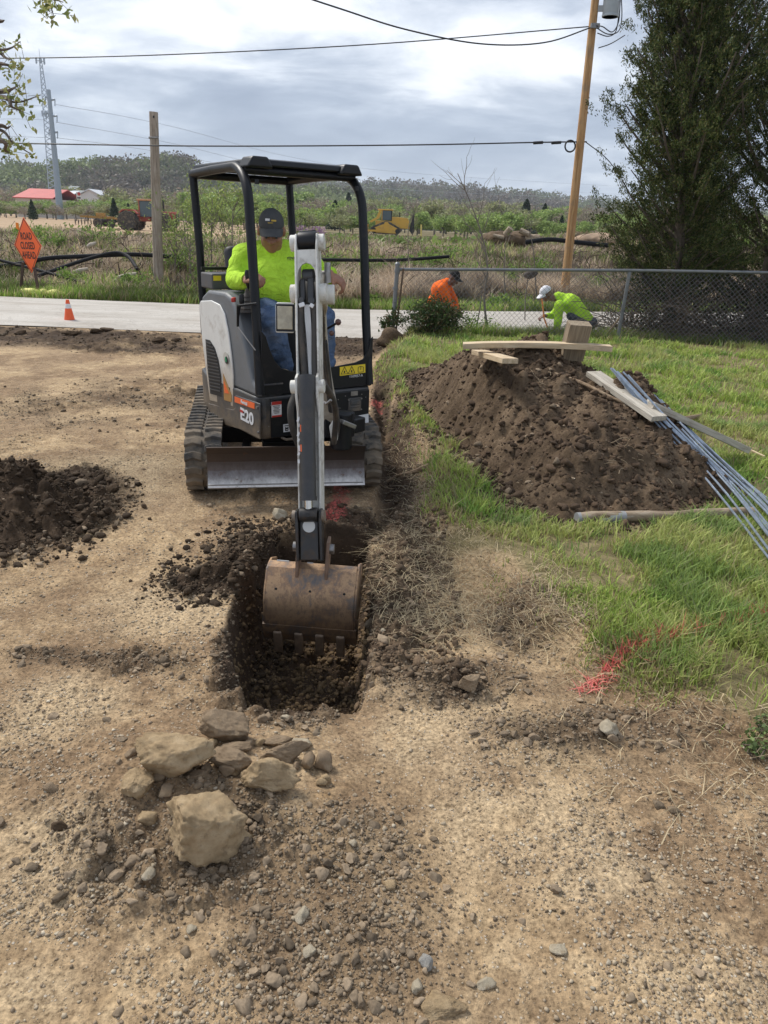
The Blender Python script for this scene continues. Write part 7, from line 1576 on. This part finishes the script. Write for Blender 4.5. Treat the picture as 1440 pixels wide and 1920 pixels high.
shed('white_gabled_building', 'white gabled building right of the tall roadside sign', 150, 186, 357, 366, 374, 262, WROOF, WWALL, 14, gable=True, wins=5)
shed('small_house', 'small yellow house higher up behind the white buildings', 127, 140, 350, 355, 360, 330, GROOF, mat('yellow_wall', (.55, .42, .20), .8), 9, wins=2)
shed('low_grey_building', 'long low grey building far behind the tractor', 218, 262, 378, 382, 388, 250, GROOF, CREAM, 12, wins=4)
p = at(148, 368, 215); ps = thing('station_sign', 'tall white roadside sign with a red round emblem in front of the white buildings', 'sign', (p.x, p.y, .3))
b_ = MB(); a = at(143, 360, 215); c_ = at(152, 376, 215); b_.box(((a.x+c_.x)/2, 215, (a.z+c_.z)/2), (c_.x-a.x, .4, a.z-c_.z)); pn2 = b_.build('sign_panel', WWALL, ps); b_ = MB(); q_ = at(148, 363.5, 214.7); b_.cyl(q_, q_+Vector((0, -.08, 0)), .42, 16); b_.build('emblem', RED, pn2); b_ = MB(); b_.box(at(148, 371, 214.75), (.9, .06, .35)); b_.build('dark_band', INK, pn2); b_ = MB(); b_.cyl((p.x, 215, .2), (p.x, 215, c_.z), .12, 8); b_.build('sign_post', STEEL, ps)

# ================================================================== TRACTOR, DISC HARROW, BULLDOZER
def machine(name, label, cat, u, v, Y, s=1.0, yaw=0):
    o = at(u, v, Y); root = thing(name, label, cat, o, (0, 0, yaw)); M = WM[root] @ Matrix.Scale(s, 4); return root, M
TRD = mat('tractor_red', (.42, .075, .05), .5, dirt=.5, dcol=(.30, .22, .14)); TIRE = mat('tyre', (.05, .047, .043), .9, dirt=.6, dcol=(.24, .19, .13)); RIM = mat('rusty_rim', (.17, .10, .06), .7); HRY = mat('harrow_yellow', (.42, .24, .06), .7, dirt=.5, dcol=(.25, .17, .1)); GLS = mat('cab_glass', (.07, .10, .11), .1)
TR, M = machine('tractor', 'old red four wheel drive tractor standing behind the grey wooden pole', 'tractor', 284, 434, 82)
def wheel(M, x, y, r_, w_, root, rim=RIM):
    b_ = MB(M); b_.lathe([(r_*.52, -w_/2), (r_*.9, -w_/2), (r_, -w_*.36), (r_, w_*.36), (r_*.9, w_/2), (r_*.52, w_/2)], (x, y, r_), 24, (0, 1, 0))
    for k in range(20): a = k*math.pi/10; b_.box((x+math.cos(a)*r_, y, r_+math.sin(a)*r_), (.07, w_*.9, .14), Matrix.Rotation(-a, 3, 'Y'))
    o = b_.build('wheel', TIRE, root); b_ = MB(M); b_.lathe([(.12*r_, -w_*.2), (r_*.5, -w_*.3), (r_*.54, -w_*.42), (r_*.54, w_*.42), (r_*.5, w_*.3), (.12*r_, w_*.2)], (x, y, r_), 20, (0, 1, 0)); b_.build('rim', rim, o); b_ = MB(M); b_.cyl((x, y-w_*.3, r_), (x, y+w_*.3, r_), .15*r_, 10); b_.build('hub', rim, o)
for x in (-1.85, 1.55):
    for y in (-1.05, 1.05, -1.75 if x < 0 else 1.05): 
        if x > 0 and y == 1.05 and False: continue
        wheel(M, x, y, .93, .55, TR)
b_ = MB(M); b_.box((-1.0, 0, 1.25), (2.2, .9, .6)); b_.build('rear_chassis', TRD, TR, bevel=.05)
b_ = MB(M); b_.box((1.65, 0, 1.55), (2.2, .95, .85)); b_.build('engine_hood', TRD, TR, bevel=.1)
b_ = MB(M); b_.box((2.8, 0, 1.45), (.12, .85, .7)); b_.build('grille', INK, TR)
for y in (-1.05, 1.05): b_ = MB(M); b_.prism([(-2.8, y-.35, 1.75), (-2.4, y-.35, 2.05), (-1.3, y-.35, 2.05), (-.9, y-.35, 1.7), (-.95, y-.35, 1.62), (-1.35, y-.35, 1.95), (-2.35, y-.35, 1.95), (-2.75, y-.35, 1.65)], (0, .7, 0)); b_.build('mudguard', TRD, TR)
b_ = MB(M); b_.box((-.1, 0, 2.15), (1.55, 1.4, 1.5)); cbn = b_.build('cab', GLS, TR, bevel=.03)
for x in (-.88, .68):
    for y in (-.71, .71): b_ = MB(M); b_.box((x, y, 2.2), (.10, .10, 1.55)); b_.build('cab_pillar', TRD, cbn)
b_ = MB(M); b_.box((-.1, 0, 3.0), (1.9, 1.7, .18)); b_.build('cab_roof', mat('faded_orange', (.50, .27, .15), .7), cbn, bevel=.04)
b_ = MB(M); b_.cyl((1.5, -.3, 1.9), (1.5, -.3, 3.05), .09, 10); b_.build('exhaust_pipe', INK, TR); b_ = MB(M); b_.cyl((.95, .3, 1.9), (.95, .3, 2.9), .13, 10); b_.build('air_cleaner', INK, TR)
HR, M = machine('disc_harrow', 'rusty yellow disc harrow with a row of dark discs behind the tractor', 'harrow', 190, 426, 84)
b_ = MB(M); b_.beam((-1.9, -.6, 1.0), (1.7, -.6, .95), .18, .18); b_.beam((-1.6, .8, .95), (1.7, .6, .9), .18, .18); b_.beam((-1.2, -.9, 1.05), (-.6, 1.2, 1.0), .16, .16); b_.beam((.4, -.9, 1.05), (1.0, 1.2, 1.0), .16, .16); b_.beam((.2, 0, 1.15), (2.2, 0, .75), .3, .12); b_.build('harrow_frame', HRY, HR)
b_ = MB(M); b_.beam((1.8, 0, .7), (3.6, 0, .65), .14, .12); b_.build('drawbar', HRY, HR); b_ = MB(M); b_.box((.1, -.1, 1.25), (.9, .5, .35)); b_.build('weight_box', HRY, HR, bevel=.03)
for k in range(9): b_ = MB(M); x = -2.3+.30*k; b_.lathe([(.02, .02), (.42, -.05), (.44, -.05), (.02, .05)], (x, -1.0+.08*k, .46), 18, (1, .35, 0)); b_.build('disc', mat('disc_steel', (.14, .13, .13), .4, .6, dirt=.4), HR)
for k in range(6): b_ = MB(M); x = -.6+.30*k; b_.lathe([(.02, .02), (.40, -.05), (.42, -.05), (.02, .05)], (x, 1.0-.06*k, .46), 18, (1, -.35, 0)); b_.build('disc', mat('disc_steel', (0, 0, 0)), HR)
wheel(M, .15, -1.3, .42, .3, HR); wheel(M, 1.5, -1.2, .38, .28, HR)
DZY = mat('dozer_yellow', (.62, .36, .05), .5, dirt=.4, dcol=(.30, .21, .11), dscale=1.5)
DZ, M = machine('bulldozer', 'yellow bulldozer with a black rear ripper standing on the field right of the excavator', 'bulldozer', 731, 441, 108, 1.0)
pr = [(-2.2, .15), (-2.75, .55), (-2.5, 1.0), (-.75, 1.75), (-.2, 1.75), (1.35, .95), (1.5, .5), (1.05, .1)]
for y in (-1.35, .85):
    b_ = MB(M); b_.prism([(x, y, z) for x, z in pr], (0, .5, 0)); tk = b_.build('crawler_track', TIRE, DZ, bevel=.05); 
    b_ = MB(M); b_.prism([(x*.80-.1, y-.03, z*.74+.17) for x, z in pr], (0, .56, 0)); b_.build('track_frame', DZY, tk); 
    for x, z, rr_ in ((-.5, 1.35, .33), (-2.2, .6, .32), (1.0, .55, .30)): b_ = MB(M); b_.cyl((x, y-.06, z), (x, y+.56, z), rr_, 16); b_.build('track_wheel', INK if rr_ < .33 else DZY, tk)
b_ = MB(M); b_.prism([(.2, -.75, .9), (.2, -.75, 2.35), (2.3, -.75, 2.25), (2.55, -.75, 1.9), (2.55, -.75, .9)], (0, 1.5, 0)); b_.build('engine_hood', DZY, DZ, bevel=.05)
b_ = MB(M); b_.box((-.9, 0, 1.45), (2.2, 1.4, .7)); b_.build('hull', DZY, DZ, bevel=.04)
b_ = MB(M); b_.box((-.5, 0, 2.5), (1.35, 1.3, 1.25)); cbn = b_.build('cab', GLS, DZ, bevel=.04)
for x in (-1.15, .15): b_ = MB(M); b_.box((x, -.64, 2.5), (.12, .12, 1.3)); b_.build('cab_pillar', DZY if x < 0 else INK, cbn)
b_ = MB(M); b_.box((-.7, 0, 3.18), (2.1, 1.6, .14)); b_.build('cab_roof', DZY, cbn, bevel=.04)
b_ = MB(M); b_.prism([(-2.6, -1.0, 1.5), (-1.5, -1.0, 2.1), (-1.2, -1.0, 3.1), (-1.5, -1.0, 3.1), (-1.9, -1.0, 2.2), (-2.8, -1.0, 1.7)], (0, .2, 0)); b_.build('roll_bar', DZY, DZ)
b_ = MB(M); b_.prism([(-3.1, -1.7, .05), (-3.3, -1.7, .6), (-3.15, -1.7, 1.3), (-2.95, -1.7, 1.3), (-3.1, -1.7, .6), (-2.9, -1.7, .05)], (0, 3.4, 0)); b_.build('dozer_blade', DZY, DZ); 
for y in (-1.5, 1.4): b_ = MB(M); b_.beam((-3.0, y, .5), (-.6, y, .55), .15, .25); b_.build('push_arm', DZY, DZ)
b_ = MB(M); b_.prism([(2.6, -.4, .7), (3.0, -.4, 2.7), (3.25, -.4, 2.9), (3.2, -.4, 2.2), (3.3, -.4, .6), (3.1, -.4, .1)], (0, .8, 0)); b_.build('ripper', INK, DZ, bevel=.03); b_ = MB(M); b_.beam((2.4, 0, 1.0), (3.2, 0, 1.0), .6, .25); b_.build('ripper_arm', DZY, DZ)
b_ = MB(M); b_.cyl((1.2, .2, 2.3), (1.2, .2, 2.95), .07, 8); b_.build('exhaust_pipe', INK, DZ)
p = at(790, 440, 106); b_ = MB(); b_.cyl((p.x, p.y, .3), at(790, 421, 106), .10, 6); tag(b_.build('marker_stake', mat('stake_yellow', (.62, .50, .15), .7)), 'pale yellow stake standing right of the bulldozer', 'stake')
# debris heap on the bank crest at the right
for i, (u, v, w_, h_, lab, mm) in enumerate([(962, 437, 105, 34, 'low heap of grey-brown field debris on the bank crest left of the utility pole', SOILB), (1120, 437, 75, 30, 'heap of pale dirt on the bank crest right of the utility pole', mat('pale_soil', (.34, .24, .16), .95, var=.4, vscale=2))]):
    p = at(u, v+8, 29); s = 29/FPX*.95; o = blobmesh('debris_heap', [('e', (p.x, 29, p.z-.1), (w_*s*.5, .9, h_*s*.42)), ('e', (p.x+w_*s*.3, 29.2, p.z-.1), (w_*s*.3, .7, h_*s*.30)), ('e', (p.x-w_*s*.3, 28.9, p.z-.1), (w_*s*.3, .7, h_*s*.34))], .05, mm, None, 2, lambda c_, n_: .22*n3(c_, 2.4, 4)+.10*n3(c_, 7, 9)); tag(o, lab, 'heap')
for i, (a, c_, rr_, lab) in enumerate([((948, 440), (958, 428), .12, 'short upright stump among the debris left of the utility pole'), ((975, 432), (992, 440), .10, 'pale broken log lying on the debris heap'), ((985, 446), (1012, 447), .13, 'dark hollow log at the right end of the debris heap'), ((925, 442), (945, 446), .07, 'thin grey log at the left end of the debris heap')]):
    b_ = MB(); b_.tube([at(*a, 28.3), at(*c_, 28.2)], rr_, 10); tag(b_.build('log', LOGM, smooth=True), lab, 'log')
for i, (u, v, Y, w_, lab) in enumerate([(238, 519, 19.9, .38, 'pale driftwood-like log on the bank below the arching pipe'), (171, 461, 22.6, .18, 'short pale stump high on the bank above the pipes'), (150, 510, 20.2, .3, 'grey branch on the bank right of the orange sign')]):
    p = at(u, v, Y); b_ = MB(); b_.tube([p+Vector((-w_*.6, 0, -.03)), p+Vector((0, 0, .03)), p+Vector((w_*.6, .1, .08))], [.05, .065, .04], 8); tag(b_.build('log', mat('pale_log', (.45, .39, .31), .8, var=.3), smooth=True), lab, 'log')
o = blobmesh('bird_box', [('e', at(992, 516, 16.0)+Vector((.0, 0, 0)), (.13, .10, .08)), ('e', at(1000, 512, 16.0), (.10, .08, .07))], .02, mat('dark_rag', (.07, .055, .045), .9), disp=lambda c_, n_: .05*n3(c_, 12, 3)); o.name = 'dark_rag'; tag(o, 'dark ragged bundle caught in the twigs above the stooping worker', 'rag')
b_ = MB(); b_.tube([at(990, 520, 16.0), at(985, 560, 16.0), Vector((at(985, 600, 16).x, 16, -.05))], .012, 5); tag(b_.build('thin_stake', BRKG), 'thin stake holding up the dark ragged bundle', 'stake')

# loose roots in the pile and leafy weeds at the right edge of the bare ground
rr = random.Random(91); b_ = MB()
for (u, v, k_) in ((1020, 722, 9), (1165, 860, 16), (1150, 845, 10), (905, 800, 3), (990, 900, 4), (1060, 770, 4), (1240, 905, 4), (745, 900, 6), (730, 870, 5), (780, 1040, 5), (760, 1120, 5)):
    for i in range(k_):
        p = hitp(u+rr.gauss(0, 12), v+rr.gauss(0, 10), .01); d = Vector((rr.gauss(0, 1), rr.gauss(0, .6), rr.gauss(.2, .5))).normalized(); pts = [p]
        for q_ in range(5): d = (d+Vector((rr.gauss(0, .4), rr.gauss(0, .4), rr.gauss(-.15, .35)))).normalized(); pts.append(pts[-1]+d*rr.uniform(.015, .04))
        b_.tube(pts, rr.uniform(.0012, .003), 3, False)
tag(b_.build('fine_roots', mat('root_pale', (.32, .24, .15), .9, var=.4, vscale=10)), kind='stuff')
p = hit(1428, 1420); shrub(p.x, p.y, .14, .05, 'clump of broad green weed leaves at the right edge below the red paint line', [(.10, .15, .05), (.15, .21, .07), (.20, .26, .10)], 150, .018, 901, stems=9, name='weed_clump', cat='weed', asp=.8)
p = hit(1436, 1370); shrub(p.x, p.y, .12, .04, 'smaller clump of green weed leaves above the other one at the right edge', [(.10, .15, .05), (.15, .21, .07), (.20, .26, .10)], 110, .017, 902, stems=8, name='weed_clump', cat='weed', asp=.8)

# brambles and dead twigs on the bank
rr = random.Random(93); b_ = MB()
for i in range(1500):
    x = rr.uniform(-14, 13); fy_ = float(road_far(x)); y = fy_+rr.uniform(1.2, 9); cl_ = float(vnoise(np.array([x*.7]), np.array([y*.7]), 33)[0])
    if cl_ < .45: continue
    p = Vector((x, y, z1(x, y))); d = Vector((rr.gauss(0, .8), rr.gauss(0, .5), 1)).normalized(); pts = [p]
    for q_ in range(4): d = (d+Vector((rr.gauss(0, .3), rr.gauss(0, .3), -.28))).normalized(); pts.append(pts[-1]+d*rr.uniform(.10, .24))
    b_.tube(pts, rr.uniform(.005, .014), 3, False)
tag(b_.build('brambles', mat('bramble_bark', (.10, .07, .05), .9, var=.6, vscale=1.5)), kind='stuff')

# ================================================================== HAZE
b_ = MB(); b_.box((0, 1600, 95), (7300, 3900+100, 200))
hzo = b_.build('haze', None); hm = bpy.data.materials.new('air'); hm.use_nodes = True; t = hm.node_tree; t.nodes.clear(); pv = t.nodes.new('ShaderNodeVolumePrincipled'); pv.inputs['Color'].default_value = (.80, .88, 1, 1); pv.inputs['Density'].default_value = .0002
ou = t.nodes.new('ShaderNodeOutputMaterial'); t.links.new(pv.outputs[0], ou.inputs['Volume']); hzo.data.materials.append(hm); tag(hzo, kind='stuff')
